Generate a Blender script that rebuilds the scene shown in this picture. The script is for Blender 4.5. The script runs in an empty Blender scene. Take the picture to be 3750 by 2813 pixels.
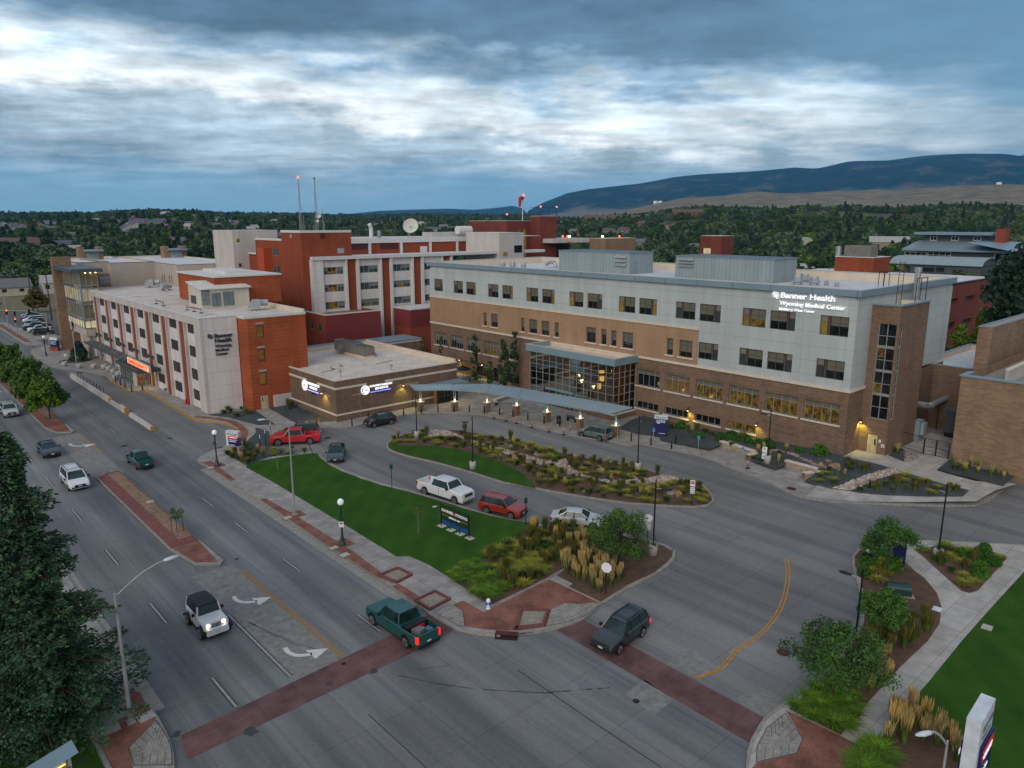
import bpy, bmesh, math, random
from math import sin, cos, pi, radians, atan2, hypot, sqrt
from mathutils import Vector, Matrix, Euler, noise
from mathutils.geometry import tessellate_polygon
random.seed(7)
SC = bpy.context.scene
COL = SC.collection
# ------------------------------------------------------------------ camera
H = 26.5
YAW, PIT, FPX = radians(41.9975), radians(12.3848), 2696.3
cd = bpy.data.cameras.new('camera'); cam = bpy.data.objects.new('camera', cd); COL.objects.link(cam)
cam.location = (0, 0, H); cam.rotation_euler = (pi/2-PIT, 0, -YAW)
cd.sensor_width = 36; cd.lens = 36*FPX/3750; cd.clip_start = .5; cd.clip_end = 60000
SC.camera = cam
FW = Vector((sin(YAW)*cos(PIT), cos(YAW)*cos(PIT), -sin(PIT)))
RT = Vector((cos(YAW), -sin(YAW), 0)); UP = RT.cross(FW)
CR = dict(P=(0,0,1),A1=(0,700,.4973),A2=(700,700,.4973),A3=(1500,850,.4973),A4=(2500,850,.5651),B1=(0,1350,.4973),B2=(900,1350,.4973),B3=(1800,1350,.4973),B4=(2650,1350,.4973),D1=(0,2013,.4973),D2=(900,2013,.4973),D3=(1800,2013,.4973),D4=(2650,2013,.4973),E1=(0,720,.40687),E2=(850,620,.36166),E3=(1650,680,.40687),E4=(2450,540,.5877),E5=(3100,780,.29385),
C1=(1550,900,.27125),C2=(2100,950,.27125),C3=(2600,980,.27125),C4=(2600,1300,.27125),C5=(3100,980,.27125),C6=(3050,1350,.27125),C7=(280,1020,.27125),C8=(1050,1250,.27125))
def q(k, x, y): o = CR[k]; return o[0]+x*o[2], o[1]+y*o[2]
def ray(k, x, y):
 px, py = q(k, x, y)
 return (FW + RT*((px-1875)/FPX) + UP*((1406.5-py)/FPX))
def g(k, x, y, z=0):
 d = ray(k, x, y); t = (z-H)/d.z; return Vector((d.x*t, d.y*t, z))
def onX(k, x, y, X): d = ray(k, x, y); t = X/d.x; return (d.y*t, H+d.z*t)
def onY(k, x, y, Y): d = ray(k, x, y); t = Y/d.y; return (d.x*t, H+d.z*t)
def zat(k, x, y, p): d = ray(k, x, y); t = hypot(p[0], p[1])/hypot(d.x, d.y); return H+d.z*t
def gs(k, *pts, z=0): return [g(k, pts[i], pts[i+1], z).to_2d() for i in range(0, len(pts), 2)]
# ------------------------------------------------------------------ materials
MT = {}
def nn(nt, t, **kw):
 n = nt.nodes.new(t)
 for k, v in kw.items():
  if k.startswith('i_'): n.inputs[k[2:].replace('_', ' ')].default_value = v
  else: setattr(n, k, v)
 return n
def newmat(name):
 m = bpy.data.materials.new(name); m.use_nodes = True; nt = m.node_tree
 b = nt.nodes['Principled BSDF']; MT[name] = m
 return m, nt, b
def c4(c): return (c[0], c[1], c[2], 1)
def math_(nt, op, a, b=None, clamp=False):
 n = nt.nodes.new('ShaderNodeMath'); n.operation = op; n.use_clamp = clamp
 for i, v in enumerate((a, b)):
  if v is None: continue
  if isinstance(v, (int, float)): n.inputs[i].default_value = v
  else: nt.links.new(v, n.inputs[i])
 return n.outputs[0]
def mixc(nt, f, a, b, blend='MIX'):
 n = nt.nodes.new('ShaderNodeMix'); n.data_type = 'RGBA'; n.blend_type = blend
 for s, v in ((n.inputs[0], f), (n.inputs[6], a), (n.inputs[7], b)):
  if isinstance(v, (int, float)): s.default_value = v
  elif isinstance(v, tuple): s.default_value = c4(v)
  else: nt.links.new(v, s)
 return n.outputs[2]
def noise_(nt, vec, scale, detail=4, rough=.55, stretch=None):
 n = nt.nodes.new('ShaderNodeTexNoise'); n.inputs['Scale'].default_value = scale
 n.inputs['Detail'].default_value = detail; n.inputs['Roughness'].default_value = rough
 if stretch:
  mp = nt.nodes.new('ShaderNodeMapping'); mp.inputs['Scale'].default_value = stretch
  nt.links.new(vec, mp.inputs[0]); vec = mp.outputs[0]
 nt.links.new(vec, n.inputs[0]); return n.outputs[0]
def ramp(nt, f, stops):
 n = nt.nodes.new('ShaderNodeValToRGB'); e = n.color_ramp.elements
 while len(e) < len(stops): e.new(.5)
 for i, (p, c) in enumerate(stops): e[i].position = p; e[i].color = c4(c) if isinstance(c, tuple) else (c, c, c, 1)
 nt.links.new(f, n.inputs[0]); return n.outputs[0]
def geo(nt): return nt.nodes.new('ShaderNodeNewGeometry').outputs['Position']
def obco(nt): return nt.nodes.new('ShaderNodeTexCoord').outputs['Object']
def mat(name, col, rough=.8, metal=0, var=.15, scale=1.5, fine=0, world=True, spec=.3, col2=None, stretch=None, coat=0):
 if name in MT: return MT[name]
 m, nt, b = newmat(name)
 v = geo(nt) if world else obco(nt)
 f = noise_(nt, v, scale, 5, .6, stretch)
 f = ramp(nt, f, [(.3, 0.0), (.7, 1.0)])
 c2 = col2 or tuple(max(0, x*(1-2*var)) for x in col)
 c = mixc(nt, f, c2, tuple(min(1, x*(1+.3*var)) for x in col))
 if fine:
  f2 = noise_(nt, v, scale*fine, 3, .7); f2 = ramp(nt, f2, [(.35, .72), (.65, 1.12)])
  c = mixc(nt, 1.0, c, f2, 'MULTIPLY')
 nt.links.new(c, b.inputs['Base Color']); b.inputs['Roughness'].default_value = rough
 b.inputs['Metallic'].default_value = metal; b.inputs['Specular IOR Level'].default_value = spec
 if coat: b.inputs['Coat Weight'].default_value = coat; b.inputs['Coat Roughness'].default_value = .08
 return m
def emit(name, col, s):
 m, nt, b = newmat(name); b.inputs['Base Color'].default_value = c4(col)
 b.inputs['Emission Color'].default_value = c4(col); b.inputs['Emission Strength'].default_value = s
 return m
def wallco(nt):
 v = geo(nt); s = nt.nodes.new('ShaderNodeSeparateXYZ'); nt.links.new(v, s.inputs[0])
 c = nt.nodes.new('ShaderNodeCombineXYZ'); nt.links.new(math_(nt, 'ADD', s.outputs[0], s.outputs[1]), c.inputs[0]); nt.links.new(s.outputs[2], c.inputs[1])
 return c.outputs[0], v
def brick(name, c1, c2, mort, w=.4, h=.105, ms=.012, off=.5, var=.12, rough=.85, flat=False, vs=.35, bump=.0):
 m, nt, b = newmat(name)
 if flat:
  v = geo(nt); vec = v
  mp = nt.nodes.new('ShaderNodeMapping'); mp.inputs['Rotation'].default_value[2] = 0; nt.links.new(v, mp.inputs[0]); vec = mp.outputs[0]
 else: vec, v = wallco(nt)
 t = nt.nodes.new('ShaderNodeTexBrick'); t.offset = off; nt.links.new(vec, t.inputs[0])
 t.inputs['Color1'].default_value = c4(c1); t.inputs['Color2'].default_value = c4(c2); t.inputs['Mortar'].default_value = c4(mort)
 t.inputs['Scale'].default_value = 1; t.inputs['Mortar Size'].default_value = ms; t.inputs['Brick Width'].default_value = w; t.inputs['Row Height'].default_value = h
 t.inputs['Mortar Smooth'].default_value = .3
 f = noise_(nt, v, vs, 5, .6); f = ramp(nt, f, [(.3, 1-var*1.6), (.7, 1+var*.6)])
 c = mixc(nt, 1.0, t.outputs[0], f, 'MULTIPLY'); f = noise_(nt, v, .9, 4, .6, (1, 1, 1) if flat else (1, 1, .07)); c = mixc(nt, 1., c, ramp(nt, f, [(.32, .9), (.68, 1.06)]), 'MULTIPLY'); nt.links.new(c, b.inputs['Base Color']); b.inputs['Roughness'].default_value = rough
 b.inputs['Specular IOR Level'].default_value = .2
 return m
def streakmat(name, col, dark, rough=.85):
 """poured concrete carriageway: slabs with joints, wheel-path darkening along the lanes, stains"""
 m, nt, b = newmat(name); v = geo(nt)
 f = noise_(nt, v, .55, 4, .6, (1.0, .035, 1)); f = ramp(nt, f, [(.36, 0.), (.62, 1.)])
 c = mixc(nt, f, col, dark)
 f1 = noise_(nt, v, .06, 4, .55); f1 = ramp(nt, f1, [(.35, .84), (.65, 1.12)]); c = mixc(nt, 1., c, f1, 'MULTIPLY')
 f2 = noise_(nt, v, 3.5, 6, .75); f2 = ramp(nt, f2, [(.3, .88), (.7, 1.1)]); c = mixc(nt, 1., c, f2, 'MULTIPLY')
 t = nt.nodes.new('ShaderNodeTexBrick'); t.offset = 0; nt.links.new(v, t.inputs[0])
 for k in ('Color1', 'Color2'): t.inputs[k].default_value = (1, 1, 1, 1)
 t.inputs['Color2'].default_value = (.9, .9, .9, 1)
 t.inputs['Mortar'].default_value = (.52, .52, .54, 1); t.inputs['Scale'].default_value = 1; t.inputs['Mortar Size'].default_value = .016; t.inputs['Brick Width'].default_value = 3.45; t.inputs['Row Height'].default_value = 4.4
 c = mixc(nt, 1., c, t.outputs[0], 'MULTIPLY')
 vo = nt.nodes.new('ShaderNodeTexVoronoi'); vo.feature = 'DISTANCE_TO_EDGE'; vo.inputs['Scale'].default_value = .11
 nd = nt.nodes.new('ShaderNodeTexNoise'); nd.inputs['Scale'].default_value = 1.2; nt.links.new(v, nd.inputs[0])
 va = nt.nodes.new('ShaderNodeVectorMath'); va.operation = 'MULTIPLY_ADD'; nt.links.new(nd.outputs[1], va.inputs[0]); va.inputs[1].default_value = (1.6, 1.6, 0); nt.links.new(v, va.inputs[2]); nt.links.new(va.outputs[0], vo.inputs[0])
 f3 = ramp(nt, vo.outputs[0], [(.0, .85), (.003, 1.)]); c = mixc(nt, 1., c, f3, 'MULTIPLY')
 nt.links.new(c, b.inputs['Base Color']); b.inputs['Roughness'].default_value = rough; b.inputs['Specular IOR Level'].default_value = .25
 return m
def voro(name, cols, scale, rough=.85, bump=.6, dark=.25):
 m, nt, b = newmat(name); v = geo(nt)
 vo = nt.nodes.new('ShaderNodeTexVoronoi'); vo.inputs['Scale'].default_value = scale; nt.links.new(v, vo.inputs[0])
 s = nt.nodes.new('ShaderNodeSeparateColor'); nt.links.new(vo.outputs['Color'], s.inputs[0])
 n = len(cols); c = ramp(nt, s.outputs[0], [(i/(n-1), cc) for i, cc in enumerate(cols)])
 ve = nt.nodes.new('ShaderNodeTexVoronoi'); ve.inputs['Scale'].default_value = scale; ve.feature = 'DISTANCE_TO_EDGE'; nt.links.new(v, ve.inputs[0])
 e = ramp(nt, ve.outputs[0], [(0., dark), (.14, 1.)]); c = mixc(nt, 1., c, e, 'MULTIPLY')
 f = noise_(nt, v, .5, 4); f = ramp(nt, f, [(.3, .75), (.7, 1.15)]); c = mixc(nt, 1., c, f, 'MULTIPLY')
 nt.links.new(c, b.inputs['Base Color']); b.inputs['Roughness'].default_value = rough
 bp = nt.nodes.new('ShaderNodeBump'); bp.inputs['Strength'].default_value = bump; bp.inputs['Distance'].default_value = .05; nt.links.new(ve.outputs[0], bp.inputs['Height']); nt.links.new(bp.outputs[0], b.inputs['Normal'])
 return m
def glassm(name, tint=(.01,.012,.014), rough=.06, spec=.5, lit=None, litcol=(1,.62,.12)):
 """window glass seen from outside; lit ones show a room's lamplight with dark furniture"""
 m, nt, b = newmat(name); v = geo(nt)
 b.inputs['Roughness'].default_value = rough; b.inputs['Specular IOR Level'].default_value = spec; b.inputs['IOR'].default_value = 1.5
 f = noise_(nt, v, .7, 3); f = ramp(nt, f, [(.35, .5), (.65, 1.6)]); c = mixc(nt, 1., tint, f, 'MULTIPLY'); nt.links.new(c, b.inputs['Base Color'])
 if lit:
  n1 = noise_(nt, v, 2.6, 5, .75, (1, 1, .7)); n1 = ramp(nt, n1, [(.43, .06), (.56, 1.)] if name == 'glass_lit' else [(.3, .8), (.7, 1.)])
  n2 = noise_(nt, v, .5, 2); n2 = ramp(nt, n2, [(.3, .55), (.7, 1.2)])
  e = mixc(nt, 1., litcol, n1, 'MULTIPLY'); e = mixc(nt, 1., e, n2, 'MULTIPLY')
  nt.links.new(e, b.inputs['Emission Color']); b.inputs['Emission Strength'].default_value = lit
 return m
road = streakmat('road_concrete', (.205, .212, .216), (.118, .125, .134))
mat('asphalt', (.135, .13, .125), .9, var=.18, scale=.4, fine=14)
streakmat('drive_concrete', (.215, .214, .208), (.14, .145, .15))
brick('walk_concrete', (.34, .325, .305), (.29, .275, .255), (.16, .15, .14), 1.7, 1.7, .02, 0, .2, flat=True, vs=.8)
brick('new_concrete', (.43, .415, .385), (.37, .355, .33), (.22, .21, .2), 1.9, 1.6, .02, 0, .15, flat=True, vs=.8)
mat('turn_concrete', (.225, .222, .213), .9, var=.06, scale=.4, fine=5); mat('kerb_concrete', (.33, .31, .28), .9, var=.18, scale=2.5, fine=6)
mat('pale_concrete', (.5, .48, .44), .9, var=.12, scale=2, fine=8)
brick('brick_paver', (.31, .12, .078), (.23, .088, .066), (.15, .11, .09), .22, .11, .012, .5, .3, flat=True, vs=.7)
brick('maroon_paving', (.17, .09, .085), (.14, .08, .08), (.08, .05, .055), 2.3, 1.5, .015, 0, .3, flat=True, vs=.6)
mat('maroon_concrete', (.19, .075, .07), .9, var=.15, scale=2, fine=6)
m, nt, b = newmat('lawn_grass'); v = geo(nt); s_ = nt.nodes.new('ShaderNodeSeparateXYZ'); nt.links.new(v, s_.inputs[0]); st_ = math_(nt, 'SINE', math_(nt, 'ADD', math_(nt, 'MULTIPLY', math_(nt, 'SUBTRACT', s_.outputs[0], s_.outputs[1]), 2.3), math_(nt, 'MULTIPLY', noise_(nt, v, .3, 2), 3)))
f = noise_(nt, v, .35, 5, .65); c = mixc(nt, ramp(nt, f, [(.3, 0.), (.7, 1.)]), (.022, .066, .008), (.040, .102, .012)); c = mixc(nt, 1., c, ramp(nt, math_(nt, 'MULTIPLY', math_(nt, 'ADD', st_, 1), .5), [(0., .92), (1., 1.06)]), 'MULTIPLY'); c = mixc(nt, 1., c, ramp(nt, noise_(nt, v, 14, 4, .8), [(.3, .7), (.7, 1.25)]), 'MULTIPLY'); nt.links.new(c, b.inputs['Base Color']); b.inputs['Roughness'].default_value = .95; b.inputs['Specular IOR Level'].default_value = .1
bp = nt.nodes.new('ShaderNodeBump'); bp.inputs['Strength'].default_value = .5; bp.inputs['Distance'].default_value = .05; nt.links.new(noise_(nt, v, 25, 3, .7), bp.inputs['Height']); nt.links.new(bp.outputs[0], b.inputs['Normal'])
mat('sand', (.34, .30, .24), .95, var=.2, scale=3, fine=8)
mat('mulch', (.135, .08, .052), .95, var=.25, scale=1.2, fine=22, col2=(.075, .047, .034))
voro('slate_gravel', [(.04,.055,.06), (.075,.095,.10), (.03,.04,.045)], 7, dark=.5)
voro('river_rock', [(.42,.36,.30), (.30,.24,.2), (.5,.46,.42), (.24,.16,.13)], 5.2, dark=.2)
voro('tan_chips', [(.34,.2,.12), (.22,.13,.08), (.42,.27,.17)], 8, dark=.35)
mat('dry_ground', (.19, .15, .09), .95, var=.2, scale=.08, fine=12, col2=(.10, .1, .05))
mat('white_paint', (.6, .6, .59), .8, var=.08, scale=4)
mat('yellow_paint', (.5, .27, .05), .8, var=.2, scale=3, fine=6)
mat('old_yellow_paint', (.34, .2, .07), .85, var=.3, scale=4, fine=6, col2=(.2, .16, .11))
mat('black_paint', (.02, .02, .022), .7, var=.2, scale=4)
mat('black_metal', (.008, .008, .012), .45, spec=.4, world=False)
mat('dark_frame', (.05, .045, .042), .5, world=False)
mat('bronze_frame', (.09, .075, .065), .45, world=False)
mat('alu_frame', (.35, .36, .36), .4, metal=.3, world=False)
mat('galvanised', (.42, .45, .47), .4, metal=.5, var=.15, scale=3, world=False)
mat('grey_pole', (.36, .38, .38), .5, metal=.2, world=False)
mat('green_iron', (.01, .05, .045), .4, world=False, spec=.5)
mat('stone_trim', (.62, .55, .46), .85, var=.08, scale=2)
mat('white_trim', (.62, .62, .6), .7, var=.08, scale=2)
mat('roof_white', (.66, .61, .55), .85, var=.1, scale=.35, fine=12, col2=(.52, .47, .42))
mat('roof_cream', (.64, .55, .44), .85, var=.08, scale=.5)
mat('roof_bright', (.66, .67, .68), .8, var=.1, scale=.3, fine=10)
mat('metal_blue', (.23, .33, .385), .42, metal=.25, var=.06, scale=.5)
brick('metal_panel', (.43, .48, .48), (.415, .465, .465), (.23, .27, .27), 4.95, 1.62, .02, 0, .06, .5, vs=.1)
brick('metal_siding', (.27, .335, .35), (.255, .315, .33), (.16, .2, .21), .62, 30, .035, 0, .06, .45, vs=.2)
brick('white_panel', (.66, .63, .62), (.63, .60, .59), (.36, .33, .32), 1.9, 1.95, .02, 0, .06, .7, vs=.3)
brick('stucco_white', (.52, .49, .47), (.51, .48, .46), (.42, .4, .38), 6, 4, .02, 0, .08, .8, vs=.3)
mat('stucco_beige', (.47, .42, .37), .85, var=.06, scale=.5, fine=20)
brick('brick_tan', (.39, .25, .15), (.34, .22, .132), (.28, .19, .13), .42, .11, .012, .5, .1)
brick('brick_brown', (.225, .145, .098), (.15, .098, .068), (.21, .15, .11), .62, .17, .022, .5, .1)
brick('brick_dark', (.185, .122, .086), (.125, .085, .062), (.18, .135, .10), .62, .17, .022, .5, .1)
brick('brick_ochre', (.30, .20, .125), (.20, .13, .085), (.25, .18, .12), .7, .18, .022, .5, .12)
brick('brick_orange', (.36, .088, .032), (.31, .072, .028), (.40, .14, .065), 2.6, .55, .025, .5, .14)
brick('brick_red', (.29, .066, .03), (.25, .056, .027), (.22, .07, .045), .5, .18, .014, .5, .1)
brick('brick_deep', (.19, .052, .038), (.155, .043, .032), (.17, .06, .05), .5, .18, .014, .5, .1)
mat('stucco_red', (.19, .035, .036), .85, var=.08, scale=.5)
mat('panel_orange', (.42, .07, .02), .6, var=.08, scale=1)
brick('cream_siding', (.56, .54, .44), (.54, .52, .43), (.4, .38, .31), .35, 30, .025, 0, .05, .6)
mat('cream_roof', (.62, .62, .58), .6, var=.08, scale=1)
mat('grey_door', (.16, .21, .22), .5)
mat('beige_door', (.5, .42, .29), .6)
mat('louvre', (.33, .37, .38), .5, world=False)
mat('dark_red_grille', (.09, .02, .02), .7)
mat('slate_roof', (.10, .115, .125), .6, var=.1, scale=1, fine=8)
brick('seam_roof', (.21, .265, .30), (.20, .25, .285), (.11, .14, .16), .55, 30, .05, 0, .06, .35)
mat('blind_pale', (.16, .19, .18), .7, var=.06); mat('blind', (.13, .125, .095), .8, var=.06)
mat('blind_taupe', (.2, .165, .15), .8, var=.06)
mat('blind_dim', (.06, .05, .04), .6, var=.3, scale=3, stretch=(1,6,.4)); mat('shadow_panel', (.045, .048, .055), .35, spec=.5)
glassm('glass_dark'); glassm('glass_lit', (.03,.02,.01), lit=.105, litcol=(1,.62,.06)); glassm('glass_warm', (.02,.015,.01), lit=.09, litcol=(1,.5,.08)); glassm('glass_bright', (.05,.05,.04), lit=.8, litcol=(1,.85,.5)); glassm('glass_green', (.05,.07,.07), spec=.6)
emit('lamp_warm', (1, .78, .35), 6); emit('lamp_amber', (1, .62, .12), 1.6); emit('lamp_red', (1, .08, .02), 5); emit('tail_red', (1, .015, .01), .8); mat('worn_paint', (.40, .40, .39), .8, var=.2, scale=3, fine=5); mat('tar', (.06, .062, .065), .8, var=.2, scale=3); emit('head_white', (1, .86, .8), 2.5); emit('sign_white', (.95, .95, 1), .6); emit('sign_blue_glow', (.03, .03, .5), .4); emit('sign_red_glow', (.75, .03, .01), .9); emit('sign_orange_glow', (1, .5, .2), .55); emit('globe_white', (.75, .78, .8), .15); emit('turn_amber', (1, .35, .02), 5)
mat('navy_panel', (.01, .012, .10), .4, spec=.5); mat('letter_dark', (.035, .04, .05), .5); mat('sign_pale', (.62, .68, .74), .5); mat('letter_white', (.8, .82, .84), .6); mat('sign_red', (.42, .02, .02), .5); mat('ada_blue', (.02, .2, .48), .5); mat('royal_blue', (.02, .10, .50), .5)
mat('orange_plastic', (.62, .09, .04), .5); mat('stone_block', (.40, .33, .24), .9, var=.2, scale=3, fine=4)
mat('boulder', (.30, .235, .2), .9, var=.25, scale=1.2, fine=5, col2=(.2,.13,.11))
mat('rubber', (.012, .012, .013), .8, world=False); mat('rim', (.4, .4, .41), .35, metal=.8, world=False); mat('chrome', (.5, .5, .5), .2, metal=1, world=False); mat('trim_black', (.015, .015, .017), .5, world=False)
mat('bark', (.07, .055, .042), .9, var=.3, scale=3); mat('pale_bark', (.2, .17, .14), .9, world=False)
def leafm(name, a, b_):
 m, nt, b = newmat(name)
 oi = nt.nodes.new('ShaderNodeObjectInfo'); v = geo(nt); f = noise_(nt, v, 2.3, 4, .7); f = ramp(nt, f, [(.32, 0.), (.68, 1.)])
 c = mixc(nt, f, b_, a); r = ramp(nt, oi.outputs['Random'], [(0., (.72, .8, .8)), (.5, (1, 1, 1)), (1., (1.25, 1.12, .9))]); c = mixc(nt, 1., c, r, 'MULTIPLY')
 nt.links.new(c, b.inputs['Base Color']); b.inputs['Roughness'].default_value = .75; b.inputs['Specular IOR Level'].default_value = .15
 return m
leafm('leaf_green', (0.085, 0.171, 0.034), (0.037, 0.081, 0.022)); leafm('leaf_dark', (0.061, 0.110, 0.037), (0.024, 0.054, 0.024)); leafm('leaf_sage', (0.171, 0.220, 0.159), (0.079, 0.116, 0.079)); leafm('leaf_lime', (0.195, 0.293, 0.024), (0.085, 0.159, 0.018)); leafm('leaf_autumn', (0.171, 0.146, 0.030), (0.085, 0.073, 0.022))
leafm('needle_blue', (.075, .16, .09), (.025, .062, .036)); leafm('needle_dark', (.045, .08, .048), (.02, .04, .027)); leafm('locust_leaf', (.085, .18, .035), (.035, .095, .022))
leafm('grass_tan', (.52, .40, .17), (.36, .27, .11)); leafm('grass_green', (.10, .14, .03), (.05, .08, .018)); leafm('grass_rust', (.14, .13, .035), (.08, .085, .022)); leafm('grass_lime', (.31, .31, .04), (.17, .19, .028)); leafm('daylily', (.13, .25, .02), (.06, .13, .015)); leafm('shrub_green', (.055, .16, .02), (.025, .075, .012)); leafm('shrub_silver', (.22, .26, .24), (.11, .14, .13)); leafm('leaf_distant', (0.061, 0.091, 0.049), (0.030, 0.049, 0.029))
# ------------------------------------------------------------------ mesh helpers
class MB:
 def __init__(s): s.v = []; s.f = []; s.m = []; s.mats = []
 def mi(s, m):
  m = MT[m] if isinstance(m, str) else m
  if m not in s.mats: s.mats.append(m)
  return s.mats.index(m)
 def add(s, vs, fs, m='pale_concrete'):
  o = len(s.v); k = s.mi(m); s.v += [tuple(p) for p in vs]
  for f in fs: s.f.append([i+o for i in f]); s.m.append(k)
 def quad(s, a, b, c, d, m): s.add([a, b, c, d], [(0, 1, 2, 3)], m)
 def box(s, x0, x1, y0, y1, z0, z1, m):
  if x0 > x1: x0, x1 = x1, x0
  if y0 > y1: y0, y1 = y1, y0
  s.add([(x0,y0,z0),(x1,y0,z0),(x1,y1,z0),(x0,y1,z0),(x0,y0,z1),(x1,y0,z1),(x1,y1,z1),(x0,y1,z1)],
              [(0,3,2,1),(4,5,6,7),(0,1,5,4),(1,2,6,5),(2,3,7,6),(3,0,4,7)], m)
 def obox(s, c, rz, lx, ly, z0, z1, m):
  ca, sa = cos(rz), sin(rz); P = []
  for z in (z0, z1):
   for dx, dy in ((-1,-1),(1,-1),(1,1),(-1,1)):
    x, y = dx*lx/2, dy*ly/2; P.append((c[0]+x*ca-y*sa, c[1]+x*sa+y*ca, z))
  s.add(P, [(0,3,2,1),(4,5,6,7),(0,1,5,4),(1,2,6,5),(2,3,7,6),(3,0,4,7)], m)
 def tube(s, a, b, r, m, n=8, r2=None, cap=True):
  a = Vector(a); b = Vector(b); d = (b-a).normalized(); u = d.orthogonal().normalized(); w = d.cross(u); r2 = r if r2 is None else r2
  P = [a+(u*cos(2*pi*i/n)+w*sin(2*pi*i/n))*r for i in range(n)]+[b+(u*cos(2*pi*i/n)+w*sin(2*pi*i/n))*r2 for i in range(n)]
  F = [(i, (i+1) % n, n+(i+1) % n, n+i) for i in range(n)]
  if cap: F += [tuple(range(n))[::-1], tuple(range(n, 2*n))]
  s.add(P, F, m)
 def path(s, pts, r, m, n=8):
  for i in range(len(pts)-1): s.tube(pts[i], pts[i+1], r if not isinstance(r, list) else r[i], m, n, None if not isinstance(r, list) else r[i+1])
 def lathe(s, c, prof, m, n=12):
  P = []
  for r, z in prof: P += [(c[0]+r*cos(2*pi*i/n), c[1]+r*sin(2*pi*i/n), c[2]+z) for i in range(n)]
  F = [(k*n+i, k*n+(i+1) % n, (k+1)*n+(i+1) % n, (k+1)*n+i) for k in range(len(prof)-1) for i in range(n)]
  F += [tuple(range(n))[::-1], tuple(range((len(prof)-1)*n, len(prof)*n))]
  s.add(P, F, m)
 def poly(s, pts, z, m, z0=None):
  """flat polygon at height z; with z0 also side walls down to z0"""
  P = [Vector((p[0], p[1], z)) for p in pts]
  T = tessellate_polygon([P])
  A = sum(P[i].x*P[(i+1) % len(P)].y-P[(i+1) % len(P)].x*P[i].y for i in range(len(P)))
  F = []
  for a, b, c in T:
   n = (P[b]-P[a]).cross(P[c]-P[a]).z
   F.append((a, b, c) if n > 0 else (a, c, b))
  s.add(P, F, m)
  if z0 is not None:
   n = len(P); Q = P+[Vector((p.x, p.y, z0)) for p in P]
   s.add(Q, [(i, i+n, (i+1) % n+n, (i+1) % n) if A > 0 else (i, (i+1) % n, (i+1) % n+n, i+n) for i in range(n)], m)
 def prism(s, pts, z0, z1, m): s.poly(pts, z1, m, z0)
 def build(s, name, parent=None, smooth=False, loc=None):
  me = bpy.data.meshes.new(name); me.from_pydata(s.v, [], s.f)
  for m in s.mats: me.materials.append(m)
  me.polygons.foreach_set('material_index', s.m)
  if smooth: me.polygons.foreach_set('use_smooth', [True]*len(s.f))
  me.update(); o = bpy.data.objects.new(name, me); COL.objects.link(o)
  if parent: o.parent = parent
  if loc: o.location = loc
  return o
def tag(o, label=None, cat=None, group=None, kind=None):
 if label: o['label'] = label
 if cat: o['category'] = cat
 if group: o['group'] = group
 if kind: o['kind'] = kind
 return o
def thing(name, label, cat, loc=(0,0,0), rz=0, group=None):
 o = bpy.data.objects.new(name, None); COL.objects.link(o); o.location = loc; o.rotation_euler = (0, 0, rz); o.empty_display_size = .2
 return tag(o, label, cat, group)
def struct(mb, name, smooth=False): return tag(mb.build(name, smooth=smooth), kind='structure')
def kids(r): return [o for o in bpy.data.objects if o.parent == r]
def dup(root, loc, rz=None, label=None, group=None, sc=None, _ch=None):
 r = root.copy(); COL.objects.link(r); r.location = loc
 if rz is not None: r.rotation_euler = (0, 0, rz)
 if sc is not None: r.scale = (sc, sc, sc) if not hasattr(sc, '__len__') else sc
 if label: r['label'] = label
 if group: r['group'] = group
 for ch in (CH.get(root.name) or _reg(root)):
  c = ch.copy(); COL.objects.link(c); c.parent = r
  for g_ in (CH.get(ch.name) or _reg(ch)): d = g_.copy(); COL.objects.link(d); d.parent = c
 return r
CH = {}
def _reg(o): CH[o.name] = kids(o); return CH[o.name]
def catmull(pts, n=4, closed=True):
 out = []; N = len(pts); rng = range(N) if closed else range(N-1)
 for i in rng:
  p0, p1, p2, p3 = (pts[(i-1) % N], pts[i], pts[(i+1) % N], pts[(i+2) % N]) if closed else (pts[max(i-1, 0)], pts[i], pts[i+1], pts[min(i+2, N-1)])
  for k in range(n):
   t = k/n; out.append(.5*((2*p1)+(p2-p0)*t+(2*p0-5*p1+4*p2-p3)*t*t+(3*p1-p0-3*p2+p3)*t**3))
 if not closed: out.append(pts[-1])
 return out
def inset(pts, d):
 N = len(pts); A = sum(pts[i].x*pts[(i+1) % N].y-pts[(i+1) % N].x*pts[i].y for i in range(N)); s = 1 if A > 0 else -1; out = []
 for i in range(N):
  t = (pts[(i+1) % N]-pts[(i-1) % N])
  if t.length < 1e-6: t = pts[(i+1) % N]-pts[i]
  t.normalize(); out.append(pts[i]+Vector((-t.y, t.x))*d*s)
 return out
def ribbon(mb, pts, w, z, m, side=0, z0=None):
 """flat strip following a polyline; side 0 = centred"""
 L, R_ = [], []
 for i in range(len(pts)):
  t = (pts[min(i+1, len(pts)-1)]-pts[max(i-1, 0)]).normalized(); nrm = Vector((-t.y, t.x))
  a = w*(.5+side/2); b = w*(.5-side/2); L.append(pts[i]+nrm*a); R_.append(pts[i]-nrm*b)
 for i in range(len(pts)-1): mb.quad((*R_[i], z), (*R_[i+1], z), (*L[i+1], z), (*L[i], z), m)
 if z0 is not None:
  for Q, fl in ((L, 0), (R_, 1)):
   for i in range(len(pts)-1):
    a, b = (Q[i], Q[i+1]) if fl else (Q[i+1], Q[i]); mb.quad((*a, z0), (*b, z0), (*b, z), (*a, z), m)
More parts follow.
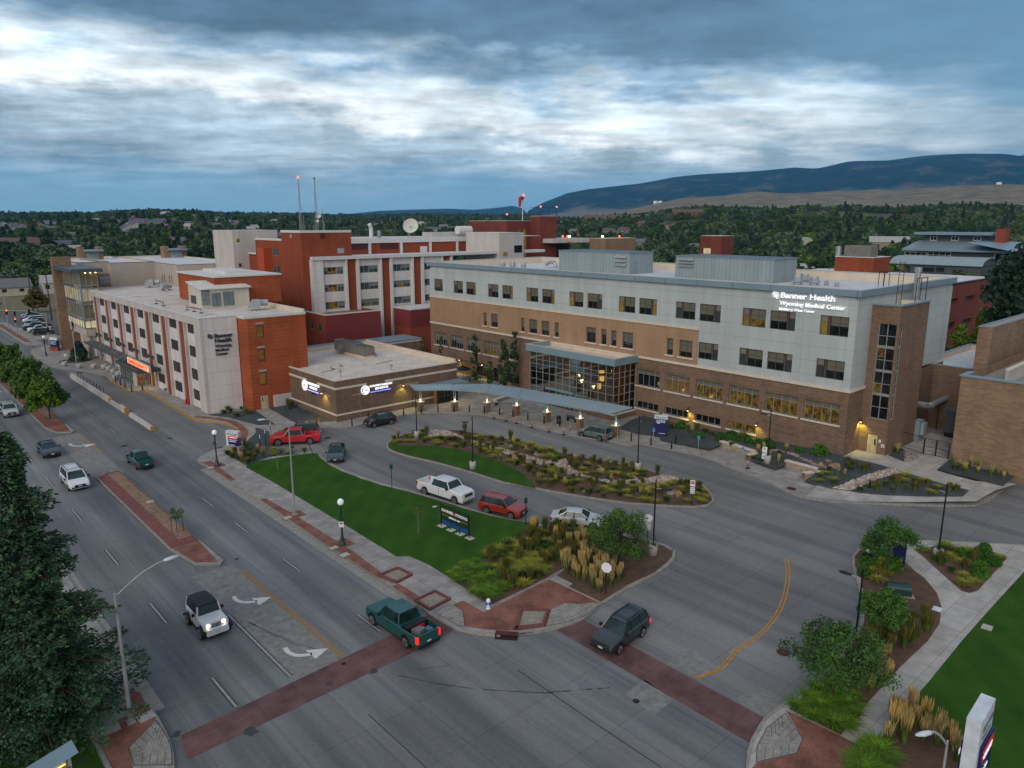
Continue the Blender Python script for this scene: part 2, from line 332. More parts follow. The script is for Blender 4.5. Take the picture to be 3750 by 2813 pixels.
def text(s, size, depth, m, parent, loc, rot, name='lettering', align='LEFT', bold=0, sx=1.0, sp=1.0):
 c = bpy.data.curves.new(name, 'FONT'); c.body = s; c.size = size; c.extrude = depth; c.align_x = align; c.offset = bold; c.space_character = sp; c.resolution_u = 3
 t = bpy.data.objects.new(name, c); COL.objects.link(t)
 dg = bpy.context.evaluated_depsgraph_get(); me = bpy.data.meshes.new_from_object(t.evaluated_get(dg)); bpy.data.objects.remove(t)
 o = bpy.data.objects.new(name, me); COL.objects.link(o); me.materials.clear(); me.materials.append(MT[m]); o.parent = parent; o.location = loc; o.rotation_euler = rot; o.scale = (sx, 1, 1)
 return o
RX = (pi/2, 0, -pi/2)
RY = (pi/2, 0, 0)
# ------------------------------------------------------------------ world: dusk sky under broken cloud
w = bpy.data.worlds.new('World'); SC.world = w; w.use_nodes = True; nt = w.node_tree; nt.nodes.clear()
out = nt.nodes.new('ShaderNodeOutputWorld'); bg = nt.nodes.new('ShaderNodeBackground'); nt.links.new(bg.outputs[0], out.inputs[0])
SUN_EL, SUN_AZ = radians(9), radians(243)
sky = nt.nodes.new('ShaderNodeTexSky'); sky.sky_type = 'NISHITA'; sky.sun_disc = False; sky.sun_elevation = SUN_EL; sky.sun_rotation = SUN_AZ
tc = nt.nodes.new('ShaderNodeTexCoord').outputs['Generated']
def dot_(v):
 n = nt.nodes.new('ShaderNodeVectorMath'); n.operation = 'DOT_PRODUCT'; nt.links.new(tc, n.inputs[0]); n.inputs[1].default_value = v; return n.outputs['Value']
zz = dot_((0, 0, 1)); sr = dot_((cos(YAW), -sin(YAW), 0)); fr = dot_((sin(YAW), cos(YAW), 0))
zc = math_(nt, 'MAXIMUM', zz, .0)
pl = nt.nodes.new('ShaderNodeCombineXYZ')
den = math_(nt, 'ADD', zc, .075)
nt.links.new(math_(nt, 'DIVIDE', sr, den), pl.inputs[0]); nt.links.new(math_(nt, 'DIVIDE', fr, den), pl.inputs[1])
n1 = noise_(nt, pl.outputs[0], .33, 7, .56, (1, .8, 1)); n2 = noise_(nt, pl.outputs[0], 1.1, 8, .62, (.75, 1.2, 1)); n0 = noise_(nt, pl.outputs[0], .16, 3, .5)
dv = nt.nodes.new('ShaderNodeCombineXYZ'); nt.links.new(sr, dv.inputs[0]); nt.links.new(math_(nt, 'MULTIPLY', zz, 3.3), dv.inputs[1])
n3 = noise_(nt, dv.outputs[0], 3.2, 8, .6); dw = nt.nodes.new('ShaderNodeCombineXYZ'); nt.links.new(sr, dw.inputs[0]); nt.links.new(math_(nt, 'MULTIPLY', zz, 2.3), dw.inputs[1]); n4 = noise_(nt, dw.outputs[0], 8.5, 9, .62)
e = math_(nt, 'ADD', zz, math_(nt, 'MULTIPLY', math_(nt, 'ADD', sr, .62), .075))
e = math_(nt, 'ADD', e, math_(nt, 'MULTIPLY', math_(nt, 'SUBTRACT', n3, .5), .21))
e = math_(nt, 'ADD', e, math_(nt, 'MULTIPLY', math_(nt, 'SUBTRACT', n2, .5), .07))
e = math_(nt, 'ADD', e, math_(nt, 'MULTIPLY', math_(nt, 'SUBTRACT', n4, .5), .12))
c = ramp(nt, math_(nt, 'DIVIDE', e, .4), [(0., (.13, .34, .52)), (.10, (.15, .36, .53)), (.19, (.27, .44, .58)), (.26, (.44, .53, .62)), (.35, (.50, .60, .68)), (.41, (.85, .87, .87)), (.49, (.74, .84, .89)), (.56, (.27, .38, .50)), (.63, (.078, .145, .225)), (.82, (.05, .10, .165)), (1., (.09, .155, .24))])
n6 = noise_(nt, pl.outputs[0], 2.1, 9, .64, (.8, 1.1, 1)); c = mixc(nt, 1., c, ramp(nt, n1, [(.34, .72), (.66, 1.28)]), 'MULTIPLY'); c = mixc(nt, .9, c, ramp(nt, n6, [(.36, .66), (.5, 1.), (.64, 1.34)]), 'MULTIPLY')
b2 = ramp(nt, n4, [(.36, .66), (.6, 1.16)]); c = mixc(nt, 1., c, b2, 'MULTIPLY')
hz = ramp(nt, math_(nt, 'ADD', zz, math_(nt, 'MULTIPLY', math_(nt, 'SUBTRACT', n3, .5), .05)), [(0., 1.), (.035, .85), (.08, 0.)])
c = mixc(nt, hz, c, (.20, .39, .53))
rt_ = ramp(nt, math_(nt, 'ADD', sr, math_(nt, 'MULTIPLY', math_(nt, 'SUBTRACT', n3, .5), .5)), [(.16, 0.), (.62, .75)])
c = mixc(nt, rt_, c, (.10, .22, .35))
ov = ramp(nt, zz, [(.3, 0.), (.6, 1.)]); c = mixc(nt, ov, c, (.30, .375, .475))
bk = ramp(nt, fr, [(.0, 1.), (.35, 0.)]); c = mixc(nt, math_(nt, 'MULTIPLY', bk, .8), c, (.42, .40, .42))
n = nt.nodes.new('ShaderNodeVectorMath'); n.operation = 'SCALE'; nt.links.new(sky.outputs[0], n.inputs[0]); n.inputs[3].default_value = .02
c = mixc(nt, 1., c, n.outputs[0], 'ADD')
nt.links.new(c, bg.inputs[0]); bg.inputs[1].default_value = 1.0
sd = bpy.data.lights.new('sun', 'SUN'); so = bpy.data.objects.new('sun', sd); COL.objects.link(so)
sd.energy = 1.25; sd.angle = radians(35); sd.color = (1, .91, .8)
sv = Vector((sin(SUN_AZ)*cos(radians(28)), cos(SUN_AZ)*cos(radians(28)), sin(radians(28))))
so.rotation_euler = sv.to_track_quat('Z', 'Y').to_euler()
SC.view_settings.view_transform = 'Standard'; SC.view_settings.look = 'None'; SC.view_settings.exposure = .37; SC.view_settings.gamma = 1
# ------------------------------------------------------------------ terrain to the horizon
PF = [(-1200, 790), (0, 790), (1250, 790), (1400, 775), (1500, 771), (1640, 767), (1740, 771), (1830, 763), (1875, 757), (1910, 764), (1930, 775), (1990, 745), (2070, 715), (2150, 700), (2250, 690), (2330, 682), (2450, 660), (2560, 650), (2740, 640), (2870, 628), (2950, 632), (3060, 608), (3200, 605), (3330, 588), (3480, 582), (3600, 583), (3660, 590), (3750, 565), (4200, 545), (5200, 600)]
def pf(x, T):
 if x <= T[0][0]: return T[0][1]
 for (a, b), (c_, d) in zip(T, T[1:]):
  if x <= c_: return b+(d-b)*(x-a)/(c_-a)
 return T[-1][1]
def azpx(az):
 az = max(-1.3, min(1.3, az)); return 1875+FPX*math.tan(az)*1.0
def hgt(r, az):
 x = azpx(az); sx = math.cos(az) if abs(az) < 1.3 else .27
 z = 0.0
 def sm(a, b, t): t = max(0, min(1, (t-a)/(b-a))); return t*t*(3-2*t)
 if r > 240:
  top = 13*math.exp(-((x-640)/330)**2)+20+2*sin(x*.013)
  z += top*sm(420, 1250, r)*(1-.25*sm(1500, 2600, r))+32*sm(1400, 2700, r)*(1-sm(1900, 2300, x))
  z += 26*sm(1950, 2600, x)*sm(450, 1600, r)
  k2 = sm(1950, 2500, x); yy = pf(x, [(1900, 800), (2300, 775), (2600, 760), (2745, 744), (2900, 752), (3100, 745), (3400, 735), (3750, 722), (5000, 722)])
  z += max(0, (H+(814-yy)/FPX*3300*cos(az)))*k2*sm(1700, 3300, r)*(1-.3*sm(3300, 4300, r))*(1+.05*noise.noise(Vector((r*.003, x*.01, 3))))
 if r > 4300:
  Rm = 9000; yy = pf(x, PF); top = (H+(814-yy)/FPX*Rm*cos(az))
  if x > 1930:
   rg = noise.noise(Vector((x*.008, r*.0006, 0)))+.5*noise.noise(Vector((x*.02, r*.0015, 5)))
   z = max(z*.7, top*(.30*sm(4300, 6800, r)+.70*sm(6600+500*rg, 8900, r))*(1-.0*rg))*(1+.04*rg*sm(5000, 6500, r)*(1-sm(8300, 8900, r)))
   z *= (1-.2*sm(9100, 12000, r))
  else: z = max(z, top*1.3*sm(8600, 12000, r))
 return z
rs = [0, 60, 120, 180, 240]+[240*1.055**i for i in range(1, 76)]
rs = [r for r in rs if r < 14000]+[16000]
NA = 300; az0, az1 = radians(-62), radians(62); V = []; F = []; CV = []
for r in rs:
 for j in range(NA+1):
  a = az0+(az1-az0)*j/NA; x = r*sin(a+YAW); y = r*cos(a+YAW); h = hgt(r, a)-.12; V.append((x, y, h))
  px = azpx(a); top = max(60, (814-pf(px, PF))/FPX*9000)
  fr_ = h/top+.13*noise.noise(Vector((x*.0009, y*.0009, 1)))+.09*noise.noise(Vector((x*.004, y*.004, 2)))
  fo = max(0, min(1, (fr_-.31)*12)) if (r > 5500 and px > 1930) else (1 if r > 5500 else 0)
  tn = 1 if (r > 1500 and px > 1950) else .35
  CV.append((fo, tn, 0, 1))
nA = NA+1
for i in range(len(rs)-1):
 for j in range(NA): F.append((i*nA+j, i*nA+j+1, (i+1)*nA+j+1, (i+1)*nA+j))
o_ = len(V)
for r in (0, 300, 3000, 14000):
 for j in range(41):
  a = az1+(2*pi-(az1-az0))*j/40; V.append((r*sin(a+YAW), r*cos(a+YAW), -.12)); CV.append((0, .35, 0, 1))
for i in range(3):
 for j in range(40): F.append((o_+i*41+j, o_+i*41+j+1, o_+(i+1)*41+j+1, o_+(i+1)*41+j))
me = bpy.data.meshes.new('terrain'); me.from_pydata(V, [], F); ca = me.color_attributes.new('cover', 'FLOAT_COLOR', 'POINT')
ca.data.foreach_set('color', [x for c_ in CV for x in c_]); me.polygons.foreach_set('use_smooth', [True]*len(F))
m, nt, b = newmat('terrain_cover'); at = nt.nodes.new('ShaderNodeVertexColor'); at.layer_name = 'cover'; sp = nt.nodes.new('ShaderNodeSeparateColor'); nt.links.new(at.outputs[0], sp.inputs[0]); v = geo(nt)
f = noise_(nt, v, .02, 6, .6); f = ramp(nt, f, [(.35, 0.), (.62, 1.)])
tan_ = mixc(nt, f, (.12, .105, .08), (.235, .195, .135)); grn = mixc(nt, f, (.03, .05, .022), (.07, .085, .035))
c = mixc(nt, sp.outputs[1], grn, tan_)
f4 = noise_(nt, v, .0035, 7, .68); f4 = ramp(nt, f4, [(.5, 1.), (.66, .6)])
c = mixc(nt, math_(nt, 'MULTIPLY', sp.outputs[0], f4), c, (.012, .026, .028)); nt.links.new(c, b.inputs['Base Color']); b.inputs['Roughness'].default_value = .95; b.inputs['Specular IOR Level'].default_value = .05
me.materials.append(m); to = bpy.data.objects.new('terrain', me); COL.objects.link(to); tag(to, kind='structure')
V2 = lambda *a: Vector(a)
m = MB(); m.poly([V2(-60,-60), V2(31.4,-60), V2(31.4,330), V2(-60,330)], 0, 'road_concrete'); struct(m, 'road')
m = MB(); m.poly([V2(31.4,-60), V2(120,-60), V2(120,87), V2(31.4,87)], 0, 'drive_concrete'); struct(m, 'driveway')
m = MB(); m.poly([V2(31.4,87), V2(40,87), V2(40,140), V2(31.4,140)], 0.0, 'drive_concrete'); m.poly([V2(31.4,186), V2(66,186), V2(66,330), V2(31.4,330)], 0, 'asphalt'); m.poly([V2(27.3,86), V2(31.38,86), V2(31.38,150), V2(27.3,150)], .004, 'drive_concrete'); struct(m, 'emergency_lane')
m = MB(); m.poly([V2(16.5,37.2), V2(19.6,37.2), V2(19.6,55), V2(16.5,55)], .004, 'turn_concrete'); m.poly([V2(16.6,85), V2(19.6,85), V2(19.6,105), V2(16.6,105)], .004, 'turn_concrete'); m.poly([V2(26.0,40),V2(26.85,40),V2(26.85,80),V2(26.0,80)], .004, 'kerb_concrete'); m.poly([V2(9.4,40),V2(9.9,40),V2(9.9,200),V2(9.4,200)], .004, 'kerb_concrete'); struct(m, 'turn_lane_pavement')
MT['kerb_concrete']
m = MB()
def mark(x, y0, y1, w, mt, z=.010): m.poly([V2(x-w/2, y0), V2(x+w/2, y0), V2(x+w/2, y1), V2(x-w/2, y1)], z, mt)
for s, mt in ((-.13, 'tar'), (0, 'worn_paint'), (.13, 'tar')):
 wd = .05 if mt == 'tar' else .1
 mark(16.4+s, 38, 47.5, wd, mt)
 for y in (37.4, 49.2, 61, 72.8, 84.6, 96, 108, 120): mark(12.87+s, y, y+3.6, wd, mt)
 for y in (38.6, 50.3, 60.1, 68.2, 89.5, 101.5, 113, 125, 137): mark(23.06+s, y, y+2.9, wd, mt)
m.tube((30.9, 24.3, .011), (20.2, 24.6, .011), .001, 'black_paint')
struct(m, 'lane_lines')
m = MB()
for dx in (-.16, .0, .16): m.poly([V2(19.75+dx-.06, 37.8), V2(19.75+dx+.06, 37.8), V2(19.75+dx+.06, 53.4), V2(19.75+dx-.06, 53.4)], .010, 'old_yellow_paint'); m.poly([V2(19.5+dx-.06, 94), V2(19.5+dx+.06, 94), V2(19.5+dx+.06, 104), V2(19.5+dx-.06, 104)], .010, 'old_yellow_paint')
cy = gs('D4', -200,940, -30,880, 100,745, 240,650, 370,510, 430,400, 465,270, 475,160, 460,70)
for sd in (-.13, .13):
 L = catmull(cy, 5, False); seg = []
 ribbon(m, inset([*L], 0) if False else [p+Vector((sd*.7, -sd*.7)) for p in L], .11, .010, 'yellow_paint')
struct(m, 'yellow_lines')
def arrow(k, cx_, cy_, sc=1.0, zz=.012):
 c = g(k, cx_, cy_).to_2d(); m = MB()
 sh = [V2(-.25, 1.3), V2(-.32, .7), V2(-.15, .1), V2(.25, -.3), V2(.7, -.5)]
 Q = [c+Vector((p.x*sc, p.y*sc)) for p in sh]
 ribbon(m, catmull(Q, 3, False), .3*sc, zz, 'white_paint')
 t = [V2(.6, .15), V2(.6, -1.15), V2(1.75, -.62)]; m.poly([c+p*sc for p in t], zz, 'white_paint'); return struct(m, 'turn_arrow')
arrow('D1', 1800, 385, 1.0); arrow('D2', 385, 775, 1.0); arrow('B1', 560, 570, 1.2)
m = MB(); m.poly([V2(9.38,34.9), V2(25.1,35.25), V2(27.1,35.6), V2(26.9,38.3), V2(23.13,37.8), V2(9.75,37)], .008, 'maroon_paving'); struct(m, 'crosswalk')
m = MB(); m.poly([V2(31.87,31), V2(34.15,30.8), V2(33.98,17.0), V2(31.57,16.6)], .008, 'maroon_paving'); struct(m, 'crosswalk')
m = MB(); m.poly(gs('D3', 980,1060, 1130,960, 1340,1110, 1195,1220), .008, 'turn_concrete'); m.poly(gs('D3', 1290,830, 1430,725, 1655,865, 1520,965), .009, 'turn_concrete'); m.poly(gs('D3', 1790,1110,1930,1010,2140,1130,2010,1240), .008, 'turn_concrete')
struct(m, 'concrete_patches')
m = MB()
ribbon(m, gs('D3', 195,890, 430,1050, 690,1230, 1250,1605), .07, .011, 'tar'); ribbon(m, gs('D2', 905,1215, 1330,1609), .06, .011, 'tar')
tr = catmull(gs('D2', 1120,925, 1400,985, 1750,1030, 2200,1055)+gs('D3', 430,1052, 700,1030, 870,1018), 5, False)
for i in range(len(tr)-1):
 if random.random() < .8: ribbon(m, [tr[i]+Vector((random.uniform(-.03,.03), 0)), tr[i+1]], random.uniform(.03,.10), .011, 'tar')
tr = catmull(gs('D1', 1810,530, 1900,570, 2050,650, 2200,710)+gs('D2', 30,540, 180,600, 330,670, 470,720, 620,770, 700,810), 4, False)
for i in range(len(tr)-1):
 if random.random() < .7: ribbon(m, [tr[i], tr[i+1]], random.uniform(.02,.06), .011, 'tar')
for k, x, y, r in (('D2',940,895,.32),('D2',30,1345,.45),('D2',620,990,.22),('D1',1300,1360,.3),('D1',1740,70,.22),('B1',1180,940,.2)):
 c_ = g(k, x, y).to_2d(); m.poly([c_+Vector((cos(a)*.6*r*random.uniform(.6,1.5)*1.3, sin(a)*r*random.uniform(.5,1.1))) for a in [i*pi/5 for i in range(10)]], .012, 'tar')
for i in range(9):
 x = random.uniform(10, 60); y = random.uniform(8, 100) if x < 26 else random.uniform(6, 32)
 if x > 31 and y > 30: continue
 p = V2(x, y); L = [p]; a = random.choice([0, pi/2])+random.uniform(-.25, .25)
 for k in range(random.randint(3, 8)): a += random.uniform(-.4, .4); L.append(L[-1]+V2(cos(a), sin(a))*random.uniform(.15, .4))
 ribbon(m, L, random.uniform(.012, .03), .011, 'tar')
struct(m, 'road_cracks')
def island(name, pts, top='walk_concrete', h=.15, kw=.22, z0=-.05):
 m = MB(); inn = inset(pts, kw); m.prism(pts, z0, h-.004, 'kerb_concrete'); m.poly(inn, h, top); return struct(m, name)
KP = [Vector((26.85, 79.5)), Vector((26.85, 60)), Vector((26.9, 45)), *gs('D2', 1240,395, 1370,500, 1480,565, 1560,600, 1700,632, 1870,645, 1970,642, 2100,615), *gs('D3', 165,630, 330,622, 480,592, 600,555, 690,515, 800,420, 1000,300, 1200,200, 1300,130, 1350,75, 1355,20), *gs('B3', 1340,1350, 1290,1310, 1220,1288, 1120,1262, 1000,1235, 880,1207, 700,1190, 440,1165, 270,1150),
  *gs('B2', 2060,1140, 1900,1110, 1700,1055, 1550,1005, 1400,960, 1200,900, 1000,850, 850,800, 700,742, 620,695, 560,650, 530,625, 480,618, 300,642, 215,640, 185,590, 205,500, 255,462, 400,440, 560,442, 735,442, 830,425, 900,405, 1020,378, 1160,348, 1290,333, 1450,328, 1700,340, 1900,372, 2100,430),
  *gs('A3', 1000,1462, 1250,1515, 1480,1545, 1620,1580), *gs('B3', 1100,560, 1300,600, 1500,640, 1650,690, 1850,775, 2000,830, 2100,880, 2212,930), *gs('B4', 580,955, 770,985, 1000,998, 1300,1012, 1700,1020, 1860,1015, 1960,980, 2050,905, 2170,780)]
KP2 = [V2(92, 19), V2(150, 19), V2(150, 178), *gs('A1', 460,1140, 300,1150, 235,1170, 222,1190, 260,1230, 385,1300, 470,1320, 640,1332, 780,1365), *gs('B1', 815,95, 960,172, 1070,165, 1420,375, 1480,392, 1600,402, 1700,425, 1755,450, 1778,490, 1765,530, 1690,575, 1560,612, 1500,640, 1462,668, 1452,690)]
island('hospital_block', KP+KP2)
m = MB(); yl = gs('B1', 815,95, 960,172); ribbon(m, yl, .22, .157, 'yellow_paint', 0, .0); yl = gs('B1', 960,172, 1070,165); ribbon(m, yl, .2, .153, 'yellow_paint', 0, .0)
yl = catmull(gs('B1', 1070,165, 1250,272, 1420,375, 1480,392, 1600,402, 1700,425, 1755,450, 1778,490, 1765,530, 1700,562), 3, False); ribbon(m, yl, .24, .158, 'yellow_paint', 0, .0); struct(m, 'yellow_kerb')
LP = [*gs('B2', 1040,592, 1033,560, 1060,535, 1120,505, 1200,480, 1300,460, 1450,453, 1560,456, 1750,485, 1990,535, 2212,580), *gs('B3', 520,625, 700,662, 900,698, 1100,742, 1240,778, 1400,808, 1520,840, 1590,890, 1635,950, 1640,985, 1600,1015, 1500,1028, 1300,1021, 1000,1000, 700,957, 400,905, 150,852), *gs('B2', 1900,850, 1650,770, 1400,700, 1200,655, 1100,625, 1060,608)]
island('loop_island', LP, 'mulch')
RP = [*gs('D4', 160,1640, 172,1500, 200,1410, 262,1300, 300,1245, 440,1140, 560,1060, 650,1000, 800,870, 930,690, 1000,560, 1012,450, 995,310, 965,200, 942,130, 945,60, 985,5), *gs('B4', 1045,1312, 1130,1290, 1300,1276, 1500,1272, 1800,1285, 2212,1307), V2(95, 5), V2(95, -60), V2(25, -60)]
island('entrance_corner_block', RP, 'new_concrete')
WP = [V2(-60, 300), V2(9.4, 300), V2(9.4, 44), *gs('D1', 1170,1250, 1240,1385, 1275,1480, 1287,1609, 1290,1720), V2(11.5, -60), V2(-60, -60)]
island('west_block', WP)
def sheet(name, pts, mt, z=.162, kind='structure', edge=None):
 m = MB(); m.poly(pts, z, mt)
 if edge: ribbon(m, pts+[pts[0]], edge[0], z+.02, edge[1], 0, z-.02)
 o = m.build(name); return tag(o, kind=kind)
lawnA = [*gs('B2', 0,735, 90,690, 300,655, 480,632, 528,632, 548,665, 610,715, 700,762, 850,820, 1000,868, 1200,918, 1400,975, 1600,1038, 1800,1095, 1950,1125, 2110,1150, 2050,1210, 1950,1290, 1820,1385, 1700,1450, 1600,1490, 1500,1530), *gs('D2', 1490,215, 1350,125, 1200,60, 1110,65, 980,-20), *gs('B2', 1000,1330, 800,1205, 600,1085, 400,965, 200,845)]
sheet('lawn', lawnA, 'lawn_grass')
sheet('mulch_bed', [*gs('B2', 2110,1150, 2050,1210, 1950,1290, 1820,1385, 1700,1450, 1600,1490, 1500,1530), *gs('D2', 1490,215, 1600,290, 1700,360, 1760,400, 1830,420, 2020,320, 2212,205), *gs('D3', 210,320, 420,215, 520,160, 590,120, 480,205, 600,265, 560,290, 800,400, 1000,275, 1200,180, 1290,110, 1330,60, 1335,10), *gs('B3', 1320,1350, 1260,1315, 1120,1280, 1000,1255, 880,1225, 700,1205, 440,1180, 290,1165)], 'mulch', .158)
m = MB(); ribbon(m, gs('D2', 1790,450, 1850,410, 2020,330, 2212,235)+gs('D3', 420,225, 520,165), .14, .21, 'kerb_concrete', 0, .15); ribbon(m, gs('D3', 560,292, 805,408), .14, .21, 'kerb_concrete', 0, .15); struct(m, 'bed_edging')
br = [*gs('D2', 1530,418, 1600,390, 1755,478, 1830,435, 2212,245), *gs('D3', 430,235, 800,408, 660,412, 540,408, 440,450, 400,585, 200,610), *gs('D2', 1960,610, 1870,612, 1740,600, 1612,580, 1600,470)]
sheet('brick_paving', br, 'brick_paver', .166)
sheet('brick_paving', gs('D2', 1130,265, 1290,365, 1245,395, 1075,285), 'brick_paver', .166)
xw = 27.35
for a, b_ in ((55.5, 58.6), (62.2, 64.6), (72.2, 74.8), (76.3, 78.0)): pass
sheet('brick_strip', gs('B1', 1480,700, 1560,690, 1735,830, 1700,838, 1590,765, 1520,715), 'brick_paver', .166)
sheet('brick_strip', gs('B2', 108,975, 150,967, 380,1100, 640,1265, 800,1365, 1010,1525, 975,1555, 740,1400, 560,1285, 330,1128), 'brick_paver', .166)
for k, x, y in (('B1', 1600,722), ('B2', 365,1085), ('B2', 712,1300)):
 c_ = g(k, x, y).to_2d(); sheet('brick_pad', [c_+V2(a, b_) for a, b_ in ((-.75,-.8),(.75,-.8),(.75,.8),(-.75,.8))], 'brick_paver', .169)
def ramp_fan(pts, name='kerb_ramp'):
 c_ = sum(pts, Vector((0, 0)))/len(pts); m = MB(); m.poly(pts, .172, 'pale_concrete_walk' if 'pale_concrete_walk' in MT else 'kerb_concrete')
 n = len(pts)
 for i in range(n):
  a, b_ = pts[i], pts[(i+1) % n]
  ribbon(m, [a, b_], .03, .176, 'black_paint')
  if (a-b_).length > 1.4:
   for t in (.2, .4, .6, .8): p = a.lerp(b_, t); ribbon(m, [p, p+(c_-(a+b_)/2)*.62], .02, .176, 'black_paint')
 struct(m, name)
ramp_fan(gs('D2', 1395,480, 1450,440, 1530,425, 1600,470, 1612,580, 1560,575)); ramp_fan(gs('D3', 400,580, 440,450, 540,408, 790,425, 690,500, 560,550))
ramp_fan(gs('D4', 320,1330, 455,1225, 580,1415, 535,1520, 240,1585, 245,1470)); ramp_fan(gs('D1', 1150,1275, 950,1480, 990,1609, 1270,1605, 1265,1480, 1225,1385))
sheet('brick_paving', [*gs('D4', 458,1205, 860,1390, 1045,1490, 950,1640, 200,1640, 240,1590, 538,1522, 583,1415)], 'brick_paver', .166)
sheet('brick_paving', gs('D1', 940,1050, 1030,1070, 1150,1265, 948,1480, 985,1640, 830,1640, 730,1410, 900,1340, 870,1275, 1000,1215), 'brick_paver', .166)
sheet('lawn', [V2(-60, 300), V2(6.1, 300), V2(6.1, 37), *gs('D1', 800,1640), V2(5.6, -60), V2(-60, -60)], 'lawn_grass')
m = MB(); ribbon(m, [V2(6.2, 300), V2(6.2, 44), V2(6.25, 36), V2(6.1,10)], .22, .19, 'kerb_concrete', 0, .1); struct(m, 'walk_edging')
lawnC = [*gs('D4', 2212,175, 1970,440, 1750,690, 1500,1000, 1340,1180, 1300,1230, 1250,1300, 1500,1420, 1700,1500, 1750,1660), V2(28, -30), V2(92, -30), V2(92, 5), V2(75, 8)]
sheet('lawn', lawnC, 'lawn_grass')
bed1 = [*gs('D4', 480,1190, 600,1090, 700,1010, 850,860, 960,700, 1030,560, 1040,450, 1025,320, 1000,210, 965,130, 965,60, 1005,15), *gs('B4', 1055,1330, 1120,1303, 1200,1345, 1330,1430), *gs('D4', 1400,165, 1480,225, 1570,335, 1603,440, 1588,560, 1500,690, 1300,880, 1100,1100, 860,1385)]
sheet('mulch_bed', bed1, 'mulch')
sheet('mulch_bed', [*gs('B4', 1400,1345, 1560,1320, 1640,1320, 1900,1340, 1990,1365, 2070,1388, 2082,1412, 2010,1495, 1870,1650, 1810,1668, 1750,1652, 1600,1520, 1480,1410)], 'mulch')
sheet('mulch_bed', gs('D4', 1340,1180, 1130,1440, 1040,1500, 950,1660, 1800,1700, 1740,1450, 1500,1300), 'mulch', .166)
sheet('river_rock_strip', [*gs('B2', 1330,475, 1400,460, 1500,470, 1620,520, 1740,560, 1900,600, 2080,650, 2212,690), *gs('B3', 560,720, 640,780, 760,820, 900,835, 1100,830, 1230,800, 1250,780, 1340,805, 1440,830, 1380,850, 1200,850, 1000,860, 850,850, 700,810, 560,790, 440,730), *gs('B2', 2190,725, 2050,690, 1870,620, 1700,560, 1560,520, 1450,500, 1350,520)], 'river_rock', .166)
sheet('lawn', [*gs('B2', 1052,590, 1048,565, 1080,570, 1200,574, 1400,580, 1600,610, 1800,670, 1950,730, 2050,790, 2120,870, 2135,895, 1900,840, 1650,760, 1400,690, 1200,645, 1100,615)], 'lawn_grass', .17)
sheet('slate_bed', [*gs('B1', 1650,630, 1700,590, 1800,560, 1885,480, 1880,440, 1980,470, 2000,540, 2020,600, 2212,640), *gs('B2', 200,655, 90,690, 0,735), *gs('B1', 1820,725)], 'slate_gravel', .163)
sheet('slate_bed', gs('B1', 1525,348, 1870,308, 2030,420, 1900,425, 1800,400, 1690,370), 'slate_gravel', .163)
sheet('slate_bed', gs('B2', 165,295, 345,240, 360,270, 668,395, 560,402, 370,408, 330,390), 'slate_gravel', .163)
m = MB(); yl = catmull(gs('B1', 1440,362, 1600,378, 1720,405, 1790,455, 1800,490, 1780,540), 3, False); ribbon(m, yl, .9, .166, 'brick_paver'); struct(m, 'brick_band')
def planter_square(pts, name='kerb_planter'):
 m = MB(); m.poly(pts, .2, 'sand'); P = [*pts, pts[0]]; ribbon(m, P, .22, .33, 'maroon_concrete', 0, .15)
 t = tag(m.build(name), None)
 return t
tag(planter_square(gs('D2', 985,210, 1120,155, 1220,205, 1110,262)), 'maroon rimmed kerb planter of bare soil, the broken one farther up the pavement', 'planter')
tag(planter_square(gs('D2', 1250,395, 1395,328, 1500,385, 1355,460)), 'maroon rimmed square kerb planter of dry soil nearest the moving green pickup', 'planter')
tag(planter_square([*gs('D2', 1990,610, 2030,465), *gs('D3', 410,470, 380,578, 190,600)]), 'maroon rimmed planter with pale sand beside the storm drain', 'planter')
def median(y0, y1, nose, nm, lab):
 t = thing(nm, lab, 'median', group='street medians'); a, b_ = 16.9, 19.15
 k = MB(); P = [V2(a-.12, y1+.15), V2(a-.12, y0), V2(a+.5, nose+1.2), V2(b_-.3, nose), V2(b_+.15, nose+.5), V2(b_+.12, y0), V2(b_+.12, y1+.15)]; k.prism(P, -.04, .15, 'kerb_concrete'); k.build('kerb', t)
 k = MB(); P = [V2(a+.1, y0-.1), V2(a+.6, nose+1.5), V2(b_-.3, nose+.35), V2(b_-.05, y0-.1)]; k.poly(P, .165, 'brick_paver'); k.build('brick_nose', t)
 k = MB(); z0, z1 = .15, .55; ia, ib = a+.75, b_-.28
 o = [(a, y0), (b_, y0), (b_, y1), (a, y1)]; i_ = [(ia, y0+.7), (ib, y0+.7), (ib, y1-.4), (ia, y1-.4)]
 n = max(1, int((y1-y0)/.9))
 for j in range(4):
  p, q_, r, s = o[j], o[(j+1) % 4], i_[(j+1) % 4], i_[j]; nn_ = n if j % 2 else 2
  for u in range(nn_):
   A = [p[0]+(q_[0]-p[0])*u/nn_, p[1]+(q_[1]-p[1])*u/nn_]; B = [p[0]+(q_[0]-p[0])*(u+.97)/nn_, p[1]+(q_[1]-p[1])*(u+.97)/nn_]; C = [s[0]+(r[0]-s[0])*(u+.97)/nn_, s[1]+(r[1]-s[1])*(u+.97)/nn_]; D = [s[0]+(r[0]-s[0])*u/nn_, s[1]+(r[1]-s[1])*u/nn_]
   k.quad((*A, z0), (*B, z0), (*C, z1), (*D, z1), 'maroon_concrete')
 k.poly([V2(*p) for p in o], z0+.003, 'black_paint'); k.build('sloped_kerb', t)
 k = MB(); k.poly([V2(*p) for p in i_], .5, 'tan_chips'); k.build('gravel_bed', t)
 return t
median(60.8, 84.2, 55.4, 'street_median', 'maroon edged median with chipped rock and one young staked tree')
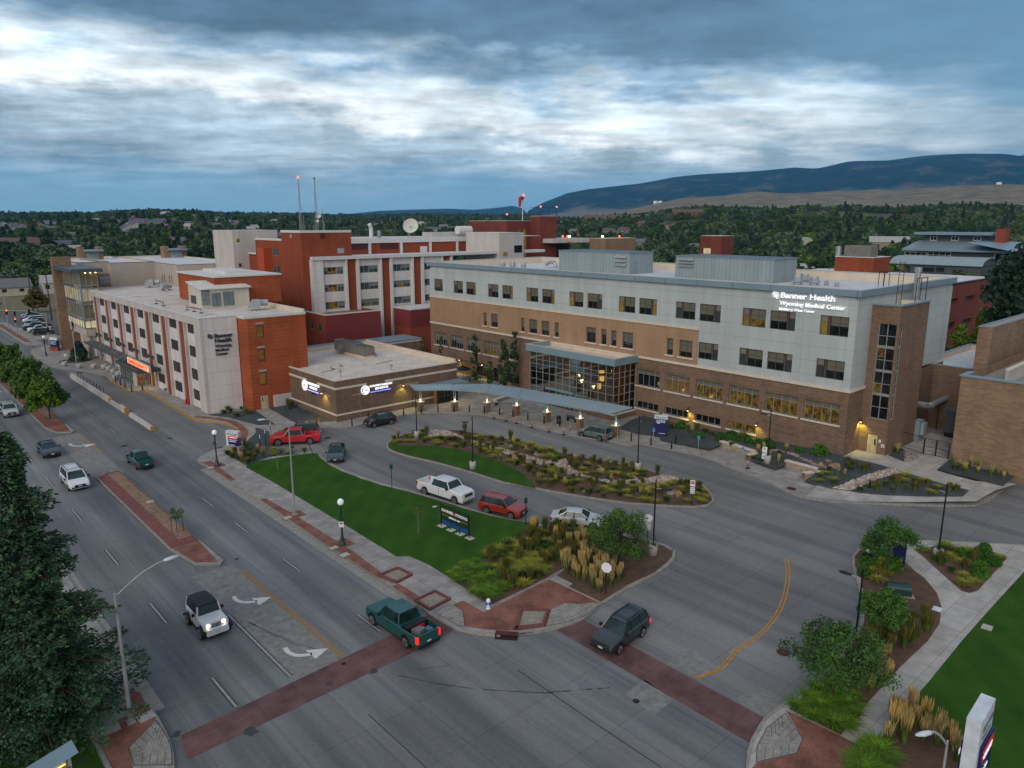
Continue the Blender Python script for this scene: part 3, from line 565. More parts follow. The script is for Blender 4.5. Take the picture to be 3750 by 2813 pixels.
median(110.5, 200, 105.6, 'street_median', 'maroon edged median planted with three bushy green trees')
KT = 79.5/83.11
def sm01(t): t = max(0, min(1, t)); return t*t*(3-2*t)
def mound(x, y):
 sx = sm01((x-69.5)/9.5); sy = 1-.85*sm01((y-36)/22) if y > 33 else 1-.55*sm01((31-y)/8)
 return .15+1.0*sx*sy
def gz(k, x, y):
 z = .3
 for i in range(6): p = g(k, x, y, z); z = mound(p.x, p.y)
 return p
def mpoly(name, pts, mt, off):
 bm = bmesh.new(); P = [Vector((p[0], p[1], 0)) for p in pts]; T = tessellate_polygon([P]); vs = [bm.verts.new(p) for p in P]
 for t in T:
  try: bm.faces.new([vs[i] for i in t])
  except ValueError: pass
 for it in range(5):
  bm.edges.ensure_lookup_table(); E_ = [e for e in bm.edges if e.calc_length() > 1.1]
  if not E_: break
  bmesh.ops.subdivide_edges(bm, edges=E_, cuts=1); bmesh.ops.triangulate(bm, faces=bm.faces)
 for v in bm.verts: v.co.z = mound(v.co.x, v.co.y)+off
 for f in bm.faces:
  f.normal_update()
  if f.normal.z < 0: f.normal_flip()
 me = bpy.data.meshes.new(name); bm.to_mesh(me); me.materials.append(MT[mt]); o = bpy.data.objects.new(name, me); COL.objects.link(o); return tag(o, kind='structure')
def gzs(k, *p): return [gz(k, p[i], p[i+1]) for i in range(0, len(p), 2)]
mpoly('mound_walk', [*gzs('B4', 600,945, 860,650, 980,590), (83, 33.4), (83.2, 30.4), (97, 30.4), (97, 23), *gzs('B4', 1690,655, 1570,750, 1860,830, 2160,850, 2000,900, 1860,980, 1300,985, 900,975)], 'new_concrete', .03)
mpoly('slate_bed', [*gzs('B3', 1030,380, 940,440, 1060,480, 1230,500, 1250,535, 1610,600, 1700,555, 1690,540), *gzs('B4', 0,540, 240,610, 200,680, 380,745, 455,715, 460,680, 715,740, 590,835, 640,850, 800,890, 930,905, 1000,920, 1200,937, 1500,947, 1760,947, 1808,900, 1350,770, 890,655), (79.45, 33.45), (79.45, 61)], 'slate_gravel', .07)
mpoly('river_rock_strip', gzs('B4', 800,887, 1000,810, 1190,750, 1240,738, 1350,768, 1100,830, 930,905), 'river_rock', .11)
mpoly('slate_bed', gzs('B4', 1210,640, 1300,580, 1330,600, 1335,660, 1325,690), 'slate_gravel', .07)
mpoly('river_rock_strip', gzs('B4', 1320,600, 1475,632, 1375,692, 1330,685), 'river_rock', .07)
mpoly('slate_bed', gzs('B4', 1680,660, 1572,746, 2058,870, 2165,775, 2110,765), 'slate_gravel', .07)
m = MB(); m.poly([V2(40, 222), V2(90, 222), V2(120, 262), V2(45, 262)], .02, 'dry_ground'); struct(m, 'vacant_lot')
m = MB(); m.poly([V2(30, 262), V2(150, 262), V2(150, 420), V2(30, 420)], .01, 'dry_ground'); m.poly([V2(-60, 296), V2(29.5, 296), V2(29.5, 460), V2(-60, 460)], .01, 'dry_ground'); struct(m, 'ground_far')
m = MB(); m.poly([V2(31, 196.5), V2(36, 196.5), V2(36, 225), V2(31, 225)], .012, 'walk_concrete'); m.poly([V2(27.6, 190), V2(31, 190), V2(31, 240), V2(27.6, 240)], .014, 'walk_concrete'); m.poly([V2(28.3, 196), V2(29.5, 196), V2(29.5, 236), V2(28.3, 236)], .018, 'brick_paver'); m.poly([V2(31, 196.5), V2(60, 196.5), V2(60, 198), V2(31, 198)], .016, 'brick_paver'); struct(m, 'corner_walk')
def PP(pl, c, a, z, d=0): return (c+d, a, z) if pl == 'X' else (a, c+d, z)
def bbox_(mb, pl, c, a0, a1, z0, z1, d0, d1, m):
 if pl == 'X': mb.box(c+d0, c+d1, a0, a1, z0, z1, m)
 else: mb.box(a0, a1, c+d0, c+d1, z0, z1, m)
def wall(mb, pl, c, a0, a1, z0, z1, holes, dep, m, d=0, rev=None):
 A = sorted({a0, a1, *[h[0] for h in holes], *[h[1] for h in holes]}); Z = sorted({z0, z1, *[h[2] for h in holes], *[h[3] for h in holes]})
 A = [a for a in A if a0-1e-6 <= a <= a1+1e-6]; Z = [z for z in Z if z0-1e-6 <= z <= z1+1e-6]
 for i in range(len(A)-1):
  for j in range(len(Z)-1):
   am, zm = (A[i]+A[i+1])/2, (Z[j]+Z[j+1])/2
   if any(h[0] < am < h[1] and h[2] < zm < h[3] for h in holes): continue
   mb.quad(PP(pl, c, A[i], Z[j], d), PP(pl, c, A[i+1], Z[j], d), PP(pl, c, A[i+1], Z[j+1], d), PP(pl, c, A[i], Z[j+1], d), m)
 for h in holes:
  x0, x1, y0, y1 = h[:4]; y0 = max(y0, z0); rm = rev or m
  for (p, q_) in (((x0, y0), (x1, y0)), ((x1, y0), (x1, y1)), ((x1, y1), (x0, y1)), ((x0, y1), (x0, y0))):
   mb.quad(PP(pl, c, p[0], p[1], d), PP(pl, c, q_[0], q_[1], d), PP(pl, c, q_[0], q_[1], dep), PP(pl, c, p[0], p[1], dep), rm)
def win(t, pl, c, a0, a1, z0, z1, dep=.18, cols=(.5,), rows=(.65,), pane='glass_dark', frame='bronze_frame', bl=(), sill=None, fw=.07, mull=.06, name='window', extra=None):
 """window set back in its hole: frame with glazing bars, pane, blinds; fractions run left to right as seen from outside, and bottom to top"""
 L = lambda f: (a1-f*(a1-a0)) if pl == 'X' else (a0+f*(a1-a0)); Zf = lambda f: z0+f*(z1-z0)
 m = MB(); d0, d1 = dep-.05, dep+.03
 bbox_(m, pl, c, a0, a1, z0, z0+fw, d0, d1, frame); bbox_(m, pl, c, a0, a1, z1-fw, z1, d0, d1, frame)
 bbox_(m, pl, c, a0, a0+fw, z0+fw, z1-fw, d0, d1, frame); bbox_(m, pl, c, a1-fw, a1, z0+fw, z1-fw, d0, d1, frame)
 for f in cols:
  wd = mull
  if isinstance(f, tuple): f, wd = f
  bbox_(m, pl, c, L(f)-wd/2, L(f)+wd/2, z0+fw, z1-fw, d0+.01, d1-.004, frame)
 for f in rows: bbox_(m, pl, c, a0+fw, a1-fw, Zf(f)-mull/2, Zf(f)+mull/2, d0+.015, d1-.008, frame)
 fo = m.build(name, t)
 m = MB(); m.quad(PP(pl, c, a0+fw, z0+fw, dep), PP(pl, c, a1-fw, z0+fw, dep), PP(pl, c, a1-fw, z1-fw, dep), PP(pl, c, a0+fw, z1-fw, dep), pane); m.build('pane', fo)
 for b_ in bl:
  m = MB(); p0, p1 = L(b_[0]), L(b_[1]); p0, p1 = min(p0, p1), max(p0, p1)
  m.quad(PP(pl, c, max(p0, a0+fw), Zf(b_[2]), dep-.012), PP(pl, c, min(p1, a1-fw), Zf(b_[2]), dep-.012), PP(pl, c, min(p1, a1-fw), Zf(b_[3]), dep-.012), PP(pl, c, max(p0, a0+fw), Zf(b_[3]), dep-.012), b_[4]); m.build('blind' if 'blind' in b_[4] else 'panel', fo)
 if sill: bbox_(m2 := MB(), pl, c, a0-.2, a1+.2, z0-.2, z0, -.14, dep, sill); m2.build('sill', fo)
 return fo
def shell(t, x0, x1, y0, y1, z0, z1, m, par=.8, th=.35, roof='roof_white', cop='white_trim', holesX=(), holesY=(), dep=.18, name='wall', coph=.1, capo=.05, inner='roof_cream', skipX=False, skipY=False):
 k = MB()
 if not skipX: wall(k, 'X', x0, y0, y1, z0, z1, holesX, dep, m)
 if not skipY: wall(k, 'Y', y0, x0, x1, z0, z1, holesY, dep, m)
 k.quad((x1, y0, z0), (x1, y1, z0), (x1, y1, z1), (x1, y0, z1), m); k.quad((x0, y1, z0), (x1, y1, z0), (x1, y1, z1), (x0, y1, z1), m)
 if k.v: k.build(name, t)
 k = MB(); zr = z1-par
 k.quad((x0, y0, zr), (x1, y0, zr), (x1, y1, zr), (x0, y1, zr), roof); k.build('roof', t)
 k = MB(); a, b, c_, d = x0+th, x1-th, y0+th, y1-th
 for p, q_ in (((a, c_), (b, c_)), ((b, c_), (b, d)), ((b, d), (a, d)), ((a, d), (a, c_))): k.quad((*p, zr), (*q_, zr), (*q_, z1), (*p, z1), inner)
 k.box(x0-capo, x1+capo, y0-capo, c_, z1, z1+coph, cop); k.box(x0-capo, x1+capo, d, y1+capo, z1, z1+coph, cop); k.box(x0-capo, a, c_, d, z1, z1+coph, cop); k.box(b, x1+capo, c_, d, z1, z1+coph, cop)
 k.build('parapet', t); return zr
def bx(name, t, x0, x1, y0, y1, z0, z1, m):
 k = MB(); k.box(x0, x1, y0, y1, z0, z1, m); return k.build(name, t)
def text_fit(s, pl, c, a, z, width, cap, mt, t, d=-.12, depth=.05, bold=0, name='lettering', sp=1.0):
 o = text(s, cap/.72, depth, mt, t, (0, 0, 0), RX if pl == 'X' else RY, name, 'LEFT', bold, sp=sp)
 xs = [v.co.x for v in o.data.vertices]; wd = max(xs)-min(xs); o.scale = (width/wd, 1, 1)
 o.location = PP(pl, c, a, z, d); return o
def wave_logo(t, pl, c, a, z, w_, h_, mt, d=-.12):
 k = MB(); sg = -1 if pl == 'X' else 1
 for i in range(5):
  n = 9
  for j in range(n-1):
   def pt(u, e): 
    zz_ = z+h_*(i/5)+h_*.16*sin(u*5.2+.4)*(.9)+(h_*.13 if e else 0)+.03*u*h_
    l = .08*abs(i-2); return (a+sg*w_*(l+u*(1-l*1.3)), zz_)
   p = [pt(j/(n-1), 0), pt((j+1)/(n-1), 0), pt((j+1)/(n-1), 1), pt(j/(n-1), 1)]
   F = [PP(pl, c, x, y, d) for x, y in p]; B = [PP(pl, c, x, y, d+.06) for x, y in p]
   k.add(F+B, [(0,1,2,3), (0,4,5,1), (3,2,6,7)], mt)
 return k.build('emblem', t)
T0 = 83.11; TX = 79.5
def ty(y): return y*KT
def tz(z): return H-(H-z)*KT
TY0, TY1 = ty(34.95), ty(115.85); TXB = 112.8*KT
tw = thing('hospital_tower', 'long four storey hospital tower with pale grey metal upper floors over tan and brown brick', 'hospital building')
zb2, zb2b, zb3, zb3b, zf0, zf1 = tz(7.85), tz(7.53), tz(12.87), tz(12.56), tz(18.45), tz(19.15)
G4 = [(114.42,111.69,'s'),(108.38,105.6,'Ld'),(104.69,101.89,'Rl'),(98.58,95.8,'Ld'),(94.86,92.09,'Rl'),(88.79,85.96,'Ll'),(85.11,82.24,'Rl'),(79.04,76.08,'Ll'),(75.27,72.31,'Rd'),(69.13,66.11,'Ll'),(65.42,62.31,'Rl'),(59.18,56.04,'Ld'),(55.4,52.21,'Rd'),(49.1,45.9,'Lo'),(45.34,42.08,'Rd'),(39.09,35.75,'Ll')]
G3 = [(55.28,52.25,'Rd'),(49.19,45.93,'Ld'),(45.33,42.07,'Rd'),(39.11,35.77,'Ld')]
B3W = [(99.81,98.92),(97.79,95.93),(90.02,89.14),(87.99,86.11),(85.15,83.28),(82.11,81.16),(75.3,73.36),(72.29,71.26),(70.34,69.33),(68.23,66.25),(60.33,59.27),(58.25,56.18)]
B2W = [(114.49,110.63,'d'),(109.57,105.75,'d'),(104.74,100.84,'d'),(99.87,95.96,'w'),(94.9,91.0,'d'),(65.34,61.31,'k'),(60.33,56.3,'w'),(55.33,51.25,'l'),(50.29,46.05,'l'),(45.2,40.97,'l'),(40.16,35.86,'l')]
B1W = [(65.31,61.37,'d'),(60.25,56.34,'d'),(55.24,51.29,'d'),(50.19,46.19,'l')]
B0W = [(114.2,110.6,'g'),(106.6,103.2,'g'),(102.0,98.6,'d'),(94.0,90.5,'d'),(97.4,95.9,'door')]
def H_(L, z0, z1): return [(ty(b), ty(a), tz(z0), tz(z1)) for a, b, *_ in L]
k = MB(); wall(k, 'X', TX, TY0, ty(55.35), zb2, zf0, H_([w for w in G4 if w[0] < 56], 13.82, 16.08)+H_(G3, 8.8, 11.02), .2, 'metal_panel')
wall(k, 'X', TX, ty(55.35), TY1, zb3, zf0, H_([w for w in G4 if w[0] > 56], 13.82, 16.08), .2, 'metal_panel')
wall(k, 'Y', TY0, TX, TXB, zb2, zf0, [], .2, 'metal_panel'); k.quad((TXB, TY0, zb2), (TXB, TY1, zb2), (TXB, TY1, zf0), (TXB, TY0, zf0), 'metal_panel'); k.build('metal_clad_wall', tw)
k = MB(); wall(k, 'X', TX-.06, ty(55.38), TY1, zb2, zb3b, H_(B3W, 8.68, 10.96), .3, 'brick_tan'); k.quad((TX-.06, ty(55.38), zb2), (TX, ty(55.38), zb2), (TX, ty(55.38), zb3b), (TX-.06, ty(55.38), zb3b), 'brick_tan'); k.build('tan_brick_wall', tw)
k = MB(); wall(k, 'X', TX, TY0, TY1, -.5, zb2b, H_(B2W, 3.56, 5.94)+H_(B1W, .2, 1.22)+[(ty(b), ty(a), .55, 2.7) for a, b, s in B0W if s != 'door']+[(ty(95.9), ty(97.4), .1, 2.5)], .28, 'brick_brown')
wall(k, 'Y', TY0, TX, TXB, -.5, zb2b, [], .2, 'brick_brown'); wall(k, 'Y', TY1, TX, TXB, -.5, zf0, [], .2, 'metal_panel'); k.build('brown_brick_wall', tw)
k = MB(); k.box(TX-.16, TX+.1, TY0-.16, TY1, zb2b, zb2, 'stone_trim'); k.box(TX+.1, 99.2, TY0-.16, TY0+.1, zb2b, zb2, 'stone_trim'); k.box(TX-.18, TX+.1, ty(55.38), TY1, zb3b, zb3, 'stone_trim'); k.build('stone_belt', tw)
k = MB(); o_ = .42
k.box(TX-o_, TX+.05, TY0-o_, TY1+.3, zf0, zf1, 'metal_blue'); k.box(TX+.05, TXB, TY0-o_, TY0+.05, zf0, zf1, 'metal_blue'); k.box(TX-o_-.03, TX+.12, TY0-o_-.03, TY1+.33, zf1, zf1+.07, 'metal_panel'); k.box(TX+.12, TXB, TY0-o_-.03, TY0+.12, zf1, zf1+.07, 'metal_panel')
for y in [TY0+i*4.95 for i in range(17)]: k.box(TX-o_-.012, TX-o_, y, y+.04, zf0, zf1, 'shadow_panel')
k.build('fascia', tw)
zr = zf1-1.15
k = MB(); k.quad((TX, TY0, zr), (TXB, TY0, zr), (TXB, TY1, zr), (TX, TY1, zr), 'roof_bright'); k.build('roof', tw)
k = MB(); k.box(TX+.13, TX+.2, TY0, TY1, zr, zf1, 'roof_cream'); k.box(TXB-.3, TXB, TY0, TY1, zr, zf1, 'roof_cream'); k.box(TX, TXB, TY1-.3, TY1, zr, zf1, 'roof_cream'); k.box(TX, TXB, TY0+.13, TY0+.2, zr, zf1, 'roof_cream')
k.box(TXB-.35, TXB+.1, TY0-.1, TY1+.1, zf1, zf1+.1, 'metal_panel'); k.box(TX, TXB, TY1-.35, TY1+.1, zf1, zf1+.1, 'metal_panel'); k.build('parapet', tw)
def gwin(a, b, s, z0, z1):
 a0, a1, Z0, Z1 = ty(b), ty(a), tz(z0), tz(z1); dk = random.uniform(.32, .5)
 lw = 'glass_lit' if s[-1] == 'o' else 'glass_dark'
 if s == 's': win(tw, 'X', TX, a0, a1, Z0, Z1, .2, [.33, (.66, .2)], [.63], bl=[(0, .62, .3, 1, 'blind'), (.72, 1, .64, 1, 'blind_taupe'), (.72, 1, 0, .64, 'shadow_panel')])
 elif s[0] == 'L': win(tw, 'X', TX, a0, a1, Z0, Z1, .2, [(.31, .22), .67], [.65], pane=lw if s[1] == 'o' else 'glass_dark', bl=[(.37, 1, dk, 1, 'blind'), (0, .25, .66, 1, 'blind_taupe'), (0, .25, 0, .65, 'glass_amber' if s[1] in 'lo' else 'shadow_panel')])
 else: win(tw, 'X', TX, a0, a1, Z0, Z1, .2, [.33, (.69, .22)], [.65], bl=[(0, .63, dk, 1, 'blind'), (.75, 1, .66, 1, 'blind_taupe'), (.75, 1, 0, .65, 'glass_amber' if s[1] == 'l' else 'shadow_panel')])
glassm('glass_amber', (.12,.08,.02), lit=.075, litcol=(1,.62,.12))
for a, b, s in G4: gwin(a, b, s, 13.82, 16.08)
for a, b, s in G3: gwin(a, b, s, 8.8, 11.02)
for a, b in B3W:
 n_ = a-b < 1.3; win(tw, 'X', TX-.06, ty(b), ty(a), tz(8.68), tz(10.96), .3, [] if n_ else [.5], [.66], bl=[(0, 1, random.choice([.3, .35, .62]), 1, 'blind')], sill='stone_trim')
for a, b, s in B2W:
 pn = {'d': 'glass_dark', 'k': 'glass_dark', 'w': 'glass_warm', 'l': 'glass_lit'}[s]
 cl = [.25, .5, .75] if a < 66 else [.2, .4, .6, .8]
 win(tw, 'X', TX, ty(b), ty(a), tz(3.56), tz(5.94), .28, cl, [.72], pane=pn, frame='alu_frame', bl=[(0, 1, .73, 1, 'blind')] if a < 66 else [(0, .4, random.uniform(.3,.6), 1, 'blind'), (.4, 1, random.uniform(.2,.5), 1, 'blind')], sill='stone_trim')
for a, b, s in B1W: win(tw, 'X', TX, ty(b), ty(a), tz(.2), tz(1.22), .28, [.25, .5, .75], [], pane='glass_lit' if s == 'l' else 'glass_dark', frame='alu_frame', sill='stone_trim')
for a, b, s in B0W:
 if s == 'door': win(tw, 'X', TX, ty(b), ty(a), .1, 2.5, .28, [.5], [.8], frame='dark_frame', name='glass_door')
 else: win(tw, 'X', TX, ty(b), ty(a), .55, 2.7, .28, [.25, .5, .75], [.7], pane='glass_warm' if s == 'g' else 'glass_dark', frame='dark_frame', bl=[(0, 1, .72, 1, 'blind')])
k = MB()
for y in [ty(a) for a in (50.95, 45.7, 40.6, 36.0, 55.8, 60.8, 66)]: k.box(TX-.008, TX, y, y+.05, .2, zb2b, 'brick_dark')
for a, b, s in B2W:
 if a < 66: k.box(TX-.012, TX, ty(b)-.1, ty(a)+.1, tz(6.0), tz(6.3), 'brick_dark')
for y0, y1 in ((37, 39.5), (41, 44.5)): k.box(TX-.012, TX, ty(y0), ty(y1), 2.2, 2.5, 'brick_dark')
for y0, y1 in ((36.2,40.2),(41,45)): k.box(TX-.011, TX, ty(y0), ty(y1), 3.0, 3.25, 'brick_dark')
k.build('brick_joint', tw)
def on(k_, x, y): return onX(k_, x, y, TX)
ya, za = on('C3', 962, 405); yb, _ = on('C3', 1697, 455); _, zt = on('C3', 962, 322)
def sgn(s, k_, x0, y0, x1, ytop, mt, bold=0):
 a, z = on(k_, x0, y0); b, _ = on(k_, x1, y0); _, z2 = on(k_, x0, ytop)
 text_fit(s, 'X', TX, a, z, a-b, (z2-z), mt, tw, -.2, .06, bold)
emit('letters_lit', (.95, .97, 1), .32)
sgn('Banner Health', 'C3', 962, 402, 1697, 325, 'letters_lit', .02); sgn('Wyoming Medical Center', 'C3', 952, 500, 1848, 445, 'letters_lit', .012); sgn('McMurry West Tower', 'C3', 943, 568, 1425, 534, 'letters_lit', .006)
a, z = on('C3', 845, 405); b, _ = on('C3', 940, 405); _, z2 = on('C3', 845, 300); wave_logo(tw, 'X', TX, a, z, a-b, (z2-z)*.86, 'letters_lit', -.2)
st = thing('stair_tower', 'brown brick stair tower with a tall corner strip of glass and beige door', 'stair tower')
SX, SY = 83.2, ty(31.83); sx1 = ty(95.5)*1.0; sz = tz(17.32)
wz0, wz1 = 5.1, sz-2.0
gx1 = SX+1.25; gy1 = SY+2.1
k = MB(); wall(k, 'X', SX, SY, TY0, 0, sz, [(SY, gy1, wz0, wz1), (SY+.95, SY+2.1, 1.1, 3.3)], .25, 'brick_brown'); wall(k, 'Y', SY, SX, sx1, 0, sz, [(SX, gx1, wz0, wz1)], .25, 'brick_brown')
k.quad((sx1, SY, 0), (sx1, TY0, 0), (sx1, TY0, sz), (sx1, SY, sz), 'brick_brown'); k.build('wall', st)
k = MB(); k.box(SX-.12, sx1+.12, SY-.12, SY+.25, sz, sz+.16, 'metal_blue'); k.box(SX-.12, SX+.25, SY+.25, TY0, sz, sz+.16, 'metal_blue'); k.box(sx1-.25, sx1+.12, SY+.25, TY0, sz, sz+.16, 'metal_blue'); k.box(SX+.25, sx1-.25, SY+.25, SY+.3, sz-.8, sz, 'roof_cream'); k.box(sx1-.3, sx1-.25, SY+.25, TY0, sz-.8, sz, 'roof_cream'); k.build('coping', st)
k = MB(); k.quad((SX, SY, sz-.8), (sx1, SY, sz-.8), (sx1, TY0, sz-.8), (SX, TY0, sz-.8), 'roof_cream'); k.build('roof', st)
zs_ = [wz0+(wz1-wz0)*f for f in (0, .125, .25, .27, .42, .44, .57, .60, .735, .87, 1)]; zs_ = [wz0+(wz1-wz0)*i/8 for i in range(9)]
k = MB()
k.box(SX+.10, SX+.22, SY+.1, gy1, wz0, wz0+.1, 'alu_frame'); k.box(SX+.10, gx1, SY+.10, SY+.22, wz0, wz0+.1, 'alu_frame')
for i, z in enumerate(zs_): 
 hh = .3 if i in (2, 4, 6) else .07
 k.box(SX+.07, SX+.2, SY+.2, gy1, z, z+hh, 'alu_frame'); k.box(SX+.07, gx1, SY+.07, SY+.2, z, z+hh, 'alu_frame')
for y in (gy1-.08, SY+1.12): k.box(SX+.08, SX+.19, y, y+.08, wz0, wz1, 'alu_frame')
k.box(SX+.07, SX+.19, SY+.07, SY+.19, wz0, wz1, 'alu_frame'); k.box(gx1-.08, gx1, SY+.08, SY+.19, wz0, wz1, 'alu_frame'); k.box(SX+.65, SX+.7, SY+.08, SY+.19, wz0, wz1, 'alu_frame')
fo = k.build('window', st); k = MB(); k.quad((SX+.15, SY+.15, wz0), (SX+.15, gy1, wz0), (SX+.15, gy1, wz1), (SX+.15, SY+.15, wz1), 'glass_dark'); k.quad((SX+.15, SY+.15, wz0), (gx1, SY+.15, wz0), (gx1, SY+.15, wz1), (SX+.15, SY+.15, wz1), 'glass_dark'); k.build('pane', fo)
k = MB()
for i in (2, 5): k.quad((SX+.14, SY+1.15, zs_[i]+.3), (SX+.14, gy1, zs_[i]+.3), (SX+.14, gy1, zs_[i+1]), (SX+.14, SY+1.15, zs_[i+1]), 'glass_lit')
k.build('lit_pane', fo)
k = MB(); k.box(SX+.05, SX+.12, SY+1.0, SY+2.05, 1.12, 3.25, 'beige_door'); k.box(SX+.04, SX+.06, SY+1.15, SY+1.3, 2.1, 2.8, 'black_metal'); k.box(SX+.01, SX+.06, SY+1.1, SY+1.14, 1.9, 2.3, 'black_metal'); k.build('door', st)
k = MB(); k.box(SX-.03, SX, SY+.55, SY+.8, 2.5, 2.85, 'white_trim'); k.box(SX-.03, SX, SY+.15, SY+.5, 2.0, 2.4, 'white_trim'); k.box(SX-.04, SX-.03, SY+.25, SY+.4, 2.1, 2.25, 'sign_red'); k.build('door_sign', st)
k = MB()
for dy in (0, .5): k.tube((SX+3.2, SY+1.3+dy, sz-.8), (SX+3.2, SY+1.3+dy, sz+4.6), .035, 'dark_red_grille', 5)
for i in range(16): k.tube((SX+3.2, SY+1.3, sz-.5+.33*i), (SX+3.2, SY+1.8, sz-.5+.33*i), .02, 'dark_red_grille', 4)
tag(k.build('roof_ladder'), 'rust coloured steel ladder rising from the stair tower roof to the main parapet', 'ladder')
k = MB(); c_ = (SX+8.9, TY0-1.1); k.tube((*c_, sz-.8), (*c_, sz+3.2), .33, 'galvanised', 12); k.tube((*c_, sz+3.2), (*c_, sz+3.7), .4, 'galvanised', 12); 
for dx, dy in ((-.9, -.8), (.9, -.8)): k.tube((c_[0]+dx, c_[1]+dy, sz-.8), (c_[0]+dx, c_[1]+dy, sz+2.6), .05, 'dark_red_grille', 5)
k.tube((c_[0]-2.2, c_[1]-.8, sz+2.6), (c_[0]+.9, c_[1]-.8, sz+2.6), .05, 'dark_red_grille', 5); k.tube((c_[0]-2.2, c_[1]-.8, sz-.8), (c_[0]-2.2, c_[1]-.8, sz+2.6), .05, 'dark_red_grille', 5); tag(k.build('flue_pipe'), 'silver flue pipe in a rusty frame behind the stair tower roof', 'flue')
k = MB(); x_, y_ = TX+7.6, TY0+.6
for dx, dy in ((0,0),(0,.6),(1.4,0),(1.4,.6)): k.tube((x_+dx, y_+dy, zf1-.3), (x_+dx, y_+dy, zf1+1.6), .04, 'dark_red_grille', 5)
k.path([(x_, y_, zf1+1.6), (x_+1.4, y_, zf1+1.6), (x_+1.4, y_+.6, zf1+1.6), (x_, y_+.6, zf1+1.6), (x_, y_, zf1+1.6)], .04, 'dark_red_grille', 5); tag(k.build('roof_ladder_cage'), 'rusty guard frame above the tower parapet over the stair tower', 'guard rail')
sv = thing('service_wing', 'low brown brick service wing with white roof behind the stair tower', 'building')
sgx = onY('C5', 1140, 1300, TY0)[0]; sgy = onX('C5', 1800, 1380, sgx)[0]
shell(sv, sgx, 125, sgy, TY0+2, -.3, 8.5, 'brick_dark', .7, .35, 'roof_bright', 'metal_blue', holesX=[])
k = MB(); wall(k, 'Y', TY0-.4, sx1, sgx, -.3, zb2b, [], .1, 'brick_dark'); k.build('link_wall', sv)
def pent(base, top, left, right, lab, nm='roof_plant_room', mt='metal_siding', z=zr):
 p = g(*base, z); zt_ = zat(*top, p); yl = onX(*left, p.x)[0]; xr_ = onY(*right, p.y)[0]
 t = thing(nm, lab, 'plant room'); k = MB(); k.box(p.x, xr_, p.y, yl, z, zt_, mt); k.build('wall', t)
 k = MB(); k.box(p.x-.12, xr_+.12, p.y-.12, yl+.12, zt_, zt_+.12, 'seam_roof')
 for i in range(int((yl-p.y)/.6)): k.box(p.x-.14, xr_+.1, p.y+i*.6, p.y+i*.6+.06, zt_+.12, zt_+.2, 'metal_blue')
 k.build('roof', t); return t, p, zt_, yl, xr_
t, p, zt_, yl, xr_ = pent(('A3',1615,312), ('A3',1615,158), ('A3',1100,142), ('A3',1795,152), 'grey ribbed metal rooftop plant room, the farther and narrower of two')
def louv(t, X, y0, y1, z0, z1, n=3):
 for i in range(n):
  k = MB(); za = z0+(z1-z0)*i/n; h_ = (z1-z0)/n; k.add([(X-.05, y0, za), (X-.45, y0, za+.12), (X-.45, y1, za+.12), (X-.05, y1, za), (X, y0, za+h_*.85), (X, y1, za+h_*.85)], [(0,1,2,3), (1,4,5,2), (0,4,1), (3,2,5)], 'louvre'); k.build('louvre', t)
louv(t, p.x, p.y+.5, p.y+2.8, p.z+1.2, zt_-.2)
k = MB(); k.box(p.x+1, p.x+2, p.y-.05, p.y, p.z, p.z+2.1, 'metal_blue'); k.build('door', t)
t, p, zt_, yl, xr_ = pent(('A4',588,334), ('A4',590,182), ('A3',1962,172), ('A4',742,168), 'wide grey ribbed metal rooftop plant room nearer the stair tower'); louv(t, p.x, yl-3.3, yl-.7, p.z+1.6, zt_-.2)
def fan(k_, x, y, r, h, lab, mt='galvanised'):
 p = g(k_, x, y, zr); h *= .62; r *= .85; k = MB(); k.lathe((p.x, p.y, zr), [(r*.9, 0), (r*.9, h*.35), (r*1.35, h*.36), (r*1.35, h*.5), (r*.85, h*.52), (r*.85, h*.9), (r*.8, h)], mt, 14); return tag(k.build('roof_fan'), lab, 'roof vent', 'exhaust fans on the tower roof')
for a_ in (('A3',685,258,.62,1.5,'leftmost squat silver exhaust fan on the tower roof'),('A3',760,262,.65,1.7,'middle silver exhaust fan of the left trio on the tower roof'),('A3',838,268,.55,1.6,'right silver exhaust fan of the left trio with flared cap'),('C3',1180,232,.75,1.9,'silver mushroom exhaust fan nearest the wide plant room'),('C3',1275,205,.8,2.0,'dull wide exhaust stack behind two silver fans'),('C3',1405,240,.75,1.9,'second silver mushroom fan by the wide plant room'),('C3',1570,245,.32,1.2,'small silver roof vent right of the mushroom fans'),('C3',1710,262,.33,1.0,'dark squat roof vent nearest the tower corner')): fan(*a_)
p = g('A3', 1045, 262, zr); k = MB(); k.path([(p.x, p.y+1.4, zr+.5), (p.x, p.y+.4, zr+1.0), (p.x, p.y-.8, zr+1.0), (p.x, p.y-1.2, zr+.2)], .3, 'galvanised', 10); tag(k.build('roof_duct'), 'bent grey duct lying on the tower roof left of the plant room', 'duct')
LAMPS = []
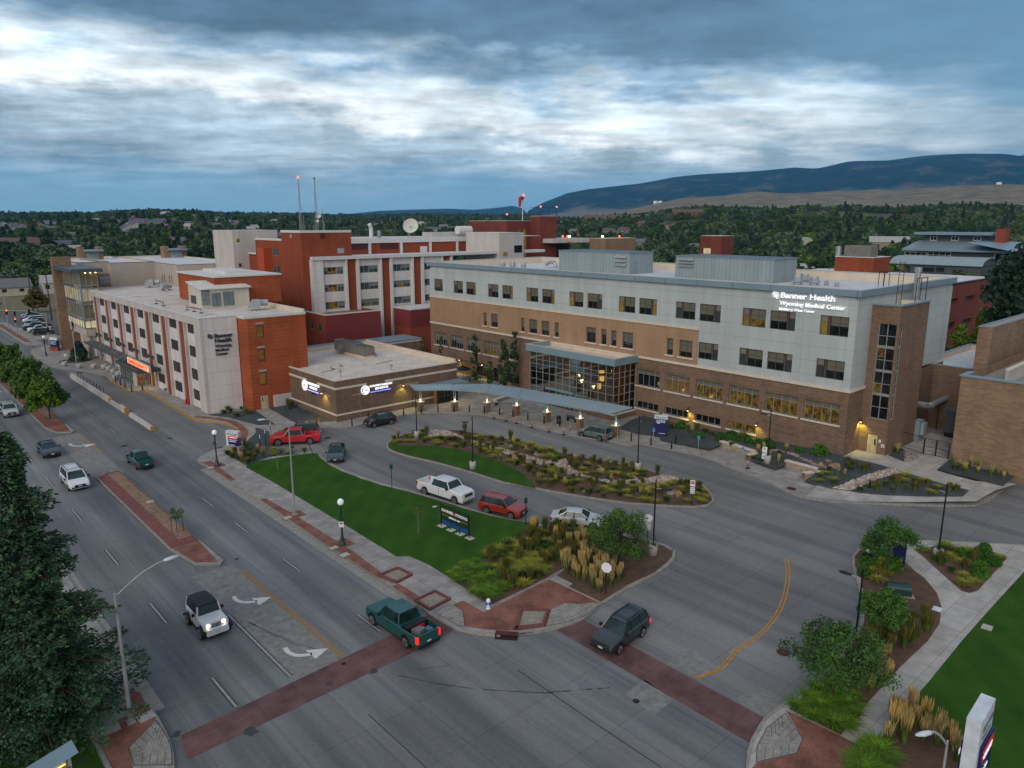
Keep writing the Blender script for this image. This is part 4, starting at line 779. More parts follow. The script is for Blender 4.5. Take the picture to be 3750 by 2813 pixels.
def wall_lamp(pl, c, a, z, lab, pw=22, tilt=0):
 k = MB(); f = lambda d, dz: PP(pl, c, a, z+dz, -d)
 k.path([f(0, 0), f(.25, .18), f(.5, .1), f(.55, -.02)], .025, 'black_metal', 5); c_ = f(.58, -.16); k.lathe(c_, [(.2, 0), (.17, .05), (.06, .16), (.03, .2)], 'black_metal', 10); o = k.build('wall_lamp')
 tag(o, lab, 'wall lamp', 'gooseneck lamps on brick walls'); k = MB(); k.lathe((c_[0], c_[1], c_[2]-.02), [(.09, -.05), (.1, .02)], 'lamp_warm', 8); k.build('bulb', o)
 l = bpy.data.lights.new('lamp_light', 'SPOT'); l.energy = pw*5; l.color = (1, .82, .09); l.spot_size = radians(115); l.spot_blend = .7; l.shadow_soft_size = .08; lo = bpy.data.objects.new('lamp_light', l); COL.objects.link(lo); lo.parent = o; lo.location = (c_[0], c_[1], c_[2]-.1)
 dr = Vector(PP(pl, 0, 0, -1, .22)); lo.rotation_euler = (-dr).to_track_quat('Z', 'Y').to_euler() if False else dr.to_track_quat('-Z', 'Y').to_euler()
for k_, x, y, lab in (('C4',655,915,'gooseneck lamp on brown brick below the gym windows'),('A4',48,1142,'gooseneck lamp on brick left of the amber basement window'),('A3',2068,1300,'gooseneck lamp on brick above the blue pylon sign'),('A3',205,895,'gooseneck lamp at the far left end of the tower wall'),('A3',385,932,'gooseneck lamp above the patio, second from the far end'),('A3',552,968,'gooseneck lamp above the patio door')):
 a, z = onX(k_, x, y, TX); wall_lamp('X', TX, a, z, lab, 26)
a, z = onX('C4', 2065, 868, SX); wall_lamp('X', SX, a, z, 'gooseneck lamp beside the stair tower glass above the beige door', 45)
wall_lamp('Y', TY0-.4, 96.5, 4.2, 'gooseneck lamp on the dark brick wall behind the service pipe', 26)
lb = thing('glass_lobby', 'two storey glass entrance lobby with flat blue-grey roof edge', 'lobby')
zL = onX('P', 2317, 1297.2, TX)[1]; f_ = g('P', 2251.9, 1317.5, zL); f2 = g('P', 1866, 1268.9, zL); LX, LY0, LY1 = f_.x, f_.y, f2.y; fh = .95
k = MB(); k.box(LX, TX, LY0, LY0+.3, zL-fh, zL, 'metal_blue'); k.box(LX, TX, LY1-.3, LY1, zL-fh, zL, 'metal_blue'); k.box(LX, LX+.3, LY0+.3, LY1-.3, zL-fh, zL, 'metal_blue'); k.box(LX-.04, LX+.36, LY0-.04, LY1+.04, zL, zL+.06, 'metal_panel'); k.box(LX+.36, TX, LY0-.04, LY0+.36, zL, zL+.06, 'metal_panel'); k.box(LX+.36, TX, LY1-.36, LY1+.04, zL, zL+.06, 'metal_panel'); k.build('fascia', lb)
k = MB(); k.quad((LX+.3, LY0+.3, zL-.7), (TX, LY0+.3, zL-.7), (TX, LY1-.3, zL-.7), (LX+.3, LY1-.3, zL-.7), 'roof_cream'); k.box(LX+.3, LX+.34, LY0+.3, LY1-.3, zL-.7, zL, 'roof_cream'); k.box(TX-.1, TX-.02, LY0+.3, LY1-.3, zL-.7, zL-.1, 'roof_cream'); k.build('roof', lb)
m_, nt_, b_ = newmat('lobby_glass'); b_.inputs['Base Color'].default_value = (.6, .62, .58, 1); b_.inputs['Roughness'].default_value = .03
tr_ = nt_.nodes.new('ShaderNodeBsdfTransparent'); tr_.inputs[0].default_value = (.42, .40, .34, 1); gl = nt_.nodes.new('ShaderNodeBsdfGlossy'); gl.inputs['Roughness'].default_value = .02; gl.inputs[0].default_value = (.42, .46, .47, 1); fr_ = nt_.nodes.new('ShaderNodeFresnel'); fr_.inputs[0].default_value = 1.45
mx = nt_.nodes.new('ShaderNodeMixShader'); nt_.links.new(math_(nt_, 'ADD', fr_.outputs[0], .05), mx.inputs[0]); nt_.links.new(tr_.outputs[0], mx.inputs[1]); nt_.links.new(gl.outputs[0], mx.inputs[2]); nt_.links.new(mx.outputs[0], nt_.nodes['Material Output'].inputs[0])
gz0, gz1 = 1.0, zL-fh; gx = LX+.5; gy = LY0+.5; gyl = LY1-.5
k = MB(); k.quad((gx, gy, gz0), (gx, gyl, gz0), (gx, gyl, gz1), (gx, gy, gz1), 'lobby_glass'); k.quad((gx, gy, gz0), (TX, gy, gz0), (TX, gy, gz1), (gx, gy, gz1), 'lobby_glass'); k.build('glazing', lb)
k = MB(); hs = [gz0+.0, 2.2, 3.3, 4.4, 5.6, gz1-1.2, gz1-.1]
hs = [gz0, 2.3, 2.6, 3.75, 4.85, 5.9, 6.9, gz1-.08]; hs = [gz0, gz0+1.5, gz0+2.6, gz0+3.75, gz0+4.9, gz0+5.6, gz1-.07]
for z in hs: k.box(gx-.05, gx+.02, gy, gyl, z, z+.05, 'alu_frame'); k.box(gx, TX, gy-.06, gy+.02, z, z+.07, 'alu_frame')
for i in range(13): y = gy+(gyl-gy)*i/12; k.box(gx-.07, gx+.02, y-.025, y+.025, gz0, gz1, 'alu_frame')
for i in range(1, 5): x = gx+(TX-gx)*i/4-.05; k.box(x-.035, x+.035, gy-.09, gy+.02, gz0, gz1, 'alu_frame')
k.build('glazing_frame', lb)
k = MB(); k.box(LX+.35, TX, gy-.25, gy+.12, -.2, gz0-.12, 'brick_brown'); k.box(LX+.35, gx+.15, gy+.12, gy+7.2, -.2, gz0-.12, 'brick_brown'); k.box(LX+.35, gx+.15, gyl-3.5, gyl, -.2, gz0-.12, 'brick_brown'); k.box(LX+.25, gx+.2, gy-.35, gy+7.3, gz0-.12, gz0, 'stone_trim'); k.box(gx+.2, TX, gy-.35, gy+.15, gz0-.12, gz0, 'stone_trim'); k.box(LX+.25, gx+.2, gyl-3.5, gyl+.1, gz0-.12, gz0, 'stone_trim'); k.build('base_wall', lb)
k = MB(); k.box(gx-.1, gx+.1, gy+7.4, gyl-3.6, .1, .25, 'dark_frame')
for i in range(7): y = gy+7.5+i*.95; k.box(gx-.12, gx+.05, y, y+.09, .1, 2.6, 'dark_frame')
k.box(gx-.3, gx+.1, gy+7.4, gyl-3.6, 2.5, 2.75, 'metal_blue'); k.build('entrance_door', lb)
k = MB(); k.quad((gx+.1, gy, .2), (TX-.1, gy, .2), (TX-.1, gyl, .2), (gx+.1, gyl, .2), 'walk_concrete'); k.box(TX-.35, TX-.3, gy+.2, gyl-.2, .2, gz1, 'lobby_wall') if False else None; k.build('floor', lb)
mat('lobby_wall', (.30, .16, .06), .8, var=.3, scale=.6)
k = MB(); k.box(TX-.35, TX-.3, gy+.2, gyl-.2, .2, gz1-.1, 'lobby_wall')
for i in range(4): y = gy+2+i*4.6; k.tube((gx+1.3, y, .2), (gx+1.3, y, gz1), .32, 'stone_block', 10)
k.build('interior', lb)
def pendant(x, y, z, s):
 k = MB()
 for i, (dx, dy, dz, h_, r) in enumerate(((0,0,0,.55,.28),(.75,-.75,.25,.4,.2),(.1,.2,1.1,.25,.34),(.8,-.7,-.8,.5,.17),(-.3,.2,-1.1,.6,.24),(.6,-.8,1.3,.25,.3))):
  k.lathe((x+dx, y+dy, z+dz), [(r*s, 0), (r*s*1.05, h_*s)], 'lamp_amber', 10); k.tube((x+dx, y+dy, z+dz+h_*s), (x+dx, y+dy, gz1), .012, 'black_metal', 4)
 tag(k.build('pendant_lights'), 'cluster of glowing drum pendants hanging inside the glass lobby, '+('the larger one on the right' if s > 1 else 'the smaller one on the left'), 'pendant lamp', 'lobby pendants')
 l = bpy.data.lights.new('pendant_glow', 'POINT'); l.energy = 70; l.color = (1, .62, .2); l.shadow_soft_size = .4; lo = bpy.data.objects.new('pendant_glow', l); COL.objects.link(lo); lo.location = (x, y, z+.4)
pendant(gx+1.6, LY0+4.0, 4.9, 1.15); pendant(gx+1.8, LY0+11.2, 5.3, .85)
rd = thing('radiology_pavilion', 'single storey brown brick radiology pavilion with lit wall signs and white roof', 'building')
RX0, RY0, RX1, RY1, rz = 46.7, 87.19, 67.2, 100.0, 5.72
RYB = 113
k = MB(); wall(k, 'X', RX0, RY0, 101.6, -.2, rz, [], .2, 'brick_dark'); wall(k, 'Y', RY0, RX0, RX1, -.2, rz, [(62.7, 66.6, .15, 2.6)], .3, 'brick_dark'); k.quad((RX1, RY0, 0), (RX1, RYB, 0), (RX1, RYB, rz), (RX1, RY0, rz), 'brick_dark'); k.build('wall', rd)
k = MB(); k.quad((RX0, RY0, rz-.35), (RX1, RY0, rz-.35), (RX1, RYB, rz-.35), (RX0, RYB, rz-.35), 'roof_white'); k.build('roof', rd)
k = MB(); k.box(RX0-.06, RX1+.06, RY0-.06, RY0+.3, rz, rz+.12, 'stone_trim'); k.box(RX0-.06, RX0+.3, RY0+.3, 101.6, rz, rz+.12, 'stone_trim'); k.box(RX1-.3, RX1+.06, RY0+.3, RYB, rz-.35, rz+.55, 'roof_cream'); k.box(RX0+.3, RX0+.34, RY0+.3, 101, rz-.35, rz, 'roof_cream'); k.box(RX0, RX1, RYB-.3, RYB, rz-.35, rz+.3, 'roof_cream'); k.build('parapet', rd)
k = MB()
def band(pl, c, a0, a1, z0, z1): bbox_(k, pl, c, a0, a1, z0, z1, -.035, .0, 'stone_trim')
zb0 = onY('C8', 680, 1025, RY0)[1]
band('Y', RY0, RX0, RX1, .95, 1.2); band('X', RX0, RY0, 101.6, .95, 1.2); x_ = onY('C8', 1075, 545, RY0)[0]; band('Y', RY0, RX0, x_, 4.55, 4.85); x_ = onY('C8', 1325, 505, RY0)[0]; band('Y', RY0, x_, RX1, 4.55, 4.85)
y_ = onX('C8', 412, 530, RX0)[0]; band('X', RX0, RY0, y_, 4.55, 4.85); y_ = onX('C8', 270, 480, RX0)[0]; band('X', RX0, y_, 101.6, 4.55, 4.85); k.build('stone_band', rd)
k = MB(); 
for x in (50.3, 58.6, 64.2): k.box(x, x+.04, RY0-.008, RY0, -.1, rz, 'brick_tan')
k.box(49.2, 52.2, RY0-.014, RY0, 3.35, 3.6, 'brick_tan'); k.box(56.5, 60.2, RY0-.014, RY0, 3.5, 3.85, 'brick_tan'); k.box(RX0-.014, RX0, 88.6, 92.2, 3.3, 3.55, 'brick_tan'); k.build('brick_course', rd)
def rsign(pl, c, cx_, cz, r, xs, tag_):
 t = thing('lit_wall_sign', tag_, 'sign', group='lit radiology wall signs'); k = MB(); n = 24
 for rr, d, mt in ((r, -.14, 'sign_white'), (r*.86, -.155, 'navy_panel'), (r*.8, -.17, 'sign_white')):
  sh = (0, 0) if mt != 'sign_white' or rr == r else (r*.12, 0)
  sgn_ = -1 if pl == 'X' else 1
  P = [PP(pl, c, cx_+sgn_*sh[0]+rr*cos(2*pi*i/n), cz+rr*sin(2*pi*i/n), d) for i in range(n)]; Q = [PP(pl, c, cx_+sgn_*sh[0]+rr*cos(2*pi*i/n), cz+rr*sin(2*pi*i/n), 0) for i in range(n)]
  k.add(P+Q, [tuple(range(n))]+[(i, (i+1) % n, n+(i+1) % n, n+i) for i in range(n)], mt)
 k.build('disc', t); s = 1 if pl == 'Y' else -1
 text_fit('OPR', pl, c, cx_-s*r*.35, cz-r*.14, r*.9, r*.34, 'sign_orange_glow' if False else 'grey_door', t, -.19, .01)
 a = cx_+s*xs[0]; text_fit('OUTPATIENT RADIOLOGY', pl, c, a, cz+r*.45, xs[1], r*.42, 'sign_white', t, -.12, .04, .006); text_fit('MRI SERVICES', pl, c, a+s*xs[1]*.24, cz-r*.2, xs[1]*.56, r*.42, 'sign_white', t, -.12, .04, .006)
 k = MB(); a0, a1 = sorted((a, a+s*xs[1]*.95)); bbox_(k, pl, c, a0, a1, cz-r*.78, cz-r*.4, -.1, 0, 'sign_blue_glow'); k.build('blue_bar', t); text_fit('Focused on Care, Driven by Excellence', pl, c, a+s*.08, cz-r*.68, xs[1]*.9, r*.17, 'sign_white', t, -.12, .01); text_fit('1307 EAST 2nd', pl, c, a+s*xs[1]*.28, cz-r*1.2, xs[1]*.42, r*.22, 'letter_dark', t, -.05, .02)
x_, z_ = onY('C8', 1057, 660, RY0); x2, _ = onY('C8', 1110, 590, RY0); x3, _ = onY('C8', 1420, 560, RY0); rsign('Y', RY0, x_, z_, x2-x_, (x2-x_, x3-x2), 'glowing white and blue radiology sign on the front wall of the brown pavilion')
y_, z_ = onX('C8', 248, 590, RX0); y2, _ = onX('C8', 282, 590, RX0); y3, _ = onX('C8', 450, 620, RX0); rsign('X', RX0, y_, z_, .78, (y_-y2, y2-y3), 'smaller looking radiology sign on the street side wall of the brown pavilion')
a, z = onY('C8', 1545, 572, RY0); wall_lamp('Y', RY0, a, z, 'gooseneck lamp right of the front radiology sign', 30); a, z = onX('C8', 520, 675, RX0); wall_lamp('X', RX0, a, z, 'gooseneck lamp right of the street side radiology sign', 40)
k = MB(); 
for x in (62.7, 64.0, 64.65, 65.3, 66.5): k.box(x, x+.09, RY0-1.0, RY0-.9, .15, 2.6, 'dark_frame')
k.box(62.7, 66.6, RY0-1.0, RY0-.9, 2.5, 2.7, 'dark_frame'); k.box(62.7, 66.6, RY0-1.0, RY0-.9, .15, .25, 'dark_frame'); k.box(62.7, 66.6, RY0-.99, RY0-.92, 1.15, 1.22, 'dark_frame')
v_ = k.build('entrance_door', rd); k = MB(); k.quad((62.75, RY0-.95, .2), (66.55, RY0-.95, .2), (66.55, RY0-.95, 2.6), (62.75, RY0-.95, 2.6), 'glass_dark'); k.quad((62.75, RY0-.95, .2), (62.75, RY0, .2), (62.75, RY0, 2.6), (62.75, RY0-.95, 2.6), 'glass_warm'); k.build('pane', v_)
k = MB(); k.box(62.0, 67.4, RY0-2.3, RY0, 3.1, 3.22, 'seam_roof'); k.box(61.9, 67.5, RY0-2.4, RY0-2.3, 2.95, 3.3, 'metal_blue')
for i in range(13): k.box(62.1+i*.42, 62.14+i*.42, RY0-2.3, RY0, 3.22, 3.28, 'metal_blue')
k.build('door_canopy', rd)
t = thing('rooftop_air_unit', 'long grey air handling unit with sloped hood on the pavilion roof', 'air unit'); p = g('C8', 1048, 240, rz-.35); yy1 = onX('C8', 655, 130, p.x)[0]; x1_ = onY('C8', 1180, 200, p.y)[0]
k = MB(); k.box(p.x, x1_, p.y, yy1, rz-.35, rz+.1, 'roof_cream'); k.build('kerb', t); k = MB(); k.box(p.x-.1, x1_+.1, p.y-.1, p.y+2.6, rz+.1, rz+1.5, 'louvre_warm' if 'louvre_warm' in MT else 'grey_unit' if 'grey_unit' in MT else 'stucco_beige'); mat('grey_unit', (.2, .185, .17), .6); k = MB(); k.box(p.x-.1, x1_+.1, p.y-.1, p.y+2.6, rz+.1, rz+1.5, 'grey_unit'); k.box(p.x-.1, x1_-.3, p.y+2.6, yy1, rz+.1, rz+1.75, 'grey_unit'); k.add([(p.x-.1, yy1-1.5, rz+1.2), (p.x-.1, yy1-3.3, rz+1.2), (p.x-.9, yy1-1.5, rz+.3), (p.x-.9, yy1-3.3, rz+.3), (p.x-.1, yy1-1.5, rz+.3), (p.x-.1, yy1-3.3, rz+.3)], [(0,1,3,2), (0,2,4), (1,5,3)], 'grey_unit')
for i in range(14): k.box(p.x-.1, x1_, p.y+i*.62, p.y+i*.62+.05, rz+1.75 if i > 4 else rz+1.5, rz+1.82 if i > 4 else rz+1.57, 'slate_roof')
k.build('casing', t)
for k_, x, y, h_, lab in (('C8',728,485,1.1,'pale capped vent pipe near the front corner of the pavilion roof'),('C8',1412,395,.8,'thin capped vent pipe near the right edge of the pavilion roof')):
 p = g(k_, x, y, rz-.35); k = MB(); k.tube(p, p+Vector((0,0,h_)), .07, 'galvanised', 8); k.lathe((p.x, p.y, p.z+h_*.6), [(.12,0),(.2,.05),(.2,.35),(.1,.42)], 'galvanised', 10); tag(k.build('vent_pipe'), lab, 'vent pipe')
p = g('C8', 728, 345, rz-.35); k = MB(); k.lathe(p, [(.35,0),(.35,.12),(.25,.14),(.3,.3),(.2,.42),(.05,.5)], 'galvanised', 12); tag(k.build('turbine_vent'), 'small round silver turbine vent on the pavilion roof', 'roof vent')
p = g('C8', 600, 372, rz-.35); k = MB(); k.tube(p, p+Vector((0,0,.4)), .06, 'black_metal', 6); k.tube(p, p+Vector((.4,-.3,.05)), .05, 'black_metal', 6); tag(k.build('drain_stub'), 'small black pipe stub on the pavilion roof', 'pipe')
cp = thing('entrance_canopy', 'long bent blue-grey ribbed metal canopy on brick piers by the lobby', 'canopy')
zc_ = 3.45
FE = [g('A3', *p, zc_-.1) for p in ((45,1163),(310,1158),(570,1180),(800,1220),(1480,1335))]
RE = [g('A3', *p, zc_+.35) for p in ((0,1122),(325,1122),(600,1120),(830,1150),(1640,1290))]
k = MB()
for i in range(4):
 a, b, c_, d = FE[i], FE[i+1], RE[i+1], RE[i]; k.quad(a, b, c_, d, 'seam_canopy') if False else k.quad(a, b, c_, d, 'metal_blue'); dz = Vector((0, 0, -.16)); k.quad(a+dz, b+dz, c_+dz, d+dz, 'metal_siding')
 k.quad(a+dz, b+dz, b, a, 'metal_blue'); k.quad(d+dz, c_+dz, c_, d, 'metal_blue')
k.quad(FE[0], RE[0], RE[0]+dz, FE[0]+dz, 'metal_blue'); k.quad(FE[4], RE[4], RE[4]+dz, FE[4]+dz, 'metal_blue'); k.build('roof_sheet', cp)
k = MB()
for i in range(4):
 n = max(3, int((FE[i+1]-FE[i]).length/.42))
 for j in range(n+1):
  a = FE[i].lerp(FE[i+1], j/n); b = RE[i].lerp(RE[i+1], j/n); k.tube(a+Vector((0,0,.03)), b+Vector((0,0,.03)), .035, 'metal_panel', 4)
k.build('seam', cp)
k = MB(); mid = [FE[i].lerp(RE[i], .45)+Vector((0,0,-.25)) for i in range(5)]; k.path(mid, .09, 'metal_blue', 6)
for i in range(4):
 for t_ in (.15, .5, .85): a = FE[i].lerp(FE[i+1], t_); b = RE[i].lerp(RE[i+1], t_); k.tube(a+Vector((0,0,-.2)), b+Vector((0,0,-.2)), .05, 'metal_blue', 4)
k.build('beam', cp)
for x, b_ in ((78,1325),(330,1325),(568,1330),(785,1355),(1010,1405),(1253,1455),(1517,1510)):
 p = g('A3', x, b_, .15); p = p+Vector((.35, .35, 0)); k = MB(); k.obox(p, 0, .72, .72, .15, 1.5, 'brick_brown'); pr_ = k.build('pier', cp); k = MB(); k.obox(p, 0, .86, .86, 1.5, 1.62, 'stone_trim'); k.build('cap', pr_)
 k = MB(); k.tube((p.x-.14, p.y, 1.62), (p.x-.14, p.y, zc_-.1), .055, 'metal_blue', 6); k.tube((p.x+.14, p.y, 1.62), (p.x+.14, p.y, zc_-.1), .055, 'metal_blue', 6); k.build('post', pr_)
 k = MB(); k.lathe((p.x-.2, p.y-.28, 1.64), [(.06, 0), (.06, .32), (.03, .34)], 'lamp_warm', 8); k.build('lamp', pr_)
 for dx, dy in ((-.45, -.45), (.5, -.5)):
  l = bpy.data.lights.new('pier_light', 'POINT'); l.energy = 5; l.color = (1, .72, .2); l.shadow_soft_size = .1; lo = bpy.data.objects.new('pier_light', l); COL.objects.link(lo); lo.location = (p.x+dx*.5, p.y+dy*.9, 2.05)
l = bpy.data.lights.new('soffit_light', 'AREA'); l.energy = 70; l.color = (1, .75, .3); l.size = 3.5; lo = bpy.data.objects.new('soffit_light', l); COL.objects.link(lo); lo.location = (64.7, RY0-1.5, 2.9)
ew = thing('emergency_wing', 'four storey white panelled wing with red brick strips and emergency entrance on the street', 'hospital building')
EX, EY0, EY1, ez = 35.34, 103.37, 168.1, 13.55; RC = .38
rowsE = [(11.0, 12.4), (7.6, 9.2), (4.2, 5.85), (1.2, 2.75)]
k = MB(); k.box(EX, EX+.5, EY0, EY1, 12.5, ez, 'stucco_white')
k.box(EX, EX+.5, EY0, EY0+2.5, -.3, 12.5, 'stucco_white'); k.box(EX, EX+.5, EY1-1.6, EY1, -.3, 12.5, 'stucco_white')
wins = []; fins = []; brs = []; lo_ = EY0+2.5
for i in range(8):
 w0 = 106.25+8.05*i; f1 = w0+3.6; f2 = w0+5.85; 
 if i < 7: fins += [(f1, f1+.3), (f2, f2+.3)]; brs.append((f1+.3, f2))
for a, b in fins: k.box(EX-.03, EX+RC+.02, a, b, -.3, 12.5, 'stucco_white')
k.build('pier_fin', ew)
k = MB(); hl = []; cur = EY0+2.5
for i in range(8):
 w0 = 106.25+8.05*i
 for j, (a, b) in enumerate(rowsE):
  if j == 3 and i > 2: continue
  hl.append((w0, w0+3.3, a, b))
segs = []; c0 = EY0+2.5
for a, b in brs: segs.append((c0, a-.3)); c0 = b+.3
segs.append((c0, EY1-1.6))
for a, b in segs: k = MB(); wall(k, 'X', EX, a, b, -.3, 12.5, [h for h in hl if a <= h[0] < b], RC+.15, 'white_panel', d=RC); k.build('panel_wall', ew)
k = MB()
for a, b in brs: k.quad((EX+.1, a, -.3), (EX+.1, b, -.3), (EX+.1, b, 12.5), (EX+.1, a, 12.5), 'brick_red')
k.build('brick_strip', ew)
for i, h in enumerate(hl): win(ew, 'X', EX, h[0], h[1], h[2], h[3], RC+.13, [.4, .68], [], frame='dark_frame', pane='glass_dark', bl=[(.0, 1, .05, .95, 'curtain')] if False else ([(random.choice([0, .4]), 1, .0, 1, 'blind_dim')]), mull=.07)
k = MB(); ex1 = 40.5; wall(k, 'Y', EY0, EX+.5, ex1, -.3, ez, [], .2, 'white_panel'); k.build('end_wall', ew); k = MB(); k.quad((EX+.5, EY1, 0), (62, EY1, 0), (62, EY1, ez), (EX+.5, EY1, ez), 'stucco_white'); k.build('rear_wall', ew)
RXa, RYa, RXb = 41.0, 100.88, 49.78
k = MB(); wo = [(lambda p, q_: (p[0], q_[0], q_[1], p[1]))(onY('A2', x0, y0, RYa), onY('A2', x1, y1, RYa)) for x0, y0, x1, y1 in ((475,993,538,1075),(487,1168,550,1250),(500,1342,563,1422))]
wall(k, 'Y', RYa, RXa, RXb, -.3, 13.3, wo, .15, 'brick_orange'); wall(k, 'X', RXa-.4, RYa+.4, EY0, -.3, 13.3, [], .1, 'brick_orange'); k.quad((RXa, RYa, -.3), (RXa-.4, RYa+.4, -.3), (RXa-.4, RYa+.4, 13.3), (RXa, RYa, 13.3), 'brick_orange'); k.quad((RXb, RYa, -.3), (RXb, 150, -.3), (RXb, 150, 13.3), (RXb, RYa, 13.3), 'brick_orange'); k.build('orange_brick_wall', ew)
for h in wo:
 win(ew, 'Y', RYa, *h, .15, [], [], pane='glass_warm', frame='black_metal', fw=.09, bl=[(.06, .94, .0, .5, 'glass_amber2')] if False else []); k = MB(); k.box(h[0], h[1], RYa-.06, RYa+.1, h[3]+.18, h[3]+.45, 'louvre'); k.build('louvre', ew)
k = MB(); d0 = onY('A2', 512, 1512, RYa); d1 = onY('A2', 572, 1600, RYa); k.box(d0[0], d1[0], RYa-.05, RYa+.02, .15, d0[1], 'beige_door'); k.box(d0[0]+.15, d0[0]+.28, RYa-.07, RYa-.05, 1.3, 1.9, 'black_metal'); k.build('door', ew)
k = MB(); d0 = onY('A2', 605, 1530, RYa); k.box(d0[0], 46.7, RYa-.25, RYa, -.2, 1.9, 'stucco_white'); k.build('plinth', ew)
zE = ez-.12
k = MB(); k.poly([V2(EX+.3, EY0+.3), V2(ex1, EY0+.3), V2(ex1+.3, RYa+.3), V2(RXb-.2, RYa+.3), V2(RXb-.2, 150), V2(62, 150), V2(62, EY1), V2(EX+.3, EY1)], zE-.12, 'roof_white'); k.build('roof', ew)
k = MB(); k.box(EX-.06, EX+.3, EY0-.06, EY1, ez, ez+.08, 'white_trim'); k.box(EX+.3, RXa-.1, EY0-.06, EY0+.3, ez, ez+.08, 'white_trim'); k.box(RXa-.4, RXb+.05, RYa-.06, RYa+.3, 13.3, ez+.08, 'white_trim'); k.box(RXa-.46, RXa-.1, RYa+.3, EY0-.06, 13.3, ez+.08, 'white_trim'); k.box(RXb-.3, RXb+.06, RYa+.3, 118, 13.1, ez+.5, 'roof_cream'); k.build('parapet', ew)
def onE(k_, x, y): return onY(k_, x, y, EY0)
def esgn(s, x0, y0, x1, ytop, bold=0):
 a, z = onE('C7', x0, y0); b, _ = onE('C7', x1, y0); z2 = onE('C7', x0, ytop)[1]; text_fit(s, 'Y', EY0, a, z, b-a, z2-z, 'letter_dark', ew, -.12, .05, bold)
esgn('Banner', 1855, 800, 2105, 748, .02); esgn('Health', 1862, 868, 2088, 812, .02); esgn('Wyoming', 1868, 932, 2090, 890, .01); esgn('Medical', 1872, 988, 2048, 948, .01); esgn('Center', 1876, 1040, 2040, 1002, .01)
a, z = onE('C7', 1765, 815); b, _ = onE('C7', 1838, 815); z2 = onE('C7', 1765, 745)[1]; wave_logo(ew, 'Y', EY0, a, z, b-a, (z2-z)*.85, 'letter_dark', -.1)
cx0 = 32.35
k = MB(); cx0, cx1 = 32.35, 35.3
mat('metal_dark', (.09, .105, .115), .5, metal=.2)
k = MB(); k.box(33.3, 35.3, 137, 162.5, 3.45, 3.62, 'slate_roof'); k.box(33.15, 33.3, 137, 162.6, 3.38, 3.75, 'metal_dark'); k.build('canopy', ew)
k = MB(); k.box(cx0, 35.9, 124.2, 137, 3.35, 3.6, 'slate_roof'); k.box(cx0-.12, cx0, 124.1, 137, 3.1, 3.72, 'metal_dark'); k.box(cx0-.12, 35.9, 124.0, 124.1, 3.1, 3.72, 'metal_dark')
for i in range(24): k.box(cx0, 35.3, 124.5+i*.52, 124.56+i*.52, 3.6, 3.68, 'metal_dark')
k.build('porch_roof', ew)
k = MB()
for a, b in fins:
 if a > 122: k.box(EX-.35, EX-.03, a-.1, b+.1, 4.9, 5.4, 'metal_dark'); k.tube((EX-.2, (a+b)/2, 5.1), (33.4 if a > 137 else 32.6, (a+b)/2, 3.75), .03, 'grey_pole', 5)
k.build('tie_rod', ew)
k = MB(); k.box(33.0, 35.3, 129.0, 129.25, .15, 3.3, 'stucco_white'); k.box(33.0, 33.25, 129.25, 129.9, .15, 3.3, 'stucco_white'); k.box(33.0, 33.25, 137.4, 137.9, .15, 3.3, 'stucco_white'); k.box(33.0, 33.25, 129.9, 137.4, 2.9, 3.3, 'stucco_white'); k.build('porch_wall', ew)
f = win(ew, 'X', 33.0, 129.9, 137.4, .2, 2.9, .1, [.17, .33, .5, .67, .83], [.35], pane='glass_green', frame='alu_frame')
f = win(ew, 'Y', 129.0, 33.3, 35.2, .2, 2.75, -.03, [.33, .67], [.72], pane='glass_warm', frame='alu_frame', name='sliding_door', bl=[(.05, .95, .78, .95, 'sign_white')] if False else []); k = MB(); k.box(33.35, 35.15, 128.93, 128.95, 1.3, 1.5, 'sign_red'); k.build('red_band', f)
l = bpy.data.lights.new('porch_light', 'AREA'); l.energy = 45; l.color = (1, .85, .55); l.size = 2; lo = bpy.data.objects.new('porch_light', l); COL.objects.link(lo); lo.location = (34, 126.5, 3.05)
t = thing('emergency_sign', 'glowing orange EMERGENCY sign standing on the porch roof', 'sign', (0, 0, 0))
sa = onX('C7', 690, 1150, 32.9); sb = onX('C7', 970, 1150, 32.9); sY0, sY1 = sb[0], sa[0]
k = MB(); k.box(32.9, 33.2, sY0, sY1, 3.75, 4.85, 'stucco_white'); k.build('cabinet', t); k = MB(); k.box(32.88, 32.9, sY0+.25, sY1-.25, 3.9, 4.7, 'sign_orange_glow'); k.build('lit_face', t); text_fit('EMERGENCY', 'X', 32.88, sY1-.7, 4.02, (sY1-sY0)-1.4, .56, 'sign_red_glow', t, -.02, .01, .03)
t = thing('roof_plant_room', 'cream ribbed roof plant room with grey double doors and lean-to metal roof', 'plant room')
p = g('A1', 1490, 862, zE); zt0 = zat('A1', 1455, 712, p); yb = onX('A1', 1395, 830, p.x)[0]; xr_ = onY('A1', 1840, 830, p.y)[0]
k = MB(); k.box(p.x, xr_, p.y, yb, zE-.1, zt0-.3, 'cream_siding'); k.add([(p.x, p.y, zt0-.3), (p.x, yb, zt0-.3), (p.x, yb, zt0+.35), (p.x, p.y, zt0-.3), (xr_, p.y, zt0-.3), (xr_, yb, zt0-.3), (xr_, yb, zt0+.35)], [(0,1,2), (4,6,5), (1,5,6,2)], 'cream_siding'); k.build('wall', t)
